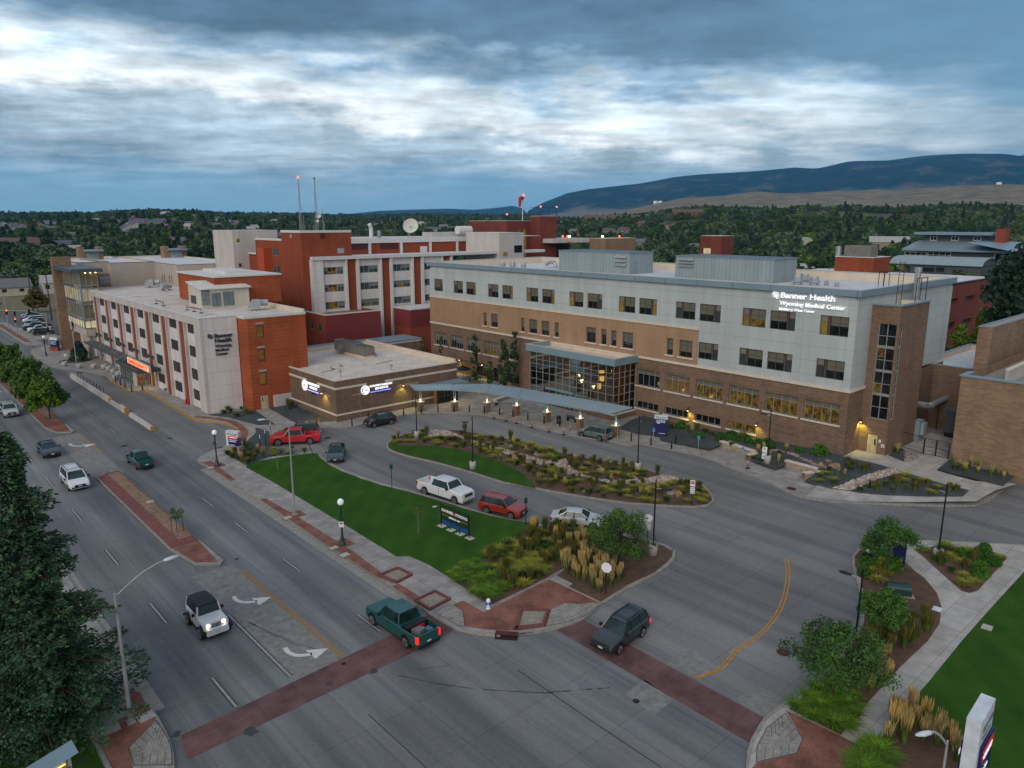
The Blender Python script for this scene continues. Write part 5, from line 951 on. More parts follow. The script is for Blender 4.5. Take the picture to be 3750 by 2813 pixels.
k = MB(); k.add([(p.x-.3, p.y-.4, zt0-.35), (xr_+.3, p.y-.4, zt0-.35), (xr_+.3, yb+.2, zt0+.5), (p.x-.3, yb+.2, zt0+.5), (p.x-.3, p.y-.4, zt0-.2), (xr_+.3, p.y-.4, zt0-.2), (xr_+.3, yb+.2, zt0+.65), (p.x-.3, yb+.2, zt0+.65)], [(0,3,2,1),(4,5,6,7),(0,1,5,4),(1,2,6,5),(2,3,7,6),(3,0,4,7)], 'cream_roof')
for i in range(int((xr_-p.x)/.4)): x = p.x+i*.4; k.add([(x, p.y-.4, zt0-.2), (x+.05, p.y-.4, zt0-.2), (x+.05, yb+.2, zt0+.65), (x, yb+.2, zt0+.65), (x, p.y-.4, zt0-.14), (x+.05, p.y-.4, zt0-.14), (x+.05, yb+.2, zt0+.71), (x, yb+.2, zt0+.71)], [(4,5,6,7),(0,1,5,4),(1,2,6,5),(3,0,4,7)], 'cream_roof')
k.build('roof', t)
def rectY(k_, x0, y0, x1, y1, Y): a = onY(k_, x0, y0, Y); b = onY(k_, x1, y1, Y); return a[0], b[0], b[1], a[1]
for x0, y0, x1, y1 in ((1555,752,1632,845),(1640,743,1727,838)):
 r = rectY('A1', x0, y0, x1, y1, p.y); k = MB(); k.box(r[0], r[1], p.y-.06, p.y, max(r[2], zE), r[3], 'grey_door'); k.box((r[0]+r[1])/2-.02, (r[0]+r[1])/2+.02, p.y-.07, p.y-.06, zE+.2, r[3], 'shadow_panel'); k.build('double_door', t)
r = rectY('A1', 1480, 732, 1552, 838, p.y); k = MB()
for i in range(12): z = r[2]+(r[3]-r[2])*i/12; k.add([(r[0], p.y-.12, z), (r[1], p.y-.12, z), (r[1], p.y-.01, z+.12), (r[0], p.y-.01, z+.12)], [(0,1,2,3)], 'louvre')
k.box(r[0], r[1], p.y-.012, p.y-.005, r[2], r[3], 'shadow_panel'); k.build('louvre', t)
k = MB(); a = onX('A1', 1405, 765, p.x); b = onX('A1', 1448, 832, p.x); k.box(p.x-.05, p.x, b[0], a[0], b[1], a[1], 'shadow_panel'); k.build('grille', t)
t = thing('lift_house', 'orange brick roof house with flat white lid behind the cream plant room', 'roof house'); p2 = g('A1', 1325, 785, zE); z2_ = zat('A1', 1310, 600, p2); k = MB(); k.box(p2.x, p2.x+11, p.y+2, p2.y, zE, z2_, 'brick_orange'); k.build('wall', t); k = MB(); k.box(p2.x-.25, p2.x+11.2, p.y+1.8, p2.y+.2, z2_, z2_+.25, 'white_trim'); k.box(p2.x+3, p2.x+7.5, p.y+5, p2.y-4, z2_+.25, z2_+.8, 'white_trim'); k.build('roof', t)
def acunit(k_, x, y, lab, s=1.0, rz=0, z=None):
 p = g(k_, x, y, zE if z is None else z); t = thing('roof_fan_unit', lab, 'fan unit', p, rz); k = MB(); k.box(-.9*s, .2*s, -.8*s, .8*s, .25, 1.5*s, 'grey_unit2' if 'grey_unit2' in MT else 'louvre'); k.add([(-.9*s,-.8*s,1.5*s),(-.9*s,.8*s,1.5*s),(-1.7*s,.8*s,.3),(-1.7*s,-.8*s,.3),(-.9*s,-.8*s,.3),(-.9*s,.8*s,.3)], [(0,1,2,3),(0,3,4),(1,5,2)], 'louvre'); k.build('casing', t)
 k = MB(); k.tube((.2*s, 0, 1.0*s), (1.3*s, 0, 1.0*s), .5*s, 'galvanised', 12); k.build('fan_drum', t); k = MB()
 for dx in (-.8, .9): k.box(dx*s, dx*s+.12, -.9*s, .9*s, 0, .25, 'stucco_beige')
 k.build('skid', t); return t
acunit('A1', 1910, 870, 'grey fan unit with hood near the right edge of the white wing roof', 1.0, radians(-20)); acunit('A1', 1130, 705, 'pale fan unit at the far side of the white wing roof', 1.0, radians(-30)); acunit('A1', 1225, 730, 'jumble of grey pipework on skids beside the orange roof house', .8, radians(10))
for k_, x0, y0, x1, y1, n, lab in (('A1',1150,825,1205,842,2,'short dark red pipe run on stands on the white wing roof'),('A1',1378,872,1482,895,3,'longer dark red pipe run on stands near the cream plant room')):
 a = g(k_, x0, y0, zE); b = g(k_, x1, y1, zE); k = MB(); up = Vector((0,0,.45)); k.tube(a+up, b+up, .07, 'dark_red_grille', 6)
 for i in range(n): c_ = a.lerp(b, i/(n-1)); k.tube(c_, c_+Vector((0,0,.8)), .03, 'black_metal', 5); k.obox(c_, 0, .5, .3, zE-.1, zE, 'black_metal')
 tag(k.build('roof_pipe_run'), lab, 'pipe')
gs_ = thing('glass_stair_hall', 'lit glass stair hall with tan brick fin beyond the white wing', 'building')
GXc = 33.9; Yc = onX('E1', 722, 800, GXc)[0]; zt1 = onX('E1', 695, 680, GXc)[1]; zb1 = onX('E1', 765, 1185, GXc)[1]; Yf = 177.0; xg1 = onY('E1', 870, 700, Yc)[0]
k = MB(); k.box(32.2, 35.7, 177.2, 178.6, -.2, 19.5, 'brick_ochre'); k.build('brick_fin', gs_)
k = MB(); n = 4; zz_ = [zb1+(zt1-zb1)*f for f in (0, .13, .17, .42, .48, .70, .76, 1)]
for z in zz_: k.box(GXc-.1, GXc+.05, Yc, Yf, z-.08, z+.08, 'alu_frame'); k.box(GXc, xg1, Yc-.1, Yc+.05, z-.08, z+.08, 'alu_frame')
for i in range(8): y = Yc+(Yf-Yc)*i/7; k.box(GXc-.1, GXc+.05, y-.05, y+.05, zb1, zt1, 'alu_frame')
for i in range(4): x = GXc+(xg1-GXc)*i/3; k.box(x-.06, x+.06, Yc-.1, Yc+.05, zb1, zt1, 'alu_frame')
k.box(GXc-.15, GXc+.1, Yc-.15, Yc+.1, zb1, zt1, 'metal_blue')
k.build('window_frame', gs_)
glassm('stair_glass', (.05,.05,.04), lit=.05, litcol=(.9,.75,.4)); glassm('stair_glass_lit', (.1,.1,.08), lit=.4, litcol=(1,.86,.5))
for j, (a, b, mt) in enumerate(((zb1, zz_[1], 'stair_glass_lit'), (zz_[2], zz_[3], 'stair_glass'), (zz_[4], zz_[5], 'glass_bright2'), (zz_[6], zt1, 'stair_glass'))):
 if mt == 'glass_bright2': glassm(mt, (.15,.15,.12), lit=.22, litcol=(.95,.85,.5))
 k = MB(); k.quad((GXc, Yc, a), (GXc, Yf, a), (GXc, Yf, b), (GXc, Yc, b), mt); k.quad((GXc, Yc, a), (xg1, Yc, a), (xg1, Yc, b), (GXc, Yc, b), mt); k.build('pane', gs_)
k = MB(); k.box(GXc+.06, xg1, Yc+.06, Yf, zb1-1.6, zb1, 'stucco_beige'); k.build('floor_slab', gs_); k = MB(); k.box(GXc-1.6, xg1+.8, Yc-1.6, Yf+1.2, zt1, zt1+.7, 'metal_dark'); k.build('slab_roof', gs_)
k = MB()
for y in (Yc+.6, Yc+2.6, Yc+4.6): k.tube((GXc+.5, y, 0), (GXc+.5, y, zb1-1.6), .35, 'stucco_beige', 10)
k.box(GXc+3, GXc+3.3, Yc-1, Yf, 0, zb1-1.6, 'brick_ochre'); k.build('column', gs_)
k = MB()
for i in range(3): k.lathe((GXc+1.0+i*.9, Yc-.5, zt1-.18), [(.12, 0), (.12, .1)], 'lamp_bright' if 'lamp_bright' in MT else 'lamp_warm', 8)
k.build('soffit_lamp', gs_)
k = MB(); a = onY('E1', 845, 700, 168.2); b = onY('E1', 1000, 815, 168.2); k.box(a[0], b[0], 168.2, 171, 0, a[1], 'brick_ochre'); k.build('brick_box', gs_); k = MB(); c0_ = onY('E1', 895, 728, 168.1); c1_ = onY('E1', 988, 785, 168.1)
for i in range(9): z = c1_[1]+(c0_[1]-c1_[1])*i/9; k.add([(c0_[0], 168.02, z), (c1_[0], 168.02, z), (c1_[0], 168.18, z+.2), (c0_[0], 168.18, z+.2)], [(0,1,2,3)], 'louvre')
k.build('louvre', gs_)
th = thing('theatre_block', 'beige rendered windowless block behind the white wing roof', 'hospital building')
Yt = 177.6; xa = onY('E1', 990, 600, Yt)[0]; xb = onY('E1', 1388, 590, Yt)[0]; ztt = onY('E1', 990, 600, Yt)[1]; ye = onX('E1', 1590, 612, xb)[0]; xe = onY('E1', 2010, 602, ye)[0]; zte = onX('E1', 1590, 612, xb)[1]
shell(th, xa, xb+.1, Yt, 215, 0, ztt, 'stucco_beige', .3, .3, 'roof_bright', 'grey_door'); shell(th, xb, max(xe, xb+8)+6, ye, 215, 0, ztt-.15, 'stucco_beige', .3, .3, 'roof_bright', 'grey_door', name='wall')
x0_ = onY('E1', 692, 597, Yt+3)[0]; shell(th, x0_-.2, xa+.3, Yt+2.2, 205, 0, onY('E1', 692, 597, Yt+2.2)[1], 'stucco_beige', .3, .3, 'roof_bright', 'grey_door')
k = MB()
for x, y in ((1462,700),(1482,700),(1525,708),(1546,708)):
 a = onX('E1', x-5, y, xb-.02); b = onX('E1', x+8, y+70, xb-.02); k.box(xb-.06, xb-.0, b[0], a[0], b[1], a[1], 'alu_frame'); k.box(xb-.08, xb-.05, b[0]+.1, a[0]-.1, b[1]+.1, a[1]-.1, 'shadow_panel')
k.build('window', th)
def chim(x0, xm, x1, yt, yb, D, lab):
 t = thing('roof_ventilator', lab, 'ventilator house'); a = onY('E1', x0, yt, D); b = onY('E1', x1, yb, D); k = MB(); k.box(a[0], b[0], D, D+3, b[1]-1, a[1]-1.4, 'brick_ochre'); k.box(a[0], a[0]+1.2, D, D+3, a[1]-1.4, a[1], 'brick_ochre'); k.box(b[0]-1.2, b[0], D, D+3, a[1]-1.4, a[1], 'brick_ochre'); k.build('wall', t); k = MB(); k.box(a[0]+.9, b[0]-.1, D-1.2, D+3.2, a[1]-1.1, a[1]-.7, 'metal_blue'); k.build('roof', t); k = MB()
 for i in range(8): z = b[1]+.3+(a[1]-1.6-b[1])*i/8; k.add([(a[0]+1.6, D-.12, z), (b[0]-1.2, D-.12, z), (b[0]-1.2, D-.02, z+.25), (a[0]+1.6, D-.02, z+.25)], [(0,1,2,3)], 'louvre')
 k.build('louvre', t)
chim(705, 745, 938, 455, 575, 205, 'left tan brick ventilator house with louvre on the beige block roof'); chim(1472, 1520, 1685, 447, 557, 205, 'right tan brick ventilator house with louvre on the beige block roof')
mb_ = thing('patient_wing', 'red brick and white panelled patient wing behind the pavilion', 'hospital building')
MY = 128.0; XR = onY('A2', 805, 305, MY)[0]
def rxm(k_, x0, y0, x1, y1, X): a = onX(k_, x0, y0, X); b = onX(k_, x1, y1, X); return b[0], a[0], b[1], a[1]
zT = onX('A2', 805, 308, XR)[1]; xt1 = onY('A2', 1175, 300, MY)[0]
y1_, y2_, y3_ = onX('A2', 662, 300, XR)[0], onX('A2', 470, 350, XR)[0], onX('A2', 385, 455, XR)[0]; zT2 = onX('A2', 470, 358, XR)[1]; zT3 = onX('A2', 385, 460, XR)[1]
wl = [rxm('E2', 403, 800, 470, 878, XR), rxm('E2', 415, 972, 485, 1050, XR), rxm('E2', 427, 1142, 495, 1222, XR)]
k = MB(); wall(k, 'X', XR, MY, y1_, 0, zT, [h for h in wl if h[0] < y1_-.1 and h[1] < y1_], .15, 'brick_red'); wall(k, 'X', XR, y1_, y2_, 0, zT2, [h for h in wl if h[0] >= y1_-1], .15, 'brick_red'); wall(k, 'X', XR, y2_, y3_, 0, zT3, [], .15, 'brick_red'); wall(k, 'Y', MY, XR, xt1, 0, zT, [], .15, 'brick_red'); k.quad((xt1, MY, 15), (xt1, y1_, 15), (xt1, y1_, zT), (xt1, MY, zT), 'brick_red'); k.quad((XR, y1_, zT2), (xt1, y1_, zT2), (xt1, y1_, zT), (XR, y1_, zT), 'brick_red'); k.build('red_brick_wall', mb_)
for h in wl: win(mb_, 'X', XR, *h, .12, [.5], [], frame='alu_frame', pane='glass_green')
k = MB(); k.quad((XR, MY, zT-.1), (xt1, MY, zT-.1), (xt1, y1_, zT-.1), (XR, y1_, zT-.1), 'roof_bright'); k.quad((XR, y1_, zT2-.1), (xt1, y1_, zT2-.1), (xt1, y2_, zT2-.1), (XR, y2_, zT2-.1), 'roof_bright'); k.box(XR, 72, y2_, y3_, zT3-.2, zT3, 'slate_roof')
k.box(XR-.08, xt1+.08, MY-.08, MY+.3, zT, zT+.45, 'white_trim'); k.box(XR-.08, XR+.3, MY+.3, y1_+.1, zT, zT+.45, 'white_trim'); k.box(XR-.08, XR+.3, y1_, y2_, zT2, zT2+.4, 'white_trim'); k.box(XR-.08, XR+.3, y2_, y3_, zT3, zT3+.35, 'white_trim'); k.build('roof', mb_)
k = MB(); dy0 = onX('E2', 355, 800, XR-.8)[0]; dzt = onX('E2', 330, 795, XR-.8)[1]; k.box(XR-1.6, XR, dy0, dy0+3.0, 0, dzt, 'panel_orange'); k.build('orange_duct', mb_)
k = MB(); r = rectY('E2', 890, 652, 940, 700, MY-.03); k.box(r[0], r[1], MY-.05, MY-.01, r[2], r[3], 'dark_red_grille'); r = rectY('E2', 1065, 800, 1135, 850, MY-.03); k.box(r[0], r[1], MY-.06, MY-.01, r[2], r[3], 'louvre'); a = onX('E2', 585, 657, XR); b = onX('E2', 605, 698, XR); k.box(XR-.05, XR, b[0], a[0], b[1], a[1], 'louvre'); k.build('vent_grille', mb_)
FY = MY-1.2; e2x = lambda x, y=1000: onY('E2', x, y, FY)[0]
fx0 = e2x(815); zF = onY('E2', 1260, 878, FY)[1]; fx1 = TX+45
k = MB(); k.box(fx0-.1, fx1, FY-.25, FY+.6, zF-.55, zF, 'white_trim'); k.box(fx0, fx1, FY, FY+2.0, zF, zF+.05, 'roof_bright'); k.build('cornice', mb_)
k = MB(); k.box(fx0, e2x(922), FY, MY, 0, zF-.55, 'white_panel')
P_ = [(1150,1170),(1262,1290),(1500,1520),(1603,1628),(1825,1842),(1920,1945),(2125,2140),(2215,2235)]
for a, b in P_: k.box(e2x(a), e2x(b), FY, FY+.6, 0, zF-.55, 'white_trim')
k.build('pier_fin', mb_)
bays = [(922,1150),(1290,1500),(1628,1825),(1945,2125)]; WR = []
zr0 = [onY('E2', 1400, y, FY)[1] for y in (1048, 1218, 1385)]; zr1 = [onY('E2', 1400, y, FY)[1] for y in (975, 1145, 1313)]
fl = zr0[0]-zr0[1]
k = MB()
for bi, (a, b) in enumerate(bays):
 xa_, xb_ = e2x(a), e2x(b); hs = []
 for r_ in range(5): hs.append((xa_+.35, xb_-.25, zr0[0]-fl*r_, zr1[0]-fl*r_))
 k = MB(); wall(k, 'Y', FY, xa_, xb_, 0, zF-.55, hs, .6, 'white_panel', d=.45); WR.append(hs); k.build('panel_wall', mb_)
k = MB()
for a, b in ((1170,1262),(1520,1603),(1842,1920),(2140,2215)): k.box(e2x(a), e2x(b), FY+.4, FY+.6, 0, zF-.55, 'brick_red')
k.build('brick_strip', mb_)
for bi, hs in enumerate(WR):
 for r_, h in enumerate(hs[:4]):
  lit = [(0,0),(0,1),(0,2),(2,1),(1,2)].count((bi, r_)); 
  fo = win(mb_, 'Y', FY, *h, .58, [.22, .47, .52, .76] if bi else [.2, .42, (.65, .25), .82], [], frame='alu_frame', pane='glass_warm2' if False else 'glass_green', bl=[(.03 if random.random() < .5 else .5, .97, random.uniform(.3, .6), 1, 'blind_pale')]+([(.2, .64, 0, .95 if bi == 0 else .5, 'glass_lit')] if lit else []))
PY_ = 140; px_ = lambda x, y=700: onY('E2', x, y, PY_)[0]; pz0 = zF-.4; pz1 = onY('E2', 1250, 700, PY_)[1]; pzb = onY('E2', 1300, 750, PY_)[1]
k = MB(); k.box(xt1-1, px_(2212)+7, PY_, PY_+.4, pz0, pzb, 'brick_red'); k.build('penthouse_brick', mb_); xpe = onY('A2', 2145, 400, PY_)[0]
k = MB(); k.box(xt1-1, xpe+.3, PY_-.3, PY_+.4, pzb, pz1, 'white_trim')
for a, b in ((1375,1398),(1695,1718),(1992,2012)): k.box(px_(a), px_(b), PY_-.3, PY_, pz0, pzb, 'white_trim')
a = onY('A2', 1950, 400, PY_)[0]; k.box(a, a+.5, PY_-.3, PY_, pz0, pzb, 'white_trim'); k.box(xpe-.1, xpe+.3, PY_-.3, PY_+.4, pz0, pzb, 'white_trim'); k.box(xt1-1, xpe+20, PY_+.4, PY_+16, pz1-.15, pz1-.05, 'roof_bright'); k.box(fx0, fx1, FY+.6, PY_, pz0, pz0+.05, 'roof_bright'); k.build('penthouse_frame', mb_)
k = MB()
for x0, x1, y0, y1 in ((1210,1372,757,812),(1497,1685,750,808)): r = rectY('E2', x0, y0, x1, y1, PY_); k.box(r[0], r[1], PY_-.03, PY_+.01, r[2], r[3], 'dark_red_grille')
r = rectY('E2', 1903, 780, 1975, 852, PY_); k.box(r[0], r[1], PY_-.04, PY_+.01, r[2], r[3], 'white_trim'); r = rectY('A2', 2032, 403, 2120, 448, PY_); k.box(r[0], r[1], PY_-.06, PY_, r[2], r[3], 'louvre'); k.build('grille', mb_)
k = MB(); lbx = onX('A2', 990, 915, XR)[0]; lz = onX('A2', 990, 918, XR)[1]; lx1 = onY('A2', 1395, 885, lbx)[0]
w2 = [rxm('A2', 877, 958, 903, 1022, XR), rxm('A2', 933, 968, 960, 1037, XR)]; wall(k, 'X', XR-.01, lbx, MY, 0, lz, w2, .15, 'brick_red'); wall(k, 'Y', lbx, XR, lx1, 0, lz, [], .1, 'stucco_red'); k.quad((lx1, lbx, 0), (lx1, MY, 0), (lx1, MY, lz), (lx1, lbx, lz), 'stucco_red'); k.quad((XR, lbx, lz-.3), (lx1, lbx, lz-.3), (lx1, MY, lz-.3), (XR, MY, lz-.3), 'tan_chips'); k.box(XR-.08, lx1+.08, lbx-.08, lbx+.25, lz, lz+.2, 'white_trim'); k.box(XR-.08, XR+.25, lbx+.25, MY, lz, lz+.2, 'white_trim'); k.build('low_red_box', mb_)
for h in w2: win(mb_, 'X', XR, *h, .1, [], [], frame='alu_frame', pane='glass_green')
r2 = onY('A2', 1615, 878, 120); k = MB(); xx0 = r2[0]; yy = onX('A2', 1490, 845, xx0)[0]; k.box(xx0, 98, 120, yy, r2[1]-3.4, r2[1], 'stucco_red'); k.box(xx0+.05, 98, 120.05, yy, 0, r2[1]-3.4, 'brick_red'); k.box(xx0-.1, 98, 119.9, yy+.1, r2[1], r2[1]+.25, 'roof_bright'); k.build('red_bay', mb_)
k = MB(); lo2 = onX('C8', 285, 95, 52)[0]; k.box(49.9, 79, 113.2, 119, 3.2, 5.2, 'stucco_white'); k.box(49.8, 79, 113.1, 119, 5.2, 5.35, 'metal_blue'); k.box(66.5, 79.4, 113, 113.4, 0, 4.8, 'brick_dark'); k.build('courtyard_wall', mb_)
a, z = onY('C8', 1655, 165, 113); wall_lamp('Y', 113, a, 3.3, 'gooseneck lamp on the courtyard wall behind the pavilion', 26)
t = thing('pale_lift_tower', 'tall blank pale rendered tower left of the red brick wing', 'building'); wy = onX('A2', 300, 293, 60)[0]; wz = onX('A2', 300, 293, 60)[1]; wy1 = onX('A2', 158, 292, 60)[0]; wx1 = onY('A2', 632, 296, wy)[0]
shell(t, 60, wx1, wy, wy1, 0, wz, 'stucco_white', .3, .3, 'roof_bright', 'white_trim'); k = MB()
for x0, y0, x1, y1, mt in ((333,350,357,374,'glass_lit'),(350,533,372,556,'shadow_panel'),(360,652,382,664,'shadow_panel')): r = rectY('A2', x0, y0, x1, y1, wy); k.box(r[0], r[1], wy-.05, wy+.01, r[2], r[3], mt)
k.build('window', t)
t = thing('pale_plant_block', 'blank pale grey rendered block at the right end of the patient wing', 'building'); BYp = 126.0; bx0 = onY('A3', 660, 10, BYp)[0]; bz = onY('A3', 660, 8, BYp)[1]; bx1 = onY('A3', 840, 5, BYp)[0]; by1 = onX('A3', 535, -5, bx0)[0]
shell(t, bx0, bx1, BYp, by1+6, 0, bz, 'stucco_white', .3, .3, 'roof_bright', 'white_trim'); k = MB(); r = rectY('A3', 770, 98, 828, 150, BYp); k.box(r[0], r[1], BYp-.05, BYp+.01, r[2], r[3], 'glass_dark'); r = rectY('A3', 690, 150, 720, 177, BYp); k.box(r[0], r[1], BYp-.05, BYp+.01, r[2], r[3], 'glass_amber'); k.build('window', t)
def mast(x0, y0, x1, y1, Yp, lab, lamp, wdt=.35):
 a = onY('E2', x0, y0, Yp); b = onY('E2', x1, y1, Yp); bz_ = zT; t = thing('radio_mast', lab, 'mast', (0,0,0), 0, 'roof radio masts'); k = MB(); top = b[1]; n = 14
 for j in range(3): an = j*2*pi/3; k.tube((a[0]+wdt*cos(an), Yp+wdt*sin(an), bz_-.1), (a[0]+.05*cos(an), Yp+.05*sin(an), top), .03, 'grey_pole', 4)
 for i in range(n*2):
  z = bz_+(top-bz_)*i/(n*2); s_ = wdt*(1-i/(n*2))+.05*(i/(n*2))
  for j in range(3): a1, a2 = j*2*pi/3, (j+1)*2*pi/3; k.tube((a[0]+s_*cos(a1), Yp+s_*sin(a1), z), (a[0]+s_*cos(a2), Yp+s_*sin(a2), z+(top-bz_)/(n*2)), .018, 'grey_pole', 3)
 k.build('lattice', t); k = MB(); k.lathe((a[0], Yp, top), [(.12, 0), (.17, .12), (.05, .35)], lamp, 8); k.build('beacon', t)
 return t, a[0]
mast(700, 620, 672, 90, 130, 'tall thin lattice mast with glowing red beacon, left of the pair on the red tower', 'lamp_red'); t, mx_ = mast(860, 620, 832, 100, 130, 'tall thin lattice mast right of the pair with small white drums', 'dark_red_grille')
def disc(t, c, r, ax, mt, nm, depth=.3):
 k = MB(); n = 20; ax = Vector(ax).normalized(); u = ax.orthogonal().normalized(); v_ = ax.cross(u); c = Vector(c); rings = [(0.05, 0), (.35, .12), (.7, .45), (1., 1.)]; P = []
 for rr, dd in rings: P += [c+(u*cos(2*pi*i/n)+v_*sin(2*pi*i/n))*r*rr+ax*depth*dd for i in range(n)]
 F = [(q_*n+i, q_*n+(i+1) % n, (q_+1)*n+(i+1) % n, (q_+1)*n+i) for q_ in range(3) for i in range(n)]; F.append(tuple(range(n))); k.add(P, F, mt); return k.build(nm, t, True)
c_ = onY('E2', 865, 468, 129.5); disc(t, (c_[0], 129.3, c_[1]), .5, (-.2, -1, 0), 'white_trim', 'drum_antenna', .25); c_ = onY('E2', 858, 522, 129.5); disc(t, (c_[0], 129.3, c_[1]), .3, (-.5, -1, 0), 'white_trim', 'drum_antenna', .2)
t = thing('whip_antenna_rack', 'rack of thin whip antennas on the red tower roof', 'antenna rack'); k = MB()
for x, y in ((678,470),(722,470),(912,390),(828,560),(930,520)): a = onY('E2', x, y, 131); k.tube((a[0], 131, zT), (a[0], 131, a[1]), .05, 'grey_pole', 5)
k.build('whips', t)
t = thing('satellite_dish', 'large pale satellite dish on the patient wing penthouse roof', 'satellite dish'); c_ = onY('E2', 1816, 590, 143); disc(t, (c_[0], 143, c_[1]), 1.75, (-.75, -.75, .45), 'white_trim', 'reflector', 1.1); k = MB(); k.tube((c_[0], 143.3, c_[1]), (c_[0]-.6, 143.6, pz1-.2), .14, 'grey_pole', 6); k.tube((c_[0]-1, 142.3, c_[1]+.3), (c_[0]-.2, 143, c_[1]-1), .05, 'grey_pole', 5); k.tube((c_[0]-1, 142.3, c_[1]+.3), (c_[0]+.8, 142.3, c_[1]), .04, 'grey_pole', 5); k.build('mount', t)
a = onY('E2', 1410, 690, 142); k = MB(); k.path([(a[0], 142, pz1-.2), (a[0], 142, pz1+2.2), (a[0]-.5, 141.8, pz1+2.9)], .45, 'white_trim', 8); tag(k.build('roof_vent'), 'white bent roof vent left of the satellite dish', 'roof vent')
a = onY('E2', 1490, 690, 144); k = MB(); k.tube((a[0], 144, pz1-.2), (a[0], 144, pz1+1.6), .4, 'grey_pole', 8); k.path([(a[0]-1.5, 144, pz1+3), (a[0], 143, pz1+5), (a[0]+2, 144, pz1+3.2), (a[0]-1, 144.5, pz1+2.4)], .12, 'black_metal', 5); tag(k.build('satellite_dish'), 'small dark skeletal dish frame left of the big dish', 'satellite dish')
t = thing('roof_chiller', 'pale boxy chiller with white drum on the penthouse roof right of the dish', 'chiller'); a = onY('A2', 1775, 340, 145); b = onY('A2', 2075, 300, 145); k = MB(); k.box(a[0], b[0], 145, 149, pz1-.2, b[1], 'stucco_white'); k.build('casing', t); k = MB(); cc_ = onY('A2', 1960, 305, 143); k.tube((cc_[0], 143, pz1+1.5), (cc_[0]+4, 143, pz1+1.5), 1.0, 'white_trim', 12); k.build('drum', t)
def lump(name, lab, cat, k_, corner, left, right, Y, z0, mt, pl='Y', roofm='roof_bright', par=.3, cop='white_trim', X=None, back=None):
 if X is None: x0, z1 = onY(k_, *corner, Y)
 else: x0 = X; Y, z1 = onX(k_, *corner, X)
 x1 = onY(k_, *right, Y)[0]; y1 = onX(k_, *left, x0)[0]
 t = thing(name, lab, cat); shell(t, x0, x1, Y, y1 if back is None else back, z0, z1, mt, par, .3, roofm, cop); return t, x0, x1, Y, y1, z1
t, x0, x1, Y_, y1, z1 = lump('brick_lift_tower', 'dark red brick helipad lift tower, highest in the middle, with red lights', 'lift tower', 'E3', (808,275), (720,272), (955,275), 150, 0, 'brick_deep')
k = MB(); 
for x in (x0, (x0+x1)/2, x1): k.tube((x, Y_, z1), (x, Y_, z1+2.4), .05, 'black_metal', 4)
for z in (z1+1.1, z1+2.4): k.path([(x0-.5, y1, z), (x0-.5, Y_, z), (x1+.3, Y_, z)], .05, 'black_metal', 4)
k.build('railing', t); k = MB(); k.lathe((x0+.1, Y_, z1+2.4), [(.2,0),(.2,.35)], 'lamp_red', 8); k.lathe((x1, Y_, z1+2.4), [(.2,0),(.2,.35)], 'lamp_red', 8); k.build('beacon', t)
t, x0, x1, Y_, y1, z1 = lump('brick_lift_lobby', 'dark red brick block joined to the left of the lift tower', 'building', 'E3', (505,318), (500,318), (722,318), 154, 0, 'brick_deep', back=170)
k = MB(); r = rectY('E3', 652, 395, 677, 650, 154); k.box(r[0], r[1], 153.93, 154, r[2], r[3], 'glass_amber'); r = rectY('E3', 603, 395, 625, 420, 154); k.box(r[0], r[1], 153.93, 154, r[2], r[3], 'glass_lit'); k.build('window', t); k = MB(); k.lathe((x0+.1, 154, z1+1.6), [(.2,0),(.2,.35)], 'lamp_red', 8); k.build('beacon', t); k = MB(); k.path([(x0, 154, z1+1.4), (x1, 154, z1+1.4)], .05, 'black_metal', 4); k.build('railing', t)
a = onY('E3', 648, 300, 156); b = onY('E3', 648, 60, 156); t = thing('windsock_mast', 'white pole with drooping red windsock above the dark red brick block', 'windsock'); k = MB(); k.tube((a[0], 156, z1), (a[0], 156, b[1]), .16, 'white_trim', 6, .1); k.build('pole', t); k = MB(); zz1 = onY('E3', 648, 110, 156)[1]; k.path([(a[0], 156, zz1), (a[0]-1.3, 155.6, zz1-.2), (a[0]-1.6, 155.5, zz1-2.4)], [.55, .5, .3], 'sign_red', 8); k.build('sock', t); k = MB(); k.lathe((a[0]+.3, 156, b[1]-1), [(.22,0),(.2,.4)], 'lamp_red', 8); k.build('beacon', t)
t, x0, x1, Y_, y1, z1 = lump('helipad_building', 'tan brick building with helipad deck and small bright lamps', 'building', 'E3', (1397,478), (1252,478), (1665,472), 140, 0, 'brick_ochre')
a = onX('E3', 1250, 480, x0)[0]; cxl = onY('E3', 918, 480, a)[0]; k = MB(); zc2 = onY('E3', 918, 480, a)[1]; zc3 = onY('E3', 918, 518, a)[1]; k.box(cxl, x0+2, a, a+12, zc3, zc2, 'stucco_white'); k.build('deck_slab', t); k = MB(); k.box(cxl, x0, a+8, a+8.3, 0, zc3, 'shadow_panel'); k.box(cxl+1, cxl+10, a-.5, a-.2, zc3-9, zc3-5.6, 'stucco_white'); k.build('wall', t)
k = MB(); 
for xx in (1010, 1052, 1520): c_ = onY('E3', xx, 462, a); k.lathe((c_[0], a, c_[1]), [(.25, 0), (.2, .4)], 'lamp_red', 8)
for xx in (1070, 1368): c_ = onY('E3', xx, 458, a); k.lathe((c_[0], a, c_[1]-.2), [(.35, 0), (.3, .5)], 'head_white', 8)
k.build('deck_lamp', t); k = MB(); c0_ = onY('E3', 1045, 505, a); c1_ = onY('E3', 1100, 515, a); k.box(c0_[0], c1_[0], a-.06, a, c1_[1], c0_[1], 'yellow_paint'); k.build('yellow_sign', t)
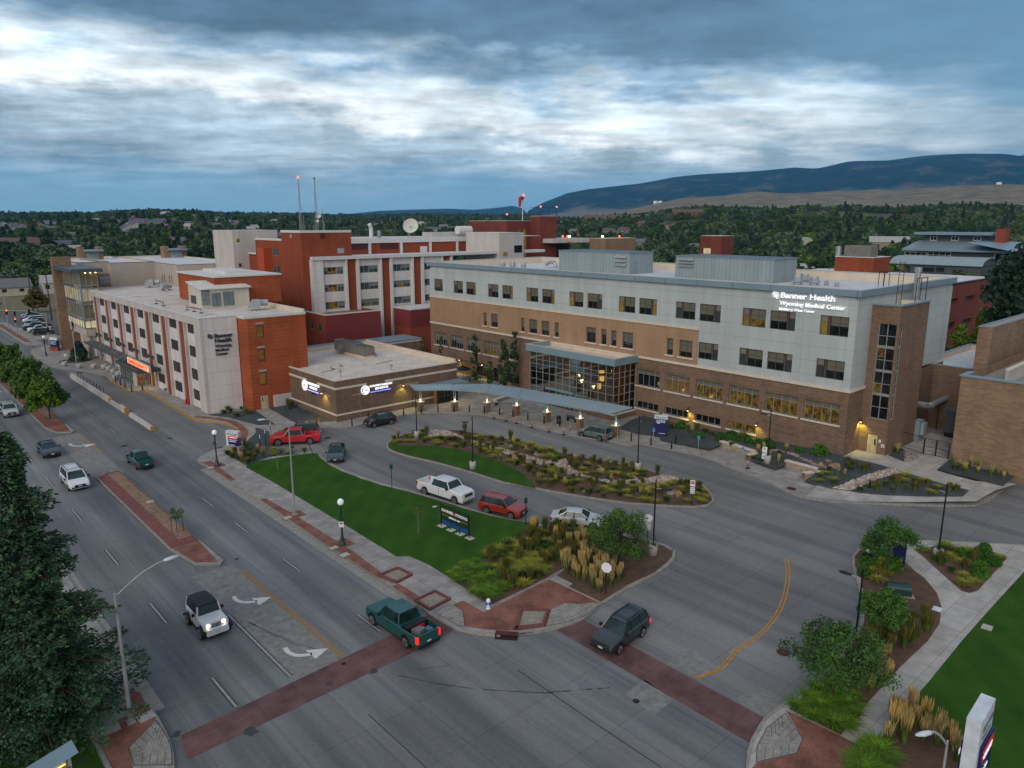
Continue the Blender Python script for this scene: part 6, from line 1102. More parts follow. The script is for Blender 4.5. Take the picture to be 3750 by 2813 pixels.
t, *_ = lump('brick_roof_house', 'square dark red brick roof house with lit doorway between the plant rooms', 'roof house', 'E4', (330,553), (197,558), (403,553), 0, 5, 'brick_deep', X=205); k = MB(); a = onX('E4', 217, 628, 205); b = onX('E4', 258, 664, 205); k.box(204.9, 205, b[0], a[0], b[1], a[1], 'stair_glass_lit'); k.build('doorway', t)
t, x0, x1, Y_, y1, z1 = lump('brick_roof_house', 'wide red brick roof house with cooling tower on top beyond the tower roof', 'roof house', 'E5', (345,562), (-140,560), (545,548), 0, 5, 'brick_red', X=128); k = MB(); cz = z1; k.box(x0+2, x0+5, Y_+1.5, Y_+6, cz, cz+1.9, 'grey_unit'); k.build('cooling_tower', t); k = MB(); k.tube((x0+2.5, Y_+7.2, cz-.2), (x0+2.5, Y_+7.2, cz+1.7), .5, 'galvanised', 10); k.build('fan_stack', t)
rb = thing('red_brick_wing', 'red brick wing with deep-set windows behind the right side of the tower', 'building'); RBY = 49.0
rx0 = 152.0; rx1, rz1 = onY('C5', 2045, 124, RBY); wnd = []
for x0, y0, x1, y1 in ((1390,425,1480,500),(1598,380,1715,458),(1825,325,1935,405),(1345,755,1440,830),(1555,692,1675,772),(1785,635,1895,708)):
 a = onY('C5', x0, y1, RBY); b = onY('C5', x1, y0, RBY); wnd.append((a[0], b[0], (a[1]+onY('C5', x1, y1, RBY)[1])/2, (onY('C5', x0, y0, RBY)[1]+b[1])/2))
zs0 = wnd[1][2]; zs1 = wnd[1][3]; zs2 = wnd[4][2]; zs3 = wnd[4][3]; wnd = [(w_[0], w_[1]+1.2, zs0, zs1) for w_ in wnd[:3]]+[(w_[0], w_[1]+1.2, zs2, zs3) for w_ in wnd[3:]]
k = MB(); wall(k, 'Y', RBY, 118, rx1, -3, rz1, wnd, 1.0, 'brick_deep'); k.quad((rx1, RBY, -3), (rx1, RBY+30, -3), (rx1, RBY+30, rz1), (rx1, RBY, rz1), 'brick_deep'); k.build('wall', rb)
for h in wnd: win(rb, 'Y', RBY, *h, .95, [.3, .6], [], frame='alu_frame', pane='glass_green')
k = MB(); k.box(118, rx1, RBY, RBY+40, rz1-.3, rz1-.1, 'roof_bright'); k.box(118, rx1+.1, RBY-.1, RBY+.3, rz1-.1, rz1+.1, 'slate_roof'); k.build('roof', rb)
k = MB(); a = onY('C5', 1700, 960, RBY); b = onY('C5', 1860, 1100, RBY); k.box(a[0], b[0], RBY-.05, RBY, b[1]-1, a[1], 'shadow_panel'); k.build('dark_opening', rb)
m = MB(); m.poly([V2(112, 22), V2(260, 10), V2(260, 48.9), V2(112, 48.9)], .4, 'walk_concrete'); m.poly([V2(190, 16), V2(258, 14), V2(258, 46), V2(190, 46)], .45, 'lawn_grass'); struct(m, 'courtyard_ground')
t = thing('tan_block_building', 'tan block building behind the far right lawn', 'building'); a = onX('E5', 1870, 900, 235)[0]; shell(t, 235, 262, a-26, a+2, 0, onX('E5', 1900, 905, 235)[1], 'brick_ochre', .3, .3, 'roof_white', 'slate_roof')
gb = thing('grey_roofed_hall', 'wide grey building with standing seam roof, clerestory and red chimney at far right', 'building'); GX = 380
def eX(x, y, X=GX): return onX('E5', x, y, X)
ya_, z_e = eX(690, 445); yb_, _ = eX(2400, 470); yc_, zr_ = eX(905, 340, GX+14)
k = MB(); k.box(GX+3, GX+40, yb_, ya_-6, -2, z_e, 'slate_wall' if 'slate_wall' in MT else 'metal_dark'); k.build('wall', gb)
k = MB(); k.add([(GX, ya_, z_e), (GX, yb_, z_e), (GX+14, yb_, zr_), (GX+14, yc_, zr_), (GX+30, ya_, z_e)], [(0,1,2,3),(0,3,4)], 'seam_roof'); k.box(GX-.2, GX, yb_, ya_, z_e-.8, z_e, 'metal_blue'); k.build('roof', gb)
a = eX(985, 270, GX+14); b = eX(1795, 270, GX+14); k = MB(); k.box(GX+14, GX+24, b[0], a[0], zr_-.5, a[1], 'metal_dark'); k.build('clerestory', gb); a2 = eX(845, 232, GX+10); b2 = eX(1830, 232, GX+10); k = MB(); k.box(GX+10, GX+28, b2[0], a2[0], a[1], a[1]+1.2, 'metal_blue'); k.build('clerestory_roof', gb)
for x in (1090, 1358, 1635): c_ = eX(x, 298, GX+14); win(gb, 'X', GX+13.9, c_[0]-1.6, c_[0]+1.6, c_[1]-1.8, c_[1]+1.8, -.1, [.5], [.5], frame='white_trim', fw=.3, mull=.2)
for x in (860, 1155): c_ = eX(x, 525, GX+3); win(gb, 'X', GX+3, c_[0]-5, c_[0]+5, c_[1]-1.5, c_[1]+1.5, -.1, [.25,.5,.75], [.5], frame='white_trim', fw=.3, mull=.2)
c_ = eX(2035, 555, GX+3); win(gb, 'X', GX+3, c_[0]-6, c_[0]+6, c_[1]-1.8, c_[1]+1.8, -.1, [.25,.5,.75], [], frame='white_trim', fw=.3, mull=.2)
k = MB(); a = eX(1845, 360, GX+6); b = eX(1985, 200, GX+6); k.box(GX+6, GX+13, b[0], a[0], a[1]-2, b[1], 'brick_red'); k.build('chimney', gb)
k = MB(); a = eX(1500, 365, GX-2); b = eX(2100, 485, GX-6); k.add([(GX-2, a[0], a[1]), (GX-8, b[0], b[1]), (GX+14, b[0]-6, b[1]+3), (GX+12, a[0]-4, a[1]+.5)], [(0,1,2,3)], 'metal_blue'); k.build('angled_roof', gb)
bb = thing('barrel_roofed_hall', 'grey hall with curved ribbed barrel roof in front of the seam roofed building', 'building'); BXX = 255; a = onX('E5', 540, 630, BXX); b = onX('E5', 1690, 672, BXX); zt_ = onX('E5', 1780, 562, BXX+9)[1]; 
k = MB(); n = 14; rr = 16; ze = b[1]; arc = [(BXX+rr/2-rr/2*cos(pi*i/n), ze+(zt_-ze)*sin(pi*i/n)) for i in range(n+1)]
for i in range(n): (x0, z0), (x1, z1) = arc[i], arc[i+1]; k.quad((x0, a[0], z0), (x0, b[0], z0), (x1, b[0], z1), (x1, a[0], z1), 'metal_blue')
nr = 40
for j in range(nr+1):
 y = b[0]+(a[0]-b[0])*j/nr; k.path([(x, y, z+.05) for x, z in arc[:n//2+3]], .11, 'metal_panel', 4)
k.add([(x, b[0]+.6, z) for x, z in arc], [tuple(range(n+1))], 'metal_dark'); k.build('roof', bb)
k = MB(); c_ = onX('E5', 790, 700, BXX+.8)[0]; k.box(BXX+.8, BXX+rr-.8, b[0]+.7, c_, 0, ze-.2, 'metal_dark'); k.build('wall', bb)
for x0, x1 in ((905,1088),(1122,1218)): p0 = onX('E5', x0, 675, BXX+.8); p1 = onX('E5', x1, 735, BXX+.8); win(bb, 'X', BXX+.8, p1[0], p0[0], p1[1], p0[1], -.1, [.25,.5,.75], [.3,.6], frame='dark_frame')
pg = thing('parking_garage', 'tan brick parking garage with concrete deck at the right edge', 'garage'); pb = gz('C6', 1580, 1255); PGX, PGY = pb.x, pb.y; pz = zat('C6', 1722, 100, pb)
k = MB(); ye_ = PGY-9.5; wall(k, 'X', PGX, ye_, PGY, 0, pz, [], .2, 'brick_ochre'); wall(k, 'X', PGX+.3, ye_-25, ye_, 0, pz-.2, [(ye_-9, ye_-1.2, 0, 3.3)], 3, 'stucco_beige'); k.quad((PGX, PGY, 0), (130, PGY, 0), (130, PGY, pz), (PGX, PGY, pz), 'brick_ochre'); k.build('wall', pg)
k = MB(); k.box(PGX-.15, PGX+.6, ye_-25, PGY+.15, pz, pz+.15, 'metal_blue'); k.box(PGX+.6, PGX+3, PGY-.4, PGY+.15, pz, pz+.15, 'metal_blue'); k.build('coping', pg)
k = MB(); k.quad((PGX, ye_-25, pz-1.1), (130, ye_-25, pz-1.1), (130, PGY, pz-1.1), (PGX, PGY, pz-1.1), 'kerb_concrete'); k.box(PGX+5, 130, PGY-3.1, PGY-2.8, pz-1.1, pz+.4, 'pale_concrete'); k.box(PGX+5, 130, PGY-3.2, PGY-2.7, pz+.4, pz+.5, 'roof_cream')
for i in range(12): k.tube((PGX+7+i*.5, PGY-5, pz-1.08), (PGX+8.5+i*.5, PGY-7, pz-1.08), .07, 'yellow_paint', 4)
k.build('deck', pg)
t = thing('brick_stair_block', 'dark tan brick block rising behind the garage deck with blue coping', 'building'); pbx, pbz = onY('C5', 1975, 815, PGY+1.5)
shell(t, pbx, pbx+30, PGY+1.5, PGY+3, 0, pbz, 'brick_ochre', .4, .3, 'asphalt', 'metal_blue')
l = bpy.data.lights.new('garage_light', 'POINT'); l.energy = 50; l.color = (1, .75, .3); lo = bpy.data.objects.new('garage_light', l); COL.objects.link(lo); lo.location = (PGX+2, ye_-5, 2.6)
t = thing('overhead_duct', 'silver insulated duct on rusty posts between the stair tower and garage', 'duct'); dz = 4.4; P0 = g('C6', 1150, 475, dz); P1 = g('C6', 1280, 498, dz); P2 = g('C6', 1330, 495, dz); P3_ = g('C6', 1600, 360, dz); P4 = g('C6', 1720, 355, dz)
k = MB(); k.path([P0, P1, P2, P3_, P4], .37, 'galvanised', 12); 
for u in (.35, .65): c_ = P2.lerp(P3_, u); d_ = (P3_-P2).normalized(); k.tube(c_-d_*.05, c_+d_*.05, .34, 'grey_pole', 12)
k.build('pipe', t)
for c_ in (P1, P2.lerp(P3_, .4), P2.lerp(P3_, .78), P3_.lerp(P4, .4)): k = MB(); k.tube((c_.x, c_.y, .6), (c_.x, c_.y, dz-.25), .09, 'dark_red_grille', 6); k.build('post', t)
p = gz('C6', 1110, 975); t = thing('electrical_cabinet', 'grey-green electrical cabinet against the stair tower side wall', 'cabinet', p); k = MB(); k.box(-.3, 1.2, -.4, .3, 0, 2.5, 'metal_blue'); k.build('casing', t); k = MB(); k.box(.2, 1.3, -.7, -.4, .8, 2.2, 'metal_siding'); k.build('door', t)
p = gz('C6', 1540, 930); t = thing('generator', 'tall dark grey generator enclosure behind the chain link gate', 'generator', p); k = MB(); k.box(0, 5, -2.2, .5, .6, 3.4, 'metal_dark'); k.build('enclosure', t); k = MB(); k.box(.1, 4.9, -2.1, .4, 0, .6, 'black_metal'); k.build('base', t)
t = thing('chain_link_gate', 'black chain link double gate between the stair tower and garage', 'gate'); A = gz('C6', 915, 1060); B = gz('C6', 1222, 1155); C = gz('C6', 1385, 1185); D = gz('C6', 1560, 1225)
def lerp(a, b, u): return a+(b-a)*u
for nm_, a, b in (('fence_panel', A, B), ('gate_leaf', B, C), ('gate_leaf', C, D)):
 k = MB(); h = Vector((0, 0, 1.85)); k.tube(a, a+h, .05, 'black_metal', 6); k.tube(b-(b-a).normalized()*.06, b+h-(b-a).normalized()*.06, .05, 'black_metal', 6); k.tube(a+h, b+h, .035, 'black_metal', 5); k.tube(a+h*.05, b+h*.05, .03, 'black_metal', 5)
 if nm_ == 'gate_leaf': k.tube(a+h*.5, b+h*.5, .03, 'black_metal', 5)
 L_ = (b-a).length; n = int(L_/.22)
 for i in range(n): u0, u1 = i/n, min(1, i/n+.5/max(L_, .1)*1.0); k.tube(lerp(a, b, u0)+h*.05, lerp(a, b, min(1, u0+1.85/L_*.5))+h*.95 if u0+1.85/L_*.5 < 1 else b+h*.5, .006, 'black_metal', 3, cap=False); k.tube(lerp(a, b, u0)+h*.95, lerp(a, b, min(1, u0+1.85/L_*.5))+h*.05 if u0+1.85/L_*.5 < 1 else b+h*.5, .006, 'black_metal', 3, cap=False)
 k.build(nm_, t)
mat('roof_stain', (.30, .26, .21), .8, var=.3, scale=2)
m = MB()
def stain(p, z, lx, ly, a):
 c_ = Vector((p[0], p[1])); n = 14; m.poly([c_+Vector((cos(a)*cos(t)*lx-sin(a)*sin(t)*ly, sin(a)*cos(t)*lx+cos(a)*sin(t)*ly))*random.uniform(.45, 1.2) for t in [i*2*pi/n for i in range(n)]], z, 'roof_stain')
for k_, x, y, z, lx, ly, a in (('A1',1520,912,zE-.105,1.8,.35,.4),('A1',1290,768,zE-.105,2.2,.3,.2),('A1',1010,778,zE-.105,1.5,.3,.5),('A1',900,728,zE-.105,1.2,.25,.3),('A1',1700,870,zE-.105,1.2,.2,.2),('C8',1330,280,rz-.335,2.6,.3,.3),('C8',560,400,rz-.335,2.4,.3,.4),('C8',1060,305,rz-.335,.5,.25,.3),('C8',1180,175,rz-.335,1.6,.5,.9),('A3',1240,862,zL-.685,2.2,.35,1.9),('A3',1400,885,zL-.685,1.6,.2,1.8)): stain(g(k_, x, y, z), z, lx, ly, a)
struct(m, 'roof_stains')
for nm, c in dict(white=(.62,.64,.66), black=(.012,.012,.016), navy=(.012,.018,.03), teal=(.002,.062,.056), red=(.42,.012,.02), darkred=(.26,.022,.012), silver=(.42,.46,.48), charcoal=(.016,.018,.021), sage=(.10,.13,.12), steel=(.02,.035,.048), blue=(.03,.07,.16), grey=(.2,.2,.2)).items(): mat('paint_'+nm, c, .32, metal=0, var=.02, scale=.5, spec=.5, coat=.7)
glassm('car_glass', (.012,.03,.032), .05, .4); mat('plate_white', (.5,.6,.6), .5); mat('cargo', (.18,.18,.17), .8)
SP = dict(
 suv=dict(L=4.5, W=1.82, H=1.70, wb=2.65, r=.36, top=[(-2.25,.78),(-2.2,.98),(-2.0,1.05),(.95,1.06),(1.5,1.0),(2.0,.9),(2.18,.78),(2.25,.6)], cab=(1.05,.42,-1.85,-2.12), hw=(.80,.63), pil=(.0,-1.05)),
 hatch=dict(L=4.25, W=1.78, H=1.62, wb=2.56, r=.35, top=[(-2.12,.75),(-2.08,.98),(-1.9,1.02),(.9,1.05),(1.45,.99),(1.9,.86),(2.08,.7),(2.12,.55)], cab=(1.1,.35,-1.5,-2.0), hw=(.78,.58), pil=(-.05,-1.0)),
 sedan=dict(L=4.8, W=1.82, H=1.46, wb=2.78, r=.335, top=[(-2.4,.7),(-2.35,.92),(-1.75,.98),(.85,.97),(1.6,.88),(2.15,.76),(2.36,.62),(2.4,.5)], cab=(1.15,.35,-.95,-1.85), hw=(.78,.58), pil=(-.25,-1.15)),
 cross=dict(L=4.75, W=1.9, H=1.6, wb=2.89, r=.36, top=[(-2.37,.75),(-2.3,1.0),(-2.0,1.06),(.9,1.0),(1.6,.9),(2.1,.78),(2.33,.62),(2.37,.5)], cab=(1.35,.3,-.9,-2.15), hw=(.80,.56), pil=(-.25,-1.2)),
 van=dict(L=4.9, W=1.92, H=1.75, wb=2.95, r=.34, top=[(-2.45,.7),(-2.42,1.0),(-2.3,1.05),(1.2,1.05),(1.7,.98),(2.15,.84),(2.4,.66),(2.45,.5)], cab=(1.45,.55,-2.15,-2.36), hw=(.84,.68), pil=(.2,-.9)),
 jeep=dict(L=3.85, W=1.66, H=1.84, wb=2.42, r=.42, top=[(-1.75,.75),(-1.74,1.18),(-1.6,1.2),(.45,1.2),(.5,1.14),(1.55,1.08),(1.6,1.0),(1.64,.7)], cab=(.52,.30,-1.62,-1.72), hw=(.72,.66), pil=(-.3,)),
 truck=dict(L=5.9, W=1.98, H=1.9, wb=3.75, r=.41, top=[(-2.95,1.22),(-1.15,1.22),(1.0,1.22),(1.2,1.24),(2.55,1.14),(2.85,1.0),(2.95,.7)], cab=(1.25,.75,-.72,-.95), hw=(.84,.70), pil=(.05,), bed=(-2.87,-1.2)),
 crew=dict(L=6.3, W=2.03, H=2.0, wb=4.1, r=.42, top=[(-3.15,1.3),(-1.15,1.3),(1.3,1.3),(1.5,1.32),(2.7,1.24),(3.05,1.15),(3.15,.75)], cab=(1.5,1.0,-.85,-1.05), hw=(.88,.74), pil=(.1,), bed=(-3.05,-1.22)),
 small_truck=dict(L=5.1, W=1.78, H=1.68, wb=3.05, r=.35, top=[(-2.55,1.05),(-.9,1.05),(.9,1.05),(1.05,1.06),(2.1,.98),(2.45,.88),(2.55,.6)], cab=(1.1,.55,-.5,-.78), hw=(.76,.62), pil=(), bed=(-2.48,-.95)))
def car(kind, name, label, paint, c, hd, lights=0, tail=0, cat='car', rack=False, rim='rim', group=None, lod=0, top=None, flare=None, grille=1, cargo=False):
 S = SP[kind]; t = thing(name, label, cat, (c[0], c[1], c[2] if len(c) > 2 else 0), hd, group); P = 'paint_'+paint; L, W, r, wb = S['L'], S['W']/2, S['r'], S['wb']; fx, rx = wb/2+(.08 if kind not in ('truck','crew') else .12), -wb/2+(.08 if kind not in ('truck','crew') else .12); ra = r*1.16
 def topz(x): 
  T = S['top']
  for (a, b), (c_, d) in zip(T, T[1:]):
   if a <= x <= c_: return b+(d-b)*(x-a)/(c_-a)
  return T[-1][1]
 xs = {-L/2, L/2, -L/2+.05, L/2-.06, L/2-.18, *[p[0] for p in S['top']]}
 for w_ in (fx, rx):
  for i in range(11): xs.add(w_+ra*cos(pi*i/10))
 if 'bed' in S: b0, b1 = S['bed']; xs |= {b0, b0+.001, b1-.001, b1}
 xs = sorted(x for x in xs if -L/2 <= x <= L/2); m = MB(); V, n = [], 7
 for x in xs:
  zb = .27+r*.15
  for w_ in (fx, rx):
   if abs(x-w_) <= ra+1e-6: zb = max(zb, r*.95+sqrt(max(0, ra*ra-(x-w_)**2)))
  e = max(0, (abs(x)-(L/2-.45))/.45); hw = W*(1-.13*e*e); z = topz(x); bz = z; tz_ = z+.03*(0 if kind in ('truck','crew','small_truck') else 1)
  if x > S['cab'][0]-.1: tz_ = z+.05
  if 'bed' in S and b0 < x < b1: tz_ = .78
  zb = min(zb, z-.12)
  sec = [(hw*.93, zb), (hw, zb+min(.12, (bz-zb)*.3)), (hw*1.005, zb+(bz-zb)*.55), (hw*.975, bz-.05), (hw*.93, bz), (hw*.86, tz_ if not ('bed' in S and b0 < x < b1) else tz_), (0, tz_)]
  V += [(x, y, z_) for y, z_ in sec]+[(x, -y, z_) for y, z_ in sec[::-1]]
 k_ = 2*n; F = []
 for i in range(len(xs)-1):
  for j in range(k_-1): F.append((i*k_+j, i*k_+j+1, (i+1)*k_+j+1, (i+1)*k_+j))
 F += [tuple(range(k_)), tuple(range((len(xs)-1)*k_, len(xs)*k_))[::-1]]; m.add(V, F, P); bo = m.build('body', t)
 m = MB(); m.box(-L/2+.15, L/2-.15, -W*.78, W*.78, .26, .62, 'trim_black'); m.build('chassis', t)
 a0, a1, a2, a3 = S['cab']; zb0 = topz(a0)-.02; zb1 = topz(a3)-.02; H_ = S['H']; hb, ht = S['hw']; hb = W*.92; ht = S['hw'][1]
 B = [(a0, hb, zb0), (a3, hb*.97, zb1)]; T = [(a1, ht, H_-.05), (a2, ht*.97, H_-.06)]
 m = MB(); mir = lambda p: (p[0], -p[1], p[2])
 m.add([B[0], B[1], T[1], T[0]], [(0,1,2,3)], 'car_glass'); m.add([mir(B[0]), mir(B[1]), mir(T[1]), mir(T[0])], [(0,3,2,1)], 'car_glass'); m.add([B[0], mir(B[0]), mir(T[0]), T[0]], [(0,3,2,1)], 'car_glass'); m.add([B[1], mir(B[1]), mir(T[1]), T[1]], [(0,1,2,3)], 'car_glass'); m.build('glazing', t)
 m = MB(); rp = top or P; R0 = [(a1+.06, ht+.01, H_-.07), (a2-.06, ht*.97+.01, H_-.08)]; xm = (a1+a2)/2
 R = [(a1+.05, ht, H_-.05), (xm, ht+.02, H_-.02), (a2-.05, ht*.97, H_-.06)]; vs = []
 for x, y, z in R: vs += [(x, y, z-.04), (x, y*.93, z+.02), (x, 0, z+.05), (x, -y*.93, z+.02), (x, -y, z-.04)]
 m.add(vs, [(i*5+j, i*5+j+1, (i+1)*5+j+1, (i+1)*5+j) for i in range(2) for j in range(4)]+[(4,3,2,1,0), (10,11,12,13,14)], rp); m.build('roof', t)
 m = MB(); lp = lambda u: (Vector(B[0]).lerp(Vector(B[1]), u), Vector(T[0]).lerp(Vector(T[1]), u)); us = [(.0, .05), (1., .05)]+[((a0-p)/(a0-a3), .045) for p in S['pil']]
 for u, w_ in us:
  p, q_ = lp(u); p = p.copy(); q_ = q_.copy()
  if 0 < u < 1: q_ = Vector(T[0]).lerp(Vector(T[1]), max(0, min(1, (a1-(p.x))/(a1-a2))))
  for s in (1, -1): m.tube((p.x, p.y*s, p.z), (q_.x, q_.y*s, q_.z), w_, rp if u in (0., 1.) and not top else (P if u in (0., 1.) else 'trim_black'), 5)
 m.build('pillar', t)
 if kind == 'jeep':
  m = MB()
  for w_ in (fx, rx):
   for s in (1, -1):
    for i in range(8):
     a, b = pi*.06+i*pi*.88/8, pi*.06+(i+1)*pi*.88/8; rr = ra+.05
     m.add([(w_+rr*cos(a), s*(W-.02), r+rr*sin(a)*.85), (w_+rr*cos(b), s*(W-.02), r+rr*sin(b)*.85), (w_+rr*cos(b), s*(W+.2), r+rr*sin(b)*.85-.02), (w_+rr*cos(a), s*(W+.2), r+rr*sin(a)*.85-.02)], [(0,1,2,3)], 'trim_black')
  m.box(L/2-.22, L/2-.02, -.82, .82, .5, .68, 'trim_black'); m.build('fender_flare', t)
 off = .2 if kind == 'jeep' else 0
 for i, (w_, s) in enumerate(((fx, 1), (fx, -1), (rx, 1), (rx, -1))):
  m = MB(); y0 = s*(W-.22+off*.6); y1 = s*(W+.0+off*.6); m.tube((0, 0, 0), (0, y1-y0, 0), r, 'rubber', 20); o = m.build('wheel', t, loc=(w_, y0, r))
  m = MB(); m.tube((0, y1-y0-s*.01, 0), (0, y1-y0+s*.012, 0), r*.7, 'trim_black', 16); yy = y1-y0+s*.02
  for q_ in range(5 if lod else 6): a = q_*2*pi/(5 if lod else 6); m.tube((.05*cos(a), yy, .05*sin(a)), (r*.6*cos(a), yy, r*.6*sin(a)), r*.13, rim, 4)
  nr = 16; m.add([(rr*cos(2*pi*j/nr), yy, rr*sin(2*pi*j/nr)) for rr in (r*.55, r*.72) for j in range(nr)], [(j, (j+1) % nr, nr+(j+1) % nr, nr+j) for j in range(nr)], rim); m.build('rim', o)
 hz = topz(L/2-.2)-.16; jz = kind == 'jeep'; wl_ = .78 if not jz else .56
 for s in (1, -1):
  m = MB()
  if jz: m.tube((L/2-.33, s*.5, .93), (L/2-.27, s*.5, .93), .12, 'head_white' if lights else 'chrome', 12); m.tube((L/2-.34, s*.58, .74), (L/2-.26, s*.58, .74), .05, 'turn_amber' if lights else 'chrome', 8)
  else: m.add([(L/2-.42, s*W*.97, hz+.0), (L/2-.08, s*W*.80, hz-.02), (L/2-.04, s*W*.52, hz-.04), (L/2-.09, s*W*.54, hz+.12), (L/2-.15, s*W*.82, hz+.14), (L/2-.42, s*W*.965, hz+.12)], [(0,1,4,5), (1,2,3,4)], 'head_white' if lights else 'chrome')
  m.build('headlight', t)
  m = MB(); tz0 = topz(-L/2+.1); m.box(-L/2-.015, -L/2+.2, s*W*.80 if s > 0 else -W*.93, s*W*.93 if s > 0 else -W*.80, tz0-.5 if 'bed' in S else tz0-.32, tz0-.06, 'tail_red' if tail else 'sign_red'); m.build('taillight', t)
  m = MB(); mx = a0-.25; m.box(mx-.08, mx+.08, s*(W+.02) if s > 0 else -(W+.2), s*(W+.2) if s > 0 else -(W+.02), topz(mx)-.0, topz(mx)+.17, 'trim_black' if kind != 'hatch' else P); m.build('mirror', t)
 if grille:
  m = MB(); gw = W*.5 if not jz else .34; gx_ = L/2-.0 if not jz else L/2-.24; chr_ = 'chrome' if kind in ('crew', 'suv', 'truck') else 'trim_black'
  if jz:
   for i in range(7): m.box(gx_, gx_+.02, -.27+i*.085, -.23+i*.085, .72, 1.02, 'trim_black')
  else:
   m.box(gx_-.05, gx_+.015, -gw, gw, hz-.2, hz+.08, 'trim_black'); kind == 'crew' and [m.box(gx_, gx_+.04, -gw, gw, hz-.19+i*.1, hz-.14+i*.1, 'chrome') for i in (0, 1, 2)]; m.box(gx_, gx_+.025, -gw, gw, hz-.02, hz+.03, chr_)
   m.box(gx_-.06, gx_+.02, -W*.8, W*.8, .38, .5, chr_ if kind == 'crew' else 'trim_black')
  m.build('grille', t); m = MB(); m.box(gx_+.026+(.24 if jz else 0), gx_+.035+(.24 if jz else 0), -.17, .17, .50 if not jz else .52, .62 if not jz else .66, 'plate_white'); m.box(-L/2-.03, -L/2-.02, -.17, .17, .62, .74, 'plate_white'); m.build('number_plate', t)
 m = MB(); m.box(-L/2-.04, -L/2+.02, -W*.85, W*.85, .36, .52, 'chrome' if kind == 'crew' else 'trim_black')
 for s in (1, -1):
  m.box(-L/2+.9, fx-ra, s*(W*1.0) if s > 0 else -(W*1.012), s*(W*1.012) if s > 0 else -(W*1.0), .38, .46, 'trim_black')
  for x in (S['pil'] or (0,)): m.box(x-.02, x, s*W*.99 if s > 0 else -W*1.009, s*W*1.009 if s > 0 else -W*.99, .5, topz(x)-.03, 'trim_black')
 m.build('bumper_and_trim', t)
 if rack:
  m = MB()
  for s in (1, -1): m.tube((a1-.1, s*ht*.88, H_+.05), (a2+.1, s*ht*.88, H_+.05), .028, 'chrome' if rack == 2 else 'trim_black', 5)
  if rack == 1:
   for x in (a1-.4, a2+.5): m.tube((x, ht*.88, H_+.07), (x, -ht*.88, H_+.07), .02, 'trim_black', 4)
  m.build('roof_rack', t)
 if cargo: m = MB(); m.obox((b0+.9, .1), .3, .7, .6, .78, 1.15, 'cargo'); m.obox((b0+.5, -.45), .1, .5, .4, .78, 1.1, 'paint_blue'); m.obox((b0+1.3, -.3), 0, .5, .5, .78, 1.2, 'paint_red'); m.box(b1-.55, b1-.05, -.8, .8, 1.05, 1.3, 'trim_black'); m.build('load', t)
 return t
def by_wheels(k1, x1, y1, k2, x2, y2, side, W):
 f = g(k1, x1, y1).to_2d(); r = g(k2, x2, y2).to_2d(); d = (f-r).normalized(); n_ = Vector((-d.y, d.x))*side; c = (f+r)/2+n_*(W/2-.1); return (c.x-d.x*.08, c.y-d.y*.08), atan2(d.y, d.x)
c, h = by_wheels('D1', 1485,655, 'D1', 1392,550, 1, 1.75); car('jeep', 'off_road_car', 'white two door off-road car with black top and headlights on', 'white', ((g('D1',1680,590).x+g('D1',1392,550).x)/2, (g('D1',1680,590).y+g('D1',1392,550).y)/2+.1), -pi/2, 1, top='trim_black')
c, h = by_wheels('D2', 950,562, 'D2', 1178,718, -1, 2.0); car('truck', 'pickup_truck', 'dark teal pickup with red tail lights crossing the maroon crosswalk', 'teal', (c[0], c[1]), h, 0, 1, 'pickup truck', cargo=True)
c, h = by_wheels('B1', 945,692, 'B1', 1008,747, -1, 1.8); car('small_truck', 'pickup_truck', 'smaller teal pickup with empty bed driving away up the street', 'teal', c, pi/2, 0, 0, 'pickup truck')
p = g('B1', 560, 885); car('van', 'minivan', 'white minivan with headlights on beside the spruce', 'white', (14.7, p.y+1.4), -pi/2, 1, rack=1, cat='minivan')
p = g('B1', 385, 640); car('sedan', 'sedan', 'dark sedan with bright headlight partly behind the spruce', 'navy', (14.9, p.y+1), -pi/2, 1)
p = g('B1', 85, 355); car('suv', 'suv', 'silver-white sport utility with lit headlights at the left edge', 'silver', (14.6, p.y+1.5), -pi/2, 1, rack=2)
c, h = by_wheels('D3', 932,772, 'D3', 1107,642, -1, 1.8); car('suv', 'suv', 'dark charcoal sport utility with roof rack leaving over the maroon crosswalk', 'charcoal', c, h, 0, 1, rack=1)
c, h = by_wheels('B2', 1543,1003, 'B2', 1315,928, 1, 2.0); car('crew', 'pickup_truck', 'white crew cab pickup on the loop drive behind the red car', 'white', c, h, 0, 0, 'pickup truck')
c, h = by_wheels('B2', 1948,1110, 'B2', 1780,1070, 1, 1.85); car('suv', 'suv', 'orange-red sport utility with silver roof rails on the loop drive', 'darkred', c, h, rack=2)
c, h = by_wheels('B3', 745,1188, 'B3', 520,1168, 1, 1.8); car('sedan', 'sedan', 'silver sedan partly behind grasses and the dark green tree', 'silver', c, h)
a, b = g('B2',605,690), g('B2',722,684); c = (a+b)/2; d = Vector((0,0)); dd = (b-a).to_2d().normalized(); nd = Vector((dd.y, -dd.x)); nd = nd if nd.y < 0 else -nd; car('cross', 'sedan', 'dark blue-black hatch seen head-on at the bend of the loop', 'steel', (c.x-nd.x*1.45, c.y-nd.y*1.45), atan2(nd.y, nd.x), top='paint_black')
c, h = by_wheels('B2', 945,437, 'B2', 1070,412, -1, 1.78); car('hatch', 'suv', 'black compact crossover in front of the radiology pavilion', 'black', c, h, rack=1)
c, h = by_wheels('B2', 248,568, 'B2', 470,558, -1, 1.98); car('truck', 'pickup_truck', 'bright red pickup with white panel in its bed, parked', 'red', c, h, 0, 0, 'pickup truck')
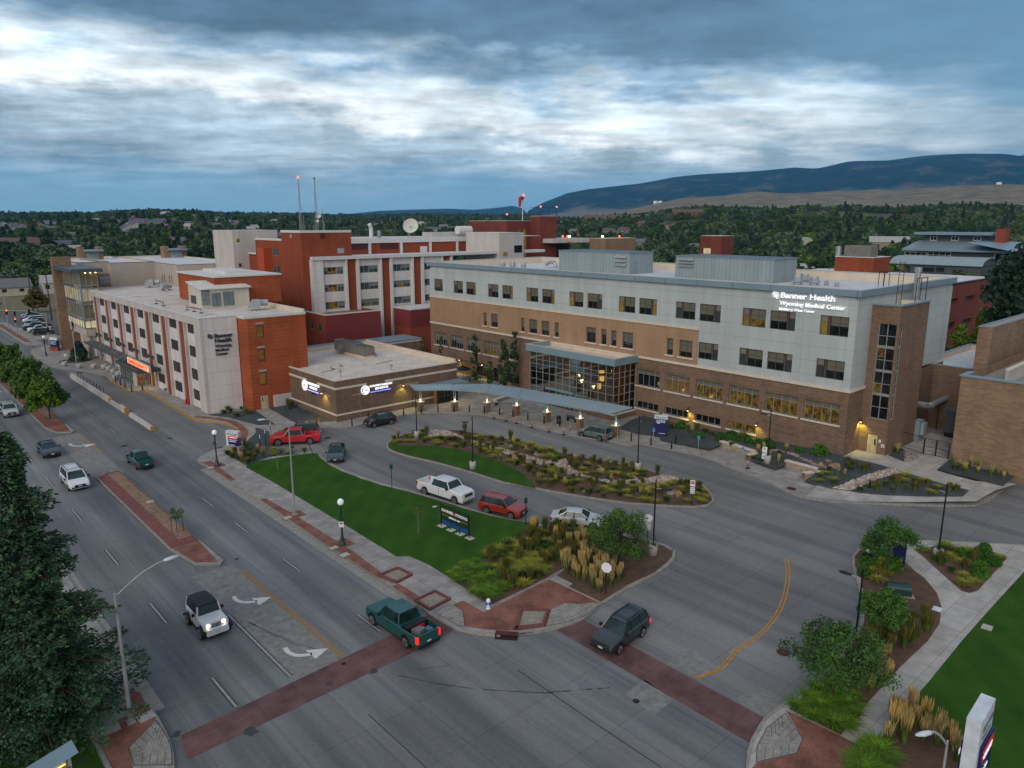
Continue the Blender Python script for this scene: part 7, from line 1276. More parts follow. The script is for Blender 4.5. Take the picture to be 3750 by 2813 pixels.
t_ = g('B2', 425, 480); car('suv', 'suv', 'black sport utility parked behind the red pickup', 'black', (c[0]+.3+cos(h+pi/2)*-2.9, c[1]+sin(h+pi/2)*-2.9), h, rack=2)
c, h = by_wheels('B3', 668,508, 'B3', 795,536, -1, 1.82); car('suv', 'suv', 'grey-green sport utility parked by the last canopy pier', 'sage', c, h, rack=0, top=None)
PK = [(290,1063,'suv','black','black sport utility nearest the traffic signal'),(262,1040,'small_truck','white','white pickup between black and blue parked cars'),(245,1026,'crew','steel','dark blue pickup, third in the parked row'),(238,1002,'van','silver','silver minivan, fourth in the parked row'),(228,986,'suv','steel','dark blue sport utility, fifth in the parked row'),(218,970,'van','white','white van, sixth in the parked row'),(205,955,'sedan','charcoal','grey sedan, second farthest in the parked row'),(196,938,'suv','blue','blue sport utility at the far end of the parked row')]
for i, (x, y, kd, pc, lb_) in enumerate(PK): p = g('A1', x, y); car(kd, 'parked_car', lb_, pc, (p.x+1, p.y+1), pi if i % 3 else 0, group='cars parked in a row', lod=1, cat='car')
def lathe_part(t, nm, c, prof, mt, n=12): k = MB(); k.lathe(c, prof, mt, n); return k.build(nm, t, True)
def globe_lamp(k_, x, y, top, label):
 p = g(k_, x, y, .15); h = zat(*top, p)-.15; t = thing('street_lamp', label, 'street lamp', p, 0, 'green globe street lamps')
 lathe_part(t, 'post', (0,0,0), [(.26,0),(.26,.12),(.19,.2),(.19,.55),(.12,.75),(.085,1.0),(.07,h-.75),(.11,h-.68),(.06,h-.6),(.14,h-.52)], 'green_iron')
 lathe_part(t, 'globe', (0,0,h-.55), [(.1,0),(.22,.1),(.27,.27),(.22,.44),(.1,.54)], 'globe_white', 16)
 k = MB(); n = 14; k.path([(-.12-.27+.22*cos(2*pi*i/n), .0, h*.66+.22*sin(2*pi*i/n)) for i in range(n+1)], .022, 'green_iron', 4); k.path([(-.5, 0, h*.66-.05), (-.35, 0, h*.66+.06), (-.25, 0, h*.66-.03)], .04, 'green_iron', 4); k.tube((-.2,0,h*.66),(0,0,h*.66+.05), .02, 'green_iron', 4); k.build('bracket_emblem', t).rotation_euler[2] = .8; return t, p, h
t, p, h = globe_lamp('B1', 1600, 718, ('B1', 1578, 452), 'dark green globe street lamp beside the emergency pylon')
t, p, h = globe_lamp('B2', 714, 1300, ('B2', 702, 958), 'dark green globe street lamp with small parking notice on the lawn walk'); k = MB(); k.box(-.2, .2, -.13, -.11, h*.4, h*.52, 'letter_white'); k.box(-.12, .12, -.14, -.13, h*.47, h*.5, 'sign_red'); k.build('notice', t).rotation_euler[2] = -.75
globe_lamp('A1', 340, 1213, ('A1', 316, 1065), 'far dark green globe street lamp near the flag')
def cobra(p, h, arm, lab, r=.11, rz=0, head=1.0):
 t = thing('street_light', lab, 'street light', p, 0); k = MB(); k.tube((0,0,0), (0,0,h), r, 'grey_pole', 10, r*.6); k.obox((0,0), 0, .4, .4, 0, .15, 'grey_pole'); k.build('pole', t)
 k = MB(); d = Vector((cos(rz), sin(rz), 0)); pts = [Vector((0,0,h-.2))+d*arm*u+Vector((0,0,1.1*sin(u*pi*.5)*(1 if head > .9 else .7))) for u in (0,.2,.4,.6,.8,.95)]; k.path(pts, .05, 'grey_pole', 6); k.build('arm', t); e = pts[-1]
 k = MB(); s = head; u = Vector((-d.y, d.x, 0)); pr = [(0,.08),(.15,.16),(.5,.19),(.8,.12),(.9,.02)]; V = []
 for a, w_ in pr: V += [e+d*a*s+u*w_*s, e+d*a*s+Vector((0,0,w_*.7*s)), e+d*a*s-u*w_*s, e+d*a*s-Vector((0,0,w_*.35*s))]
 k.add(V, [(i*4+j, i*4+(j+1) % 4, (i+1)*4+(j+1) % 4, (i+1)*4+j) for i in range(4) for j in range(4)], 'sign_pale'); k.build('lamp_head', t, True); return t
p = g('B1', 2170, 1078, .15); h = zat('B1', 2125, 405, p)-.15; e = g('B1', 1880, 440, h); cobra(p, h, (e-p).to_2d().length-.8, 'tall grey street light on the brick strip by the long lawn', .09, atan2(e.y-p.y, e.x-p.x), .8)
p = g('D1', 965, 1275, .15); h = zat('D1', 880, 315, p)-.15; e = g('D1', 1330, 60, h+.9); cobra(p, h, (e-p).to_2d().length-.8, 'tall grey street light half hidden by the spruce', .12, atan2(e.y-p.y, e.x-p.x))
p = g('D4', 1660, 2050, .15); h = zat('D4', 1648, 1400, p); p = Vector((onX('D4', 1650, 1405, 29.5)[0]*0+29.5, onX('D4', 1650, 1405, 29.5)[0], .15)); h = onX('D4', 1650, 1405, 29.5)[1]; e = g('D4', 1400, 1480, h-.1); cobra(p, h-.15+.0, (e-p).to_2d().length-.7, 'grey street light rising from the bottom right bed', .07, atan2(e.y-p.y, e.x-p.x), .85)
e = g('B1', 15, 182, 8.5); p = Vector((9.0, e.y, .15)); cobra(p, 7.6, e.x-p.x-.8 if e.x > p.x else 2, 'street light with pale head at the left edge above the silver car', .09, 0)
def lotlamp(k_, x, y, top, head, label, base=True, ground=.15):
 p = g(k_, x, y, ground); h = zat(*top, p)-ground; t = thing('parking_lamp', label, 'lamp post', p, 0, 'black lamp posts round the drive')
 if base: lathe_part(t, 'concrete_base', (0,0,0), [(.36,0),(.36,.85),(.34,.88)], 'pale_concrete', 16)
 b = .88 if base else 0; k = MB(); k.obox((0,0), .3, .3, .3, b, b+.06, 'black_metal'); k.tube((0,0,b), (0,0,h), .07, 'black_metal', 8, .055); k.build('pole', t)
 hz_ = h-.75; e = g(*head, hz_+ground); d = Vector((e.x-p.x, e.y-p.y, 0)); L_ = min(max(d.length, .8), 2.2); d.normalize(); k = MB(); k.tube((0,0,hz_), d*L_*.5+Vector((0,0,hz_+.06)), .035, 'alu_frame', 5); k.tube((0,0,h-.08), d*L_*.5+Vector((0,0,hz_+.08)), .012, 'black_metal', 4); k.build('bracket', t)
 u = Vector((-d.y, d.x, 0)); k = MB(); n = 12; c = d*(L_*.5+.38)+Vector((0,0,hz_+.04)); P = [c+d*.42*cos(2*pi*i/n)+u*.2*sin(2*pi*i/n) for i in range(n)]; k.add(P+[p_+Vector((0,0,.06)) for p_ in P]+[c+Vector((0,0,.11)), c-Vector((0,0,.03))], [(i, (i+1) % n, n+(i+1) % n, n+i) for i in range(n)]+[(n+i, n+(i+1) % n, 2*n) for i in range(n)]+[((i+1) % n, i, 2*n+1) for i in range(n)], 'trim_black'); k.build('lamp_head', t, True)
lotlamp('B2', 1260, 510, ('B2', 1250, 190), ('B2', 1215, 190), 'black lamp post at the left end of the island near the river rock')
lotlamp('B2', 1672, 740, ('B2', 1668, 352), ('B2', 1625, 400), 'black lamp post standing in the island lawn')
lotlamp('B3', 1075, 750, ('B3', 1088, 348), ('B3', 1128, 378), 'black lamp post among island grasses near the pylon')
lotlamp('B3', 1188, 1370, ('B3', 1220, 818), ('B3', 1300, 898), 'black lamp post on the bare mulch corner by the dark tree')
lotlamp('B3', 2030, 695, ('B3', 2062, 298), ('B3', 2012, 340), 'black lamp post beside the white signboard and boulders', ground=.5)
lotlamp('B4', 1575, 1405, ('B4', 1642, 848), ('B4', 1530, 880), 'tall black lamp post by the round shrubs at right')
lotlamp('D4', 970, 665, ('D4', 1015, 135), ('D4', 865, 168), 'black lamp post without base among the red-brown grasses', base=False)
def proto_copies(build, spots, name_group, labels, z=.15):
 r0 = None
 for i, (k_, x, y) in enumerate(spots):
  p = g(k_, x, y, z)
  lab = labels if isinstance(labels, str) else labels[i]
  if r0 is None: r0 = build(p); tag(r0, lab, None, name_group)
  else: dup(r0, p, label=lab)
def bol(p): t = thing('bollard', 'x', 'bollard', p); lathe_part(t, 'post', (0,0,0), [(.085,0),(.085,1.0),(.07,1.06),(.03,1.08)], 'black_metal', 10); lathe_part(t, 'light_band', (0,0,.8), [(.088,0),(.088,.12)], 'shadow_panel', 10); return t
BS = [('B2',783,422),('B2',1163,345),('B2',1293,330),('B2',1416,322),('B2',1533,320),('B2',1646,322),('B2',1757,330),('B2',1869,340),('B2',1967,355),('B2',2077,380),('A3',1105,1433),('A3',1232,1440),('A3',990,1410),('A3',1495,1515),('B3',1028,535),('B3',1173,565),('B3',1324,592),('B2',903,372)]
BL = ['black bollard on the walk before the compact crossover','black bollard just left of the first canopy pier','black bollard in front of the first canopy pier','black bollard between the first and second piers','black bollard in front of the second pier','black bollard between the second and third piers','black bollard in front of the third pier','black bollard between the third and fourth piers','black bollard in front of the fourth pier','black bollard right of the fourth pier','black bollard beside the waste bin','black bollard in front of the sixth pier','black bollard in front of the fifth pier','black bollard behind the grey-green car','first black bollard right of the canopy','black bollard left of the first blue disabled sign','third black bollard right of the canopy','black bollard hidden behind the compact crossover']
proto_copies(bol, BS, 'black bollards along the drop-off', BL)
proto_copies(bol, [('B3',1355,545),('B4',1072,893)], 'black bollards in the gravel', ['black bollard standing in the dark gravel by the tower','black bollard at the edge of the river rock wedge'], .3)
def deli(p): t = thing('delineator_post', 'x', 'traffic post', p); k = MB(); k.obox((0,0), .2, .42, .42, 0, .05, 'rubber'); k.build('base', t); lathe_part(t, 'tube', (0,0,.05), [(.05,0),(.045,.95),(.07,.97),(.07,1.05)], 'orange_plastic', 8); k = MB(); k.tube((0,0,.62),(0,0,.7), .052, 'letter_white', 8); k.tube((0,0,.8),(0,0,.88), .051, 'letter_white', 8); k.build('reflective_band', t); return t
proto_copies(deli, [('A3',620,1375),('A3',680,1355),('A3',710,1395),('A3',786,1410),('A3',899,1442),('A3',1024,1473),('A3',1133,1494),('A3',1180,1473)], 'orange delineator posts at the drop-off', ['orange post at the left end of the line','orange post set back, second from left','orange post third from left','orange post in front of the fourth pier','pale orange leaning post in mid road','orange post right of the pale leaning one','orange post nearest the grey-green car, front','orange post nearest the grey-green car, rear'], 0.01)
proto_copies(deli, [('B3',1886,735)], 'orange delineator post by the accessible sign', 'red-orange post beside the rightmost blue accessible sign')
def ebol(p): t = thing('bollard', 'x', 'bollard', p); lathe_part(t, 'post', (0,0,0), [(.12,0),(.12,1.15),(.05,1.22)], 'metal_dark', 10); return t
proto_copies(ebol, [('B1',853,102),('B1',888,122),('B1',923,142),('B1',971,167),('B1',1050,158)], 'blue-grey bollards at the emergency door', ['farthest blue-grey bollard by the emergency porch','second blue-grey bollard from the planters','middle blue-grey bollard by the yellow kerb','blue-grey bollard at the yellow kerb corner','blue-grey bollard in front of the sliding doors'])
def cyl(p): t = thing('concrete_planter', 'x', 'planter', p); lathe_part(t, 'tub', (0,0,0), [(.42,0),(.52,.85),(.46,.86),(.44,.75)], 'pale_concrete', 14); return t
proto_copies(cyl, [('A1',476,1290),('A1',583,1305),('A1',690,1308),('A1',768,1310),('A1',802,1325),('A1',834,1345),('A1',872,1362),('A1',852,1388)], 'round concrete planters on the plaza', ['round concrete planter farthest left under the small sign','second round concrete planter from left','third round concrete planter from left','round concrete planter below the blue sign','fifth round concrete planter','sixth round concrete planter, next to the porch','round concrete planter set back by the porch','round concrete planter nearest the yellow kerb'])
def post_sign(k_, x, y, ht, panels, lab, cat='sign', z=.15, face=None, pm='grey_pole', grp=None, nm='sign_post'):
 p = g(k_, x, y, z); a = face if face is not None else atan2(-p.y, -p.x); t = thing(nm, lab, cat, p, a, grp); k = MB(); k.tube((0,0,0), (0,0,ht), .035, pm, 6); k.build('post', t)
 for (z0, z1, w_, mt, kind) in panels:
  k = MB(); c0 = (z0+z1)/2; r_ = (z1-z0)/2
  if kind == 'oct': n = 8; P = [(.06, r_*1.08*cos(pi/8+2*pi*i/n), c0+r_*1.08*sin(pi/8+2*pi*i/n)) for i in range(n)]
  else: P = [(.06,-w_/2,z0),(.06,w_/2,z0),(.06,w_/2,z1),(.06,-w_/2,z1)]
  n = len(P); k.add(P+[(.035, y_, z_) for _, y_, z_ in P], [tuple(range(n)), tuple(range(n, 2*n))[::-1]]+[(i, (i+1) % n, n+(i+1) % n, n+i) for i in range(n)], mt); o = k.build('panel', t)
  if kind and kind != 'oct':
   L_ = kind.split('|'); hh = (z1-z0)/len(L_)
   for i, s in enumerate(L_):
    if s: c_ = text(s, hh*.85, .003, 'letter_dark' if mt != 'ada_blue' and mt != 'navy_panel' else 'letter_white', t, (.066, 0, z1-hh*(i+.8)), (pi/2, 0, pi/2), 'lettering', 'CENTER'); xs = [v.co.x for v in c_.data.vertices]; c_.scale = (min(1, w_*.85/(max(xs)-min(xs))), 1, 1)
 return t
for k_, x, y, lb_ in (('B3',1190,568,'blue accessible parking sign right of the pylon'),('B3',1520,628,'middle blue accessible parking sign on the walk'),('B3',1842,722,'rightmost blue accessible parking sign on the walk'),('A3',1530,1520,'blue accessible sign behind the grey-green car'),('A3',993,1410,'blue accessible sign at the fifth canopy pier')):
 t = post_sign(k_, x, y, 2.2, [(1.75,2.25,.32,'ada_blue','')], lb_, 'parking sign', grp='blue accessible parking signs'); k = MB(); k.path([(.07,-.02,2.12),(.07,-.02,1.98),(.07,.07,1.96),(.07,.1,1.86)], .014, 'letter_white', 4); k.path([(.07,.06+.08*cos(a), 1.9+.08*sin(a)) if False else (.07,-.0+.08*cos(a), 1.9+.08*sin(a)) for a in [i*.6+2.0 for i in range(8)]], .012, 'letter_white', 4); k.build('wheelchair_symbol', t)
for k_, x, y, lb_ in (('A1',765,1280,'blue parking sign farthest along the emergency wing'),('A1',845,1352,'blue parking sign by the planters at the porch'),('B1',1087,160,'blue parking sign in front of the sliding doors'),('B1',1228,240,'blue parking sign nearest the camera on the yellow kerb')):
 post_sign(k_, x, y, 2.0, [(1.6,2.05,.42,'ada_blue',''),(1.3,1.5,.34,'yellow_paint','')], lb_, 'parking sign', grp='blue signs on the emergency kerb')
post_sign('B3', 1473, 1008, 2.6, [(1.95,2.55,.45,'letter_white',''),(1.2,1.85,.42,'letter_white','ONE WAY|DO NOT|ENTER')], 'do not enter sign on black post at the right tip of the island', pm='black_metal', z=.15)
p = g('B3', 1473, 1008, .15); 
k = MB(); n = 14; a = atan2(-p.y, -p.x); dx, dy = cos(a), sin(a); C0 = Vector((p.x+dx*.07, p.y+dy*.07, p.z+2.3)); u = Vector((-dy, dx, 0)); k.add([C0+u*.17*cos(2*pi*i/n)+Vector((0,0,.17*sin(2*pi*i/n))) for i in range(n)], [tuple(range(n))], 'sign_red'); C0 += Vector((dx*.006, dy*.006, 0)); k.add([C0-u*.11-Vector((0,0,.03)), C0+u*.11-Vector((0,0,.03)), C0+u*.11+Vector((0,0,.03)), C0-u*.11+Vector((0,0,.03))], [(0,1,2,3)], 'letter_white'); ks = k.build('red_disc', [o for o in bpy.data.objects if o.name.startswith('sign_post') and o.parent is None][-1]); ks.matrix_parent_inverse = (Matrix.Translation(p)@Matrix.Rotation(a, 4, 'Z')).inverted()
post_sign('B3', 1147, 1295, 2.7, [(2.0,2.7,.7,'letter_white','oct'),(1.3,1.9,.42,'letter_white','ONE WAY|DO NOT|ENTER')], 'back of an octagonal stop sign with notice, by the tall black lamp', pm='black_metal', face=atan2(-p.y, -p.x)+.25)
post_sign('D3', 842, 330, 2.5, [(1.75,2.5,.75,'letter_white','oct')], 'back of an octagonal stop sign among tan grasses', pm='black_metal', face=atan2(-p.y, -p.x)-.2)
for k_, x, y, lb_ in (('B2',1077,885,'black sign post with small dark panel left of the white pickup'),('B2',2062,1153,'black sign post with small dark panel right of the red car')): post_sign(k_, x, y, 2.6, [(2.1,2.6,.3,'green_iron','')], lb_, 'sign post', pm='black_metal', grp='small dark panels on black posts')
for k_, x, y, tx_, ty_, lb_ in (('B2',498,640,463,510,'leaning black marker pole in front of the red pickup'),('B2',110,600,104,475,'black and white marker pole, leftmost in the slate gravel'),('B2',147,560,142,432,'middle thin marker pole in the slate gravel'),('B2',187,498,181,378,'thin marker pole nearest the parked black car')):
 p = g(k_, x, y, .15); q_ = g(k_, tx_, ty_, 1.9); k = MB(); q_ = p+Vector((( q_-p).x*.0, 0, 0))+Vector((0,0,2.0))+RT*((tx_-x)*.018 if tx_ < x-20 else 0); k.tube(p, q_, .035, 'black_metal', 6); k.tube(p.lerp(q_, .7), p.lerp(q_, .95), .037, 'letter_white' if x < 300 else 'black_metal', 6); tag(k.build('marker_pole'), lb_, 'pole')
post_sign('B4', 296, 690, 1.9, [(.4,1.8,.5,'letter_white','P|WALK|ONLY')], 'white narrow signboard leaning by the lamp base', 'sign', z=.5); post_sign('A1', 488, 1265, 1.9, [(1.2,1.8,.5,'sign_pale','')], 'small pale sign on the plaza above the planter', 'sign', grp=None)
def pylon(name, lab, p, rz, w_, h, d, parts, base=None, lines=()):
 t = thing(name, lab, 'pylon sign', p, rz)
 if base: k = MB(); k.box(-w_/2-.15, w_/2+.15, -d/2-.15, d/2+.15, 0, base[0], base[1]); k.build('base', t)
 for nm_, z0, z1, x0, x1, yo, mt in parts: k = MB(); k.box(x0, x1, -d/2-yo, d/2+yo, z0, z1, mt); k.build(nm_, t)
 for s, x, z, sz_, mt, wd in lines:
  o = text(s, sz_, .004, mt, t, (x, -d/2-.05, z), (pi/2, 0, 0)); xs = [v.co.x for v in o.data.vertices]; cw = max(xs)-min(xs); o.scale = (wd/cw, 1, 1) if wd else (1, 1, 1)
 return t
p = g('B1', 1728, 612, .15); c_ = (g('B1', 1690, 600)-g('B1', 1770, 590)).to_2d(); zt_ = zat('B1', 1675, 462, p); hh = zt_-.15
pylon('emergency_pylon', 'white and navy hospital pylon with red EMERGENCY band on a stone base', p, radians(-62), 1.75, hh, .5, [('cabinet', .75, hh, -.875, .875, 0, 'sign_pale'), ('navy_face', .8, hh*.68, -.55, .875, .03, 'navy_panel'), ('red_band', hh*.66, hh*.76, -.55, .875, .035, 'sign_red_glow2')], (.75, 'stone_block'), [('Banner Health', -.6, hh*.84, .24, 'navy_panel', 1.3), ('Wyoming Medical Center', -.3, hh*.79, .09, 'navy_panel', .9), ('+ EMERGENCY', -.45, hh*.685, .18, 'letters_lit', 1.2), ('> Emergency Patient', -.45, hh*.58, .16, 'letters_lit', 1.15), ('^ Main Parking', -.45, hh*.5, .16, 'letters_lit', .95), ('P Visitor Parking', -.45, hh*.34, .12, 'letters_lit', .8)]) if emit('sign_red_glow2', (.6, .02, .04), .2) else 0
p = gz('B3', 1243, 500); hh = zat('B3', 1245, 342, p)-p.z; pylon('directory_pylon', 'tall white and navy directory pylon in the gravel before the tower', p, radians(-60), 1.6, hh, .35, [('cap', hh*.82, hh, -.8, .8, 0, 'sign_pale'), ('navy_face', .25, hh*.82, -.8, .8, .005, 'navy_panel'), ('plinth', 0, .25, -.8, .8, .02, 'letter_dark')], None, [('Banner Health', -.6, hh*.9, .2, 'navy_panel', 1.25), ('Wyoming Medical Center', -.4, hh*.86, .1, 'navy_panel', .95), ('^ Tower Entrance', -.6, hh*.74, .17, 'letters_lit', 1.2), ('< Upper Parking', -.6, hh*.68, .17, 'letters_lit', 1.1), ('> MRI', -.6, hh*.62, .17, 'letters_lit', .5), ('bannerhealth.com', -.2, .45, .1, 'letters_lit', .8)])
p = g('A1', 408, 1175, .15); hh = zat('A1', 400, 1078, p)-.15; pylon('directory_pylon', 'far white and navy hospital pylon on brick base at the street corner', p, radians(-60), 2.0, hh, .4, [('cap', hh*.8, hh, -1, 1, 0, 'sign_pale'), ('navy_face', .8, hh*.8, -1, 1, .02, 'navy_panel')], (.8, 'brick_red'), [('Emergency Entrance', -.8, hh*.65, .25, 'letters_lit', 1.6), ('Visitor Parking', -.8, hh*.5, .25, 'letters_lit', 1.3)])
px0 = g('D4', 1280*1.0+590, 1085, 0); XB = 33.0
y0_, zt_ = onX('D4', 1925, 1085, XB+1.9); 
A = Vector((34.2, onX('D4', 1940, 1090, 34.2)[0], 0)); zt_ = onX('D4', 1940, 1090, 34.2)[1]; B_ = g('D4', 1835, 1270, zt_); dd = (Vector((B_.x, B_.y))-Vector((A.x, A.y))); L_ = dd.length; md = (Vector((A.x, A.y))+Vector((B_.x, B_.y)))/2; rz_ = atan2(dd.y, dd.x)
t = pylon('entrance_pylon', 'large white and navy hospital pylon at the bottom right corner', (md.x+.2, md.y, 0), rz_+pi, L_, zt_, .55, [('cabinet', .3, zt_, -L_/2, L_/2, 0, 'sign_pale'), ('navy_face', .4, zt_-1.35, -L_/2+.35, L_/2+.05, .12, 'navy_panel'), ('red_band', zt_-2.15, zt_-1.55, -L_/2+.45, L_/2, .13, 'sign_red_glow2')], None, [])
for sd in (-1, 1):
 for s, x, z, sz_, mt, wd in (('Banner Health', -L_/2+.5, zt_-.75, .42, 'grey_door', L_-.7), ('Wyoming Medical Center', -L_/2+.5, zt_-1.1, .2, 'grey_door', L_-.9), ('+ EMERGENCY', -L_/2+.55, zt_-2.05, .36, 'letters_lit', L_-.8), ('^ Main Tower', -L_/2+.55, zt_-2.75, .28, 'letters_lit', L_-1.2), ('> Visitor Parking', -L_/2+.55, zt_-3.25, .28, 'letters_lit', L_-1), ('^ Clinics', -L_/2+.55, zt_-3.75, .28, 'letters_lit', 1.1)):
  o = text(s, sz_, .01, mt, t, (-x if sd > 0 else x, (.42 if mt != 'grey_door' else .29)*sd, z), (pi/2, 0, pi if sd > 0 else 0)); xs = [v.co.x for v in o.data.vertices]; o.scale = (wd/(max(xs)-min(xs)), 1, 1)
A = g('B2', 1440, 1158, .15); B_ = g('B2', 1645, 1248, .15); hb_ = zat('B2', 1420, 992, A)-.15; d = (B_-A).to_2d(); L_ = d.length; t = thing('tribute_banner', 'see-through tribute banner on four black posts standing on the lawn', 'banner', A, atan2(d.y, d.x))
k = MB()
for i in range(4): k.tube((L_*i/3, 0, 0), (L_*i/3, 0, hb_), .05, 'black_metal', 6)
k.build('post', t); k = MB()
for i in range(4): k.box(L_*i/3-.3, L_*i/3+.45, -.3, .3, -.01, .03, 'pale_concrete')
k.build('foot_slab', t)
mn, nt_, b_ = newmat('mesh_banner'); b_.inputs['Base Color'].default_value = (.01, .03, .02, 1); tr_ = nt_.nodes.new('ShaderNodeBsdfTransparent'); mx = nt_.nodes.new('ShaderNodeMixShader'); mx.inputs[0].default_value = .45; nt_.links.new(tr_.outputs[0], mx.inputs[1]); nt_.links.new(b_.outputs[0], mx.inputs[2]); nt_.links.new(mx.outputs[0], nt_.nodes['Material Output'].inputs[0])
k = MB(); k.box(.05, L_-.05, .0, .01, .55, hb_-.02, 'mesh_banner'); k.build('mesh', t)
for s, x, z, sz_, mt, wd in (('BANNER', .15, hb_-.62, .5, 'letter_white', L_*.42), ('#', L_*.46, hb_-.62, .5, 'orange_plastic', .3), ('STRONG', L_*.54, hb_-.62, .5, 'letter_white', L_*.42), ('salutes our', L_*.3, hb_-1.05, .4, 'letter_white', L_*.42), ('HEALTHCARE', .25, hb_-1.75, .72, 'royal_blue', L_*.9), ('HEROES', .45, hb_-2.65, .95, 'royal_blue', L_*.84)):
 o = text(s, sz_*hb_/3.2, .01, mt, t, (x, -.05, z*1.0), (pi/2, 0, 0), bold=.015); xs = [v.co.x for v in o.data.vertices]; o.scale = (wd/(max(xs)-min(xs)), 1, 1)
k = MB(); k.box(.2, L_*.27, -.05, -.03, hb_-.95, hb_-.91, 'yellow_paint'); k.box(L_*.75, L_-.2, -.05, -.03, hb_-.95, hb_-.91, 'yellow_paint'); k.build('gold_rule', t)
P1 = Vector((5.2, 0, 0)); yy_, zz1 = onX('D1', 545, 1445, 5.2); A = Vector((5.2, yy_, 0)); zr1 = 2.9; A = g('D1', 515, 1445, zr1); B_ = g('D1', 200, 1640, zr1); M_ = g('D1', 360, 1495, zr1+.5); d = (A-B_).to_2d(); L_ = d.length; t = thing('notice_board', 'lit church notice board under a small grey roof at bottom left', 'notice board', (B_.x, B_.y, 0), atan2(d.y, d.x))
k = MB(); k.add([(-.1,-.45,zr1-.25),(L_+.1,-.45,zr1-.25),(L_+.1,0,zr1+.25),(-.1,0,zr1+.25),(L_+.1,.45,zr1-.25),(-.1,.45,zr1-.25)], [(0,1,2,3),(3,2,4,5)], 'metal_blue'); k.build('roof', t); k = MB(); k.box(L_-.25, L_-.1, -.12, .12, 0, zr1-.1, 'cream_siding'); k.box(.1, .25, -.12, .12, 0, zr1-.1, 'cream_siding'); k.build('post', t); k = MB(); k.box(.3, L_-.3, -.08, .08, .8, zr1-.2, 'cream_siding'); k.build('cabinet', t)
k = MB(); k.box(.4, L_-.4, -.1, -.085, zr1-1.6, zr1-.75, 'stair_glass'); k.build('lit_panel', t); k = MB(); k.tube((.4,-.16,zr1-.62),(L_-.4,-.16,zr1-.62), .03, 'lamp_amber', 5); k.build('tube_light', t); text('UNITED METHODIST', .2, .005, 'letter_dark', t, (.5, -.1, zr1-.5), RY)
o = text('VBS SIGN UP', .34, .005, 'letter_dark', t, (.5, -.12, zr1-1.1), RY)
def hyd(p): t = thing('fire_hydrant', 'x', 'fire hydrant', p); lathe_part(t, 'barrel', (0,0,0), [(.17,0),(.17,.06),(.11,.1),(.12,.5),(.17,.55),(.15,.68),(.05,.78)], 'letter_white', 10); k = MB(); k.tube((-.22,0,.42),(.22,0,.42), .07, 'royal_blue' , 8); k.tube((0,-.2,.42),(0,0,.42), .09, 'royal_blue', 8); k.build('outlet', t); return t
proto_copies(hyd, [('D2',1787,435)], 'fire hydrants', 'white fire hydrant with blue outlets at the corner of the planting bed'); proto_copies(hyd, [('B4',1062,1392)], 'fire hydrants', 'white fire hydrant in the mulch near the sign behind the tree')
m = MB()
for k_, x, y, r, mt in (('D4',440,758,.42,'dark_red_grille'),('D3',1065,1116,.2,'trim_black'),('B2',603,511,.45,'dark_red_grille'),('B1',1250,515,.35,'trim_black'),('B1',1622,583,.3,'dark_red_grille'),('B1',915,570,.4,'trim_black'),('D2',720,840,.16,'trim_black'),('B1',590,30,.5,'trim_black')): p = g(k_, x, y); m.lathe((p.x, p.y, .003), [(r, 0), (r, .012)], mt, 18)
for k_, x, y in (('B4',500,884),('B4',735,893),('B4',1848,899)): p = g(k_, x, y, .17); m.lathe((p.x, p.y, .16), [(.45, 0), (.45, .03)], 'dark_red_grille', 18)
o = m.build('manhole_covers'); tag(o, kind='structure')
for i, (k_, x, y, s, lb_) in enumerate((('B1',1553,730,.5,'pale utility cover beside the first green lamp'),('B2',310,1096,.5,'pale utility cover by the tall street light'),('B2',652,1318,.5,'pale utility cover left of the second green lamp'),('B2',730,1370,.55,'pale utility cover right of the second green lamp'),('B1',1108,1006,.5,'white utility cover on the median gravel'),('D1',1075,1230,.7,'white splash of paint round a cover on the brick corner'),('D4',1040,1375,.95,'large pale utility cover in the walk'),('D4',1573,437,.55,'pale green utility box lid in mulch by the walk'),('D4',1940,572,.6,'pale utility box lid in the lawn edge'),('B2',1825,648,.4,'pale green lid in the island mulch'),('B2',1392,1016,.35,'small pale lid in the lawn above the banner'),('D4',1335,384,.3,'small mint green lid by the dark green cabinet'))):
 p = g(k_, x, y, .18); k = MB(); k.obox((p.x, p.y), .1, s*1.2, s, .1, .2 if k_ != 'B1' or i != 4 else .56, 'pale_concrete' if i not in (7, 9, 11) else 'sign_pale'); tag(k.build('utility_cover'), lb_, 'utility cover')
p = g('D2', 1920, 640, 0); t = thing('storm_drain', 'rusty storm drain inlet in the corner kerb', 'drain', (p.x, p.y, 0), radians(-48)); k = MB(); k.box(-.75,.75,-.1,.35,.16,.175,'dark_red_grille'); k.box(-.75,.75,-.42,-.1,-.0,.012,'trim_black'); k.box(-.75,.75,-.12,-.09,.0,.16,'trim_black'); k.build('frame', t); k = MB()
for i in range(11): k.box(-.7+i*.135,-.65+i*.135,-.42,-.1,.012,.03,'dark_red_grille')
k.build('grate', t)
p = g('D4', 1282, 325, .16); t = thing('utility_cabinet', 'dark green round-topped utility cabinet lying in the mulch', 'cabinet', p, radians(35)); k = MB(); n = 10; pr = [(-.45,0)]+[(-.45*cos(pi*i/n), .45+.4*sin(pi*i/n)) for i in range(n+1)]+[(.45,0)]; k.add([(y, x, z) for y, z in pr for x in ()] or [(y_, -.8, z_) for y_, z_ in pr]+[(y_, .8, z_) for y_, z_ in pr], [tuple(range(len(pr))), tuple(range(len(pr), 2*len(pr)))[::-1]]+[(i, i+1, len(pr)+i+1, len(pr)+i) for i in range(len(pr)-1)], 'green_iron'); k.build('casing', t); k = MB(); k.box(-.6,.6,-1,1,-.02,.06,'stone_block'); k.build('base', t)
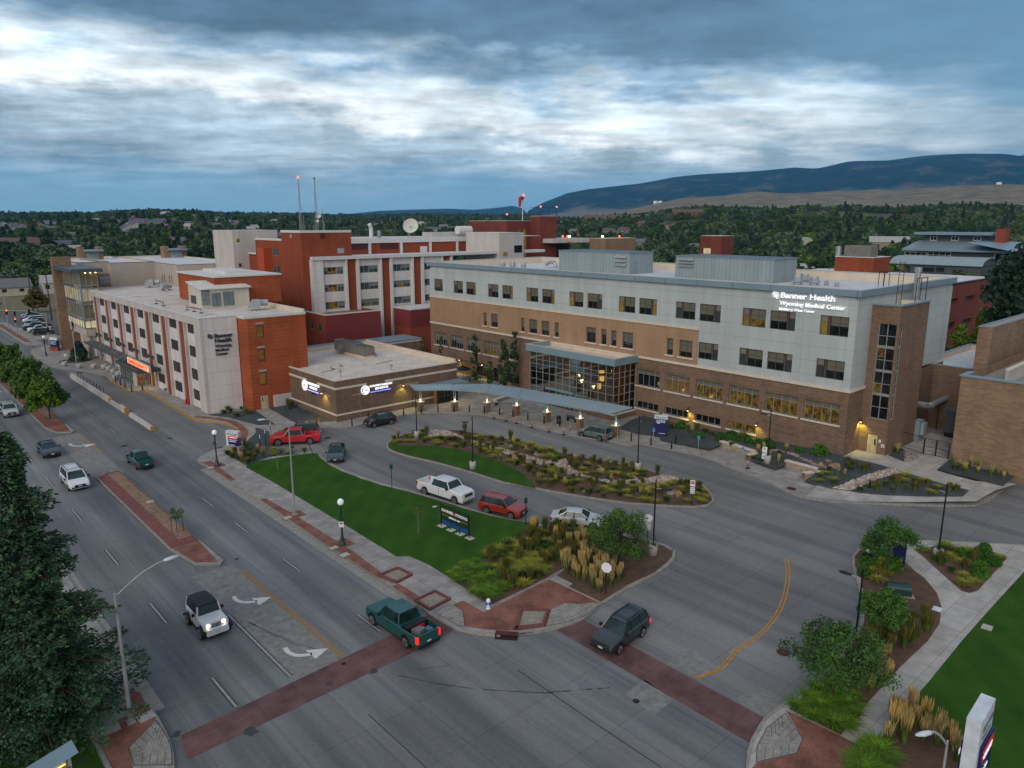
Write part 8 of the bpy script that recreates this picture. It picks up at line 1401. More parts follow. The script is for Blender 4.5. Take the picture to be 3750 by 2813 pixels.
p = g('B4', 1320, 1480, .16); hh = zat('B4', 1270, 1215, p); t = thing('directory_sign', 'navy and white directory sign on two dark posts behind the locust tree', 'sign', p, radians(-75)); k = MB(); k.tube((0,0,0),(0,0,2.6), .1, 'navy_panel', 6); k.tube((-1.9,0,0),(-1.9,0,2.6), .1, 'navy_panel', 6); k.build('post', t); k = MB(); k.box(-1.95,.05,-.06,.06,1.0,2.1,'navy_panel'); k.build('navy_face', t); k = MB(); k.box(-2.0,.1,-.07,.07,2.1,3.0,'sign_pale'); k.build('white_face', t); text('Wyoming Medical', .24, .005, 'grey_door', t, (-1.8,-.08,2.4), RY)
bx_ = 27.12
for i in range(9):
 y1 = 145-i*5.0; hi = .75 if i in (0, 1, 2, 3, 4, 6) else .5; t = thing('concrete_barrier', ['farthest concrete barrier with orange top','concrete barrier carrying the first rail posts','concrete barrier under the black rail, third','concrete barrier under the black rail, fourth','concrete barrier with yellow end face, upper','low concrete barrier between the two yellow ends','short concrete barrier with yellow end, lower','low rusty topped barrier','low barrier with curved yellow end piece'][i], 'barrier', (bx_, y1, 0), 0, 'concrete barriers along the emergency lane')
 k = MB(); L_ = 4.9 if i != 6 else 3; k.add([(-.3,-L_,0),(.3,-L_,0),(.3,0,0),(-.3,0,0),(-.16,-L_,hi),(.16,-L_,hi),(.16,0,hi),(-.16,0,hi)], [(0,3,2,1),(4,5,6,7),(0,1,5,4),(1,2,6,5),(2,3,7,6),(3,0,4,7)], 'pale_concrete'); k.build('block', t)
 if i in (4, 6, 8): k = MB(); k.box(-.31, .31, -L_-.03, -L_, 0, hi+.01, 'yellow_paint'); k.box(-.17, .17, -L_, -L_+.4, hi, hi+.012, 'yellow_paint'); k.build('yellow_end', t)
t = thing('barrier_rail', 'black steel rail posts standing on the concrete barriers', 'railing'); ys_ = [141-i*2.1 for i in range(9)]
for y in ys_: k = MB(); k.tube((bx_+.1, y, .7), (bx_+.1, y, 1.6), .04, 'black_metal', 5); k.build('post', t)
k = MB(); k.tube((bx_+.1, ys_[0], 1.5), (bx_+.1, ys_[-1], 1.5), .025, 'black_metal', 5); k.tube((bx_+.1, ys_[0], 1.1), (bx_+.1, ys_[-1], 1.1), .02, 'black_metal', 5); k.build('rail', t)
p = g('P', 275, 1262, .15); t = thing('flagpole', 'flagpole with hanging stars and stripes near the glass stair hall', 'flagpole', (29.8, p.y, .15)); p = Vector((29.8, onX('A1', 552, 1180, 29.8)[0], .15)); t.location = p; hp = zat('A1', 505, 815, p); k = MB(); k.tube((0,0,0), (0,0,hp), .1, 'grey_pole', 8, .05); k.build('pole', t); z1 = zat('A1', 520, 960, p); z0 = z1-3.4
for s, (za, zb) in enumerate(((z0, z1),)):
 k = MB()
 for i in range(8):
  for j in range(6):
   f = lambda a, b: ((.10+.85*a/8)*(.35+.25*sin(b*1.1)), .12*sin(a*1.3+b*.7), zb-(zb-za)*b/6-.35*a/8); k.add([f(i, j), f(i+1, j), f(i+1, j+1), f(i, j+1)], [(0,1,2,3)], 'navy_panel' if (i < 4 and j < 2) else ('sign_red' if i % 2 else 'letter_white'))
 k.build('flag', t)
k = MB(); k.add([(.05,0,z0-.5),(.5,.1,z0-.8),(.4,0,z0-2.8),(.05,0,z0-2.6)], [(0,1,2,3)], 'navy_panel'); k.build('state_flag', t)
for (k_, x, y, tx_, ty_, ex, ey, ez, lb_) in (('A1',92,1065,68,840,0,0,0,'traffic signal pole with red light at the far street corner'),('A1',368,1145,335,900,200,850,0,'traffic signal mast with long arm over the far street')):
 X_ = 29.0 if x < 200 else 30.5; p = Vector((X_, g(k_, x, y).y if x < 200 else 190.0, .1)); 
 if x > 200: p = g(k_, x, y, .1)
 h = zat(k_, tx_, ty_, p); t = thing('traffic_signal', lb_, 'traffic signal', p); k = MB(); k.tube((0,0,0), (0,0,h), .14, 'grey_pole', 8, .1); k.build('pole', t)
 if ex: e = onX(k_, ex, ey, p.x-1) ; k = MB(); k.path([(0,0,h-.3), (-3,1.5,h+.5), (-9,4,h+.9)], .08, 'grey_pole', 6); k.build('mast_arm', t)
 for j, (dx, zz_) in enumerate(((0, 4.6), (-.1, 3.0)) if x < 200 else ((0, 3.2), (-3, h-.1), (-7, h+.2))): k = MB(); k.box(dx-.2, dx+.2, -.55, -.2, zz_, zz_+1.1, 'black_metal'); o = k.build('signal_head', t); k = MB(); k.tube((dx, -.6, zz_+.9), (dx, -.55, zz_+.9), .14, 'lamp_red' if (x < 200 and j == 1) or j == 2 else 'trim_black', 8); k.build('lens', o)
k = MB(); k.box(25.5, 28.5, 224, 224.05, 6.2, 6.7, 'green_iron'); k.tube((28.5,224,6.45),(29.3,224,6.3), .04, 'grey_pole', 4); k.tube((29.3,224,0),(29.3,224,8.5), .12, 'grey_pole', 6); tag(k.build('street_name_sign'), 'green street name sign at the far left edge', 'street sign')
def swall(pts, h, lab, z=None):
 t = thing('stone_seat_wall', lab, 'low wall'); k = MB(); ribbon(k, pts, .45, (z or .15)+h, 'stone_block', 0, 0.0); k.build('wall', t); k = MB(); ribbon(k, pts, .6, (z or .15)+h+.1, 'stone_trim', 0, (z or .15)+h); k.build('coping', t)
swall([V2(*gz('C4', 145,1190)[:2]), V2(*gz('C4', 380,1250)[:2]), V2(*gz('C4', 625,1330)[:2])], .5, 'low stacked stone wall below the round shrubs', .3); swall([V2(*gz('C4', 625,1335)[:2]), V2(*gz('C4', 500,1400)[:2])], .5, 'short stacked stone wall return by the orange post', .25)
swall([V2(*gz('C4', 1020,1450)[:2]), V2(*gz('C4', 1250,1510)[:2]), V2(*gz('C4', 1470,1570)[:2])], .55, 'low stone wall beside the right hand paved recess', .3); swall([V2(*gz('C4', 1485,1575)[:2]), V2(*g('C4', 1250,1690)[:2])], .5, 'pale stone wall end pointing at the drive', .2)
swall(gs('A3', 405,1180, 530,1205, 600,1195), .4, 'low stone planter wall behind the canopy, left'); swall(gs('A3', 740,1225, 620,1265, 640,1285), .4, 'low stone planter wall next to the lobby')
p = g('A3', 1098, 1410, .15); t = thing('waste_bin', 'round black waste bin by the lobby door', 'bin', p); lathe_part(t, 'body', (0,0,0), [(.28,0),(.3,.1),(.3,.85)], 'black_metal'); lathe_part(t, 'lid', (0,0,.85), [(.32,0),(.3,.12),(.1,.2)], 'black_metal')
p = g('A3', 1195, 1395, .15); t = thing('bench', 'black metal bench against the lobby base', 'bench', p, pi/2); k = MB()
for i in range(4): k.box(-.8,.8,-.2+i*.1,-.14+i*.1,.43,.46,'black_metal')
k.build('seat', t); k = MB(); 
for i in range(3): k.box(-.8,.8,.22,.25,.55+i*.12,.62+i*.12,'black_metal')
k.build('backrest', t)
for s in (-.7,.7): k = MB(); k.box(s-.03,s+.03,-.2,.25,0,.43,'black_metal'); k.build('leg', t)
p = g('A3', 395, 1100, .15); t = thing('patio_umbrella', 'closed-looking black patio umbrella over tables behind the canopy', 'umbrella', p); lathe_part(t, 'canopy', (0,0,2.1), [(1.5,0),(1.4,.06),(.1,.65),(.02,.75)], 'black_metal', 8); k = MB(); k.tube((0,0,0),(0,0,2.8), .04, 'black_metal', 6); k.build('pole', t)
def ptable(p): t = thing('patio_table', 'x', 'table', p); lathe_part(t, 'top', (0,0,.72), [(.45,0),(.45,.04)], 'green_iron'); lathe_part(t, 'stem', (0,0,0), [(.2,0),(.04,.05),(.04,.72)], 'black_metal'); return t
def pchair(p): t = thing('patio_chair', 'x', 'chair', p, .7); k = MB(); k.box(-.22,.22,-.22,.22,.43,.46,'green_iron'); k.build('seat', t); k = MB(); k.box(-.22,.22,.2,.23,.5,.9,'green_iron'); k.build('backrest', t); k = MB(); [k.tube((a,b,0),(a,b,.43), .02, 'black_metal', 4) for a in (-.2,.2) for b in (-.2,.2)]; k.build('legs', t); return t
proto_copies(ptable, [('A3',440,1098),('A3',510,1100),('A3',470,1088)], 'patio tables by the tower', 'small green round patio table near the umbrella'); proto_copies(pchair, [('A3',420,1105),('A3',455,1105),('A3',485,1108),('A3',530,1108),('A3',495,1093),('A3',365,1105)], 'patio chairs by the tower', 'small green patio chair near the black umbrella')
for k_, x, y, lb_ in (('B1',1373,262,'red gas cylinder leaning on the wing wall, left'),('B1',1393,268,'red extinguisher on the wing wall, right')): p = g(k_, x, y, .15); k = MB(); k.lathe(p, [(.14,0),(.14,.7),(.05,.8),(.05,.95)], 'sign_red', 10); tag(k.build('gas_cylinder'), lb_, 'cylinder')
p = g('C8', 436, 1082, .15); k = MB(); k.lathe(p, [(.2,0),(.2,.04),(.14,.05),(.03,.6)], 'orange_plastic', 10); tag(k.build('traffic_cone'), 'small orange cone in gravel near the black parked car', 'cone')
R_ = random.Random(11); U = R_.uniform
def leaf_q(m, c, s, mt, asp=1.0, up=.3):
 a = Vector((U(-1,1), U(-1,1), U(-1,1)+up)).normalized(); b = a.orthogonal().normalized(); b = Matrix.Rotation(U(0,6.28), 3, a)@b; d = a.cross(b); m.add([c-b*s-d*s*asp, c+b*s-d*s*asp*.6, c+b*s*.8+d*s*asp, c-b*s*.7+d*s*asp*.8], [(0,1,2,3)], mt)
def tree_parts(h, r, mt, n, ls, th=.25, shape='round', trunk='bark', clumps=40, asp=1., m2=None, tr=.14):
 k = MB(); k.tube((0,0,-.2), (0,0,h*.62), tr, trunk, 7, tr*.4); cl = []
 for i in range(clumps):
  a = U(0, 6.28); v = U(0, 1); 
  if shape == 'col': rr = r*(.3+.7*sin(pi*min(1, v*.8+.15)))*U(.2,1); z = h*(th+(1-th)*v)
  elif shape == 'cone': rr = r*(1-v)**.8*U(.3,1); z = h*(th+(1-th)*v)
  else: ph = math.acos(U(-.75,1)); q_ = U(.45,1)**.5; rr = r*sin(ph)*q_*U(.85,1.12); rr *= U(.72,1.22); z = h*th+(h*(1-th))*.5*(1+cos(ph)*q_)*U(.85,1.06)
  c = Vector((rr*cos(a), rr*sin(a), z)); cl.append(c)
  if i % 3 == 0: k.tube((0,0,min(z*.7, h*.55)), c, tr*.3, trunk, 4, .02, False)
 m = MB(); cs = r*.27 if shape == 'round' else r*.4
 for i in range(n):
  c = cl[i % len(cl)]; d = Vector((R_.gauss(0,1), R_.gauss(0,1), R_.gauss(0,.75))); d = d.normalized()*cs*(U(.1,1)**.45); leaf_q(m, c+d, ls*U(.6,1.3), m2 if m2 and (i % len(cl)) % 4 == 0 else mt, asp)
 return k, m
def make_tree(name, label, cat, p, group=None, **kw):
 k, m = tree_parts(**kw); t = thing(name, label, cat, p, U(0,6), group); k.build('trunk', t); m.build('crown', t); return t
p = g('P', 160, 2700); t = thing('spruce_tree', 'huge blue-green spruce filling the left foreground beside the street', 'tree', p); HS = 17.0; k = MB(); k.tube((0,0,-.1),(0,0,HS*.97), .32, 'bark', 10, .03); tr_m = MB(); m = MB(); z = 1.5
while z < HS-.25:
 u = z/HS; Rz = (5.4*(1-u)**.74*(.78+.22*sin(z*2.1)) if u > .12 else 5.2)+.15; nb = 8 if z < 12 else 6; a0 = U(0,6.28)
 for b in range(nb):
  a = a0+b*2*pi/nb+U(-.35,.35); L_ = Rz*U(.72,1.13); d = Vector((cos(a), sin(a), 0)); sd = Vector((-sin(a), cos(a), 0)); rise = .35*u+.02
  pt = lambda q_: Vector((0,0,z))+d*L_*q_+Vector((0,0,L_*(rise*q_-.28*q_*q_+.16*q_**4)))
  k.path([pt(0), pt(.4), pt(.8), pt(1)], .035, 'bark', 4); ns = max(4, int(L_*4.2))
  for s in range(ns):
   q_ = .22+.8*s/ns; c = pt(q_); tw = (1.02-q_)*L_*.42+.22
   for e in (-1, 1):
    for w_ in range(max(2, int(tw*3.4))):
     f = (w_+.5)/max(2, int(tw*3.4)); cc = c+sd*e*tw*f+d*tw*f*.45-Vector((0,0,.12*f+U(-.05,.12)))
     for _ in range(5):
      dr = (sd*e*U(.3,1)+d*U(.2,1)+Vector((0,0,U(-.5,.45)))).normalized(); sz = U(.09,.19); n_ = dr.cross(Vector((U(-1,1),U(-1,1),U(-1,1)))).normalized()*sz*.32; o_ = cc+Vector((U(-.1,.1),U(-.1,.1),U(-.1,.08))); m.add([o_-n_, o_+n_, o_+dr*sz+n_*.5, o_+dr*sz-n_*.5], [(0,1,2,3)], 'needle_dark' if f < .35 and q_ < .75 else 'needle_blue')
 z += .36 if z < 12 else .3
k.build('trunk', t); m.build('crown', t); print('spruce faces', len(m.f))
make_tree('leafy_tree', 'rounded yellow-green tree behind the spruce at the left edge', 'tree', (-1.0, 66, .1), h=9, r=3.6, mt='leaf_autumn', n=5200, ls=.17, m2='leaf_dark', clumps=70)
make_tree('leafy_tree', 'low leafy tree glimpsed through the spruce beside the sidewalk', 'tree', (5.4, 47.5, .1), h=5.2, r=1.9, mt='leaf_autumn', n=2600, ls=.1, m2='leaf_green', clumps=50)
def near(k_, x, y, tx_, ty_, r, lab, mt='locust_leaf', n=4200, ls=.085, z=.15, nm='locust_tree', **kw):
 p = g(k_, x, y, z); h = zat(k_, tx_, ty_, p)-z; kw.setdefault('clumps', 64); return make_tree(nm, lab, 'tree', p, h=h, r=r, mt=mt, n=n, ls=ls, asp=.5, **kw)
near('D4', 798, 1100, 790, 560, 2.35, 'open-crowned locust tree nearest the camera in the right bed', m2='leaf_dark', n=7500, tr=.08, th=.3, clumps=60); near('D4', 1175, 650, 1180, 300, 1.35, 'small rounded locust beside the green utility cabinet', tr=.06, n=5200, clumps=44); near('B4', 1205, 1515, 1300, 1140, 1.85, 'wispy locust in front of the directory sign', n=4200, tr=.06, th=.35, clumps=40)
near('B3', 935, 1440, 880, 1040, 2.15, 'dark bushy tree at the mulch corner in front of the silver sedan', 'leaf_dark', n=11000, ls=.075, th=.05, m2='locust_leaf', clumps=70, nm='leafy_tree')
near('B1', 1305, 1205, 1320, 1005, .6, 'young sparse tree with red stakes on the median', n=260, ls=.08, tr=.035, clumps=16, th=.4, nm='young_tree', z=.5); p = g('B1', 1305, 1205, .5)
for i, dx in enumerate((-.45, .5)): k = MB(); k.tube((p.x+dx, p.y-.1, .5), (p.x+dx, p.y-.1, 2.0), .03, 'dark_red_grille', 5); tag(k.build('tree_stake'), ('left','right')[i]+' dark red stake beside the young median tree', 'stake')
for k_, x, y, ty_, lb_ in (('B2',236,740,600,'bare young tree trunk at the left end of the long lawn'),('B2',1272,1220,1040,'bare thin sapling left of the tribute banner')):
 p = g(k_, x, y, .15); h = zat(k_, x-5, ty_, p)-.15; t = thing('sapling', lb_, 'tree', p); k = MB(); k.tube((0,0,0),(0,0,h), .045, 'pale_bark', 6, .02); [k.tube((0,0,h*.7),(cos(a)*.45,sin(a)*.45,h*1.02), .02, 'pale_bark', 4, .008) for a in (0,2,4)]; k.build('trunk', t); m = MB(); [leaf_q(m, Vector((U(-.4,.4),U(-.4,.4),h*U(.8,1.05))), .07, 'leaf_autumn') for _ in range(30)]; m.build('crown', t)
for i, (yy, hh, lb_) in enumerate(((0,5.3,'bright green tree at the near end of the far median'),(8.5,5.6,'middle bushy green tree on the far median'),(18,6,'third bushy green tree on the far median'),(34,6,'fourth median tree, at the left edge'),(50,6,'fifth median tree'),(66,6,'sixth median tree'))):
 if i < 4: p = g('B1', 365, 372, .5); make_tree('median_tree', lb_, 'tree', (18.0, p.y+yy, .5), 'green trees on the far median', h=hh, r=2.35, mt='leaf_lime' if i == 0 else 'leaf_green', n=6500, ls=.13, m2='leaf_green', clumps=80, tr=.1)
for x, y, h_, r_, mt_, lb_ in ((282,892,6.5,2.9,'leaf_autumn','round olive-orange tree in the vacant lot behind the parked row'),(165,688,11,5,'leaf_green','big green tree above the yellow house')): make_tree('leafy_tree', lb_, 'tree', g('A1', x, y), h=h_, r=r_, mt=mt_, n=2600, ls=.28, th=.08)
for i, (x, y, h_, r, n, lb_) in enumerate(((480,770,7.4,.62,1500,'columnar dark poplar against the tower, second from the lobby'),(695,805,7.3,.85,2200,'densest columnar poplar beside the glass lobby'),(772,742,8.4,.7,1600,'columnar poplar rising behind the lobby roof'),(592,960,4.6,.5,900,'short columnar poplar between two taller ones'),(228,768,6.8,.5,260,'sparse thin poplar near the far end of the tower'),(88,800,6.6,.55,300,'sparse poplar farthest left by the courtyard wall'))):
 Xp = 75.5 if x not in (772,) else 77.5; yy, zz_ = onX('A3', x, y, Xp); make_tree('poplar_tree', lb_, 'tree', (Xp, yy, .15), 'columnar poplars by the tower', h=max(zz_-.1, h_*.6), r=r, mt='leaf_dark', n=n, ls=.13, shape='col', clumps=40, th=.1, trunk='pale_bark', tr=.06)
for k_, tx_, ty_, Xp, Yp, r, n, lb_ in (('C5',1560,790,None,44,1.5,1500,'columnar green tree in front of the red brick wing'),('C5',1960,560,None,40,2.6,2600,'tall column of green foliage left of the lawn'),('C5',1440,1060,None,43,1.4,900,'reddish bush below the red brick wing')):
 xx, zt_ = onY(k_, tx_, ty_, Yp); make_tree('courtyard_tree', lb_, 'tree', (xx, Yp, 0), h=max(3, zt_), r=r, mt='leaf_lime' if 'tall' in lb_ or 'columnar' in lb_ else 'leaf_autumn', n=n, ls=.28, shape='col', clumps=40, th=.05)
xx, zt_ = onY('E5', 2260, 560, 34); make_tree('evergreen_tree', 'dark evergreen cut off by the right edge of the frame', 'tree', (xx, 34, 0), h=zt_+1, r=5.2, mt='needle_dark', n=5200, ls=.34, shape='col', clumps=90, th=.1)
p = g('A1', 592, 1245, .15); make_tree('juniper', 'dark pointed juniper in the round bed by the flagpole', 'tree', p, h=zat('A1', 590, 1128, p), r=1.7, mt='needle_dark', n=2600, ls=.14, shape='cone', th=.02)
m = MB(); m.lathe((p.x-.8, p.y, .15), [(2.9,0),(2.9,.02)], 'slate_gravel', 20); o = m.build('planting_circle'); tag(o, kind='structure')
def blades(n, h, spread, w_, mt, tip=None, lean=.35):
 m = MB()
 for i in range(n):
  a = U(0,6.28); q_ = U(0,1)**.6; b = Vector((cos(a)*spread*.3*q_, sin(a)*spread*.3*q_, 0)); o_ = Vector((cos(a), sin(a), 0)); hh = h*U(.7,1.1); l = spread*q_*U(.6,1.2)*lean*2.2; s = Vector((-sin(a), cos(a), 0))*w_
  m1 = b+o_*l*.35+Vector((0,0,hh*.6)); e = b+o_*l+Vector((0,0,hh*(1 if lean < .5 else .75))); m.add([b-s, b+s, m1+s*.8, m1-s*.8], [(0,1,2,3)], mt)
  if tip and i % 2 == 0: e = b+o_*l*.7+Vector((0,0,hh*1.25)); s2 = Vector((U(-1,1),U(-1,1),0)).normalized()*w_*1.2; m.add([m1-s2*.4, m1+s2*.4, m1.lerp(e,.6)+s2, e, m1.lerp(e,.6)-s2], [(0,1,2,3,4)], tip)
  else: m.add([m1-s*.8, m1+s*.8, e], [(0,1,2)], mt)
 return m
def ball(r, mt, n, ls, fl=.85):
 m = MB()
 for i in range(n): d = Vector((R_.gauss(0,1), R_.gauss(0,1), abs(R_.gauss(0,1)))).normalized()*U(.75,1.02); d = d*(1+.12*noise.noise(d*3)); leaf_q(m, Vector((d.x*r, d.y*r, d.z*r*fl*1.3+.05)), ls, mt)
 return m
KINDS = dict(feather=(lambda: blades(240,1.05,.36,.02,'grass_green','grass_tan',.3),'feather_grass','tan-plumed feather grass','ornamental grass'), tall=(lambda: blades(240,1.0,.45,.018,'grass_green','grass_rust',.35),'ornamental_grass','upright green grass with reddish tips','ornamental grass'), rust=(lambda: blades(220,.85,.48,.02,'grass_rust',None,.4),'ornamental_grass','brownish rust grass','ornamental grass'), lime=(lambda: blades(200,.42,.6,.022,'grass_lime',None,.7),'low_grass','low yellow-green grass mound','ornamental grass'), lily=(lambda: blades(170,.55,.6,.03,'daylily',None,.75),'daylily','bright green strappy daylily','plant'), shrub=(lambda: ball(.62,'shrub_green',900,.07),'round_shrub','rounded green shrub','shrub'), silver=(lambda: ball(.7,'shrub_silver',900,.07),'silver_shrub','silvery sage shrub','shrub'), green=(lambda: blades(200,.6,.5,.024,'grass_green',None,.45),'low_grass','dark green grass clump','ornamental grass'))
PROTO = {}
def clump(kd, p, where, sc=1.0, hs=None):
 f, nm_, ds, cat = KINDS[kd]; v = (kd, R_.randint(0,2)); lb_ = ds+' '+where
 if v not in PROTO: o = f().build(nm_); PROTO[v] = o.data
 else: o = bpy.data.objects.new(nm_, PROTO[v]); COL.objects.link(o)
 o.location = p; o.rotation_euler[2] = U(0,6.28); s = sc*U(.8,1.2); o.scale = (s*U(.9,1.1), s*U(.9,1.1), s*(hs or U(.85,1.15))); tag(o, lb_, cat, ds+' clumps '+where, 'thing')
def inside(p, P):
 c = False; n = len(P)
 for i in range(n):
  a, b = P[i], P[(i+1) % n]
  if (a[1] > p[1]) != (b[1] > p[1]) and p[0] < (b[0]-a[0])*(p[1]-a[1])/(b[1]-a[1])+a[0]: c = not c
 return c
PL = []
def fill(P, n, kinds, where, md=.8, z=.16, excl=(), sc=1.0, zf=None):
 x0, x1 = min(p[0] for p in P), max(p[0] for p in P); y0, y1 = min(p[1] for p in P), max(p[1] for p in P); c = 0
 for _ in range(n*60):
  if c >= n: break
  q_ = (U(x0,x1), U(y0,y1))
  if not inside(q_, P) or any(inside(q_, e) for e in excl) or any((q_[0]-b[0])**2+(q_[1]-b[1])**2 < md*md for b in PL): continue
  PL.append(q_); c += 1; clump(R_.choice(kinds), (*q_, zf(*q_)+.05 if zf else z), where, sc)
lawnI = gs('B2', 1030,592, 1040,560, 1200,566, 1400,572, 1600,602, 1800,662, 1960,722, 2065,785, 2135,870, 2140,905, 1900,850, 1650,770, 1400,700, 1100,625)
rock = [*gs('B2', 1330,475, 1400,460, 1500,470, 1620,520, 1740,560, 1900,600, 2080,650, 2212,690), *gs('B3', 560,720, 640,780, 760,820, 900,835, 1100,830, 1230,800, 1440,830, 1380,850, 1200,850, 1000,860, 850,850, 700,810, 560,790, 440,730), *gs('B2', 2190,725, 2050,690, 1870,620, 1700,560, 1560,520, 1450,500, 1350,520)]
fill(gs('D2', 1490,215, 1600,130, 1700,110, 1800,180, 1835,285, 1950,290, 1905,345, 1760,395, 1640,310), 34, ['lily'], 'by the lawn corner', .72, sc=.85)
fill([*gs('D2', 1830,280, 1740,100, 1830,20, 2212,-120), *gs('D3', 400,-60, 420,180), *gs('D2', 2060,290, 1950,330)], 78, ['lime','lime','rust','green','tall'], 'in the corner bed', .66)
fill(gs('B3', 300,1195, 700,1222, 720,1400, 560,1440, 330,1400, 180,1330), 70, ['feather','tall','feather','tall','green'], 'behind the silver sedan', .62)
fill(gs('D3', 520,170, 600,250, 790,335, 930,290, 980,190, 880,110, 720,70, 560,20), 30, ['feather'], 'round the octagonal sign', .62)
fill(gs('D3', 430,-40, 560,-60, 700,-20, 690,70, 560,20, 520,150), 16, ['feather','tall'], 'above the brick corner', .7)
fill(inset(LP, .5), 230, ['tall','rust','lime','green','lime','green','lime','feather'], 'on the loop island', .64, excl=(lawnI, rock), sc=.85)
fill([*gs('B1', 1650,635, 1700,600, 1790,560, 1880,600, 1960,640), *gs('B2', 150,655, 0,725), *gs('B1', 1800,715)], 22, ['feather','rust','rust','green'], 'round the emergency pylon', .8, sc=.95)
fill(gs('B2', 200,600, 460,605, 460,628, 190,650), 10, ['lime','rust'], 'before the parked red pickup', .6, sc=.7)
fill(gs('C8', 10,880, 60,870, 80,930, 30,960), 4, ['green','tall'], 'by the beige door walk', .6); fill(gs('B1', 1640,310, 1720,290, 1860,330, 1780,370, 1640,345), 7, ['shrub','green'], 'at the foot of the white wing', .9)
fill(gzs('B4', 960,905, 1180,830, 1370,790, 1740,900, 1700,930, 1300,925), 26, ['tall','lime','lime','green','rust'], 'in the dark gravel wedge', 1.0, zf=mound, sc=.9)
fill(gzs('B4', 860,690, 1080,720, 1050,770, 900,760), 8, ['rust','green'], 'before the stair tower', .7, zf=mound, sc=.9); fill(gzs('B4', 640,760, 760,720, 900,800, 820,860, 660,840), 10, ['feather','lime','green'], 'by the boulder wall', .7, zf=mound, sc=.8)
fill(gzs('B4', 230,610, 470,620, 450,680, 380,720, 220,670), 11, ['feather','green','feather'], 'by the white signboard', .7, zf=mound, sc=.8); fill(gzs('B4', 1690,680, 2100,770, 2060,830, 1650,740), 13, ['feather','shrub','feather','green'], 'at the foot of the garage wall', .9, zf=mound, sc=.8); fill(gzs('B4', 1240,620, 1300,600, 1310,640, 1260,650), 3, ['feather'], 'by the rock wedge at the stair tower', .6, zf=mound, sc=.8)
fill([V2(76,57), V2(78.6,57), V2(78.6,44), V2(75,44)], 13, ['shrub','tall','green','shrub'], 'against the tower wall', 1.1, zf=mound)
PL += [tuple(g('D4', x, y).to_2d()) for x, y in ((1282,325),(970,665),(1573,437))]
fill(gs('D4', 500,1190, 620,1080, 760,1000, 960,1100, 1020,1190, 860,1370), 38, ['lily'], 'under the nearest locust', .7, sc=.95)
fill(gs('D4', 950,930, 1050,830, 1230,850, 1230,960, 1070,1100, 980,1040), 13, ['feather'], 'beside the silver shrub', .7, sc=1.15)
fill(gs('D4', 1010,600, 1200,480, 1480,560, 1520,640, 1350,790, 1100,740, 990,700), 24, ['rust','tall','tall'], 'in the right hand bed', .85, sc=1.1)
fill([*gs('B4', 985,1400, 1060,1330, 1150,1320, 1300,1430), *gs('D4', 1300,160, 1250,220, 1060,260, 1000,150)], 18, ['lime','green','shrub'], 'near the hydrant at the curve', .9)
clump('silver', g('D4', 1145, 850, .16), 'in the right hand bed', 1.15)
fill(gs('B4', 1440,1350, 1560,1330, 1650,1325, 1880,1350, 2040,1400, 1870,1620, 1790,1630, 1620,1480), 34, ['shrub','tall','lime','shrub','green'], 'in the triangular bed', .95, sc=1.0)
fill(gs('D4', 1330,1200, 1130,1440, 1250,1480, 1420,1420, 1600,1480, 1740,1600, 1730,1450, 1500,1310), 24, ['feather'], 'along the bottom right lawn', .62, sc=1.15); fill(gs('D4', 1010,1530, 1120,1460, 1240,1580, 1230,1680, 960,1680), 14, ['lily'], 'at the bottom edge', .55, sc=1.1)
for i, (x, y, s) in enumerate(((285,1150,.75),(410,1165,1.),(530,1190,.9),(655,1215,1.05),(780,1250,1.25),(1212,1310,1.0),(1480,1340,1.45),(140,1165,1.))): clump('shrub', gz('C4', x, y), 'in the row below the gym windows' if i not in (5,6) else 'standing alone at the tower wall', s)
def rockmesh(s, fl=.6, n=2):
 bm = bmesh.new(); bmesh.ops.create_icosphere(bm, subdivisions=n, radius=1); o_ = Vector((U(0,50), U(0,50), U(0,50)))
 for v in bm.verts: d = v.co.copy(); v.co = d*(1+.42*noise.noise(d*1.1+o_)+.15*noise.noise(d*3+o_)); v.co.z *= fl
 me = bpy.data.meshes.new('boulder'); bm.to_mesh(me); bm.free(); me.materials.append(MT['boulder']); return me
RM = [rockmesh(1) for _ in range(5)]
def boulder(p, s, where): s *= .68; o = bpy.data.objects.new('boulder', R_.choice(RM)); COL.objects.link(o); o.location = p; o.rotation_euler[2] = U(0,6); o.scale = (s*U(.8,1.3), s*U(.7,1.1), s*U(.7,1.1)); tag(o, 'rough pinkish tan boulder '+where, 'boulder', 'boulders '+where)
for k_, x, y, s in (('B2',1525,490,.5),('B2',1610,530,.4),('B2',1655,532,.45),('B2',1835,555,.4),('B2',1895,560,.75),('B2',1950,570,.4),('B2',2155,630,.75),('B3',20,560,.45),('B3',85,565,.8),('B3',140,570,.35),('B3',350,630,.85),('B3',255,690,.65),('B3',460,675,.5),('B3',530,695,1.15),('B3',800,735,.9),('B3',655,765,.4),('B3',698,775,.5),('B3',1010,785,.5),('B3',1055,805,.55),('B3',1140,840,.7),('B3',905,845,.6),('B3',685,905,.5),('B3',1330,915,.8),('B3',580,810,.4)): boulder(g(k_, x, y, .15), s, 'along the island rock stream')
for i in range(26): u = i/25; a = gz('C4', 280+1400*u, 1180+330*u+40*sin(u*9)); boulder(a, U(.38,.62), 'stacked below the tower'); 
for x, y in ((1530,1600),(1640,1500),(1600,1440),(1690,1480),(1500,1480)): boulder(gz('C4', x, y), .55, 'stacked below the tower')
boulder(gz('C6', 748, 1375), .5, 'pale, at the walk'); boulder(gz('C6', 350, 1580), .55, 'in the gravel wedge'); boulder(gz('C6', 430, 1560), .4, 'in the gravel wedge')
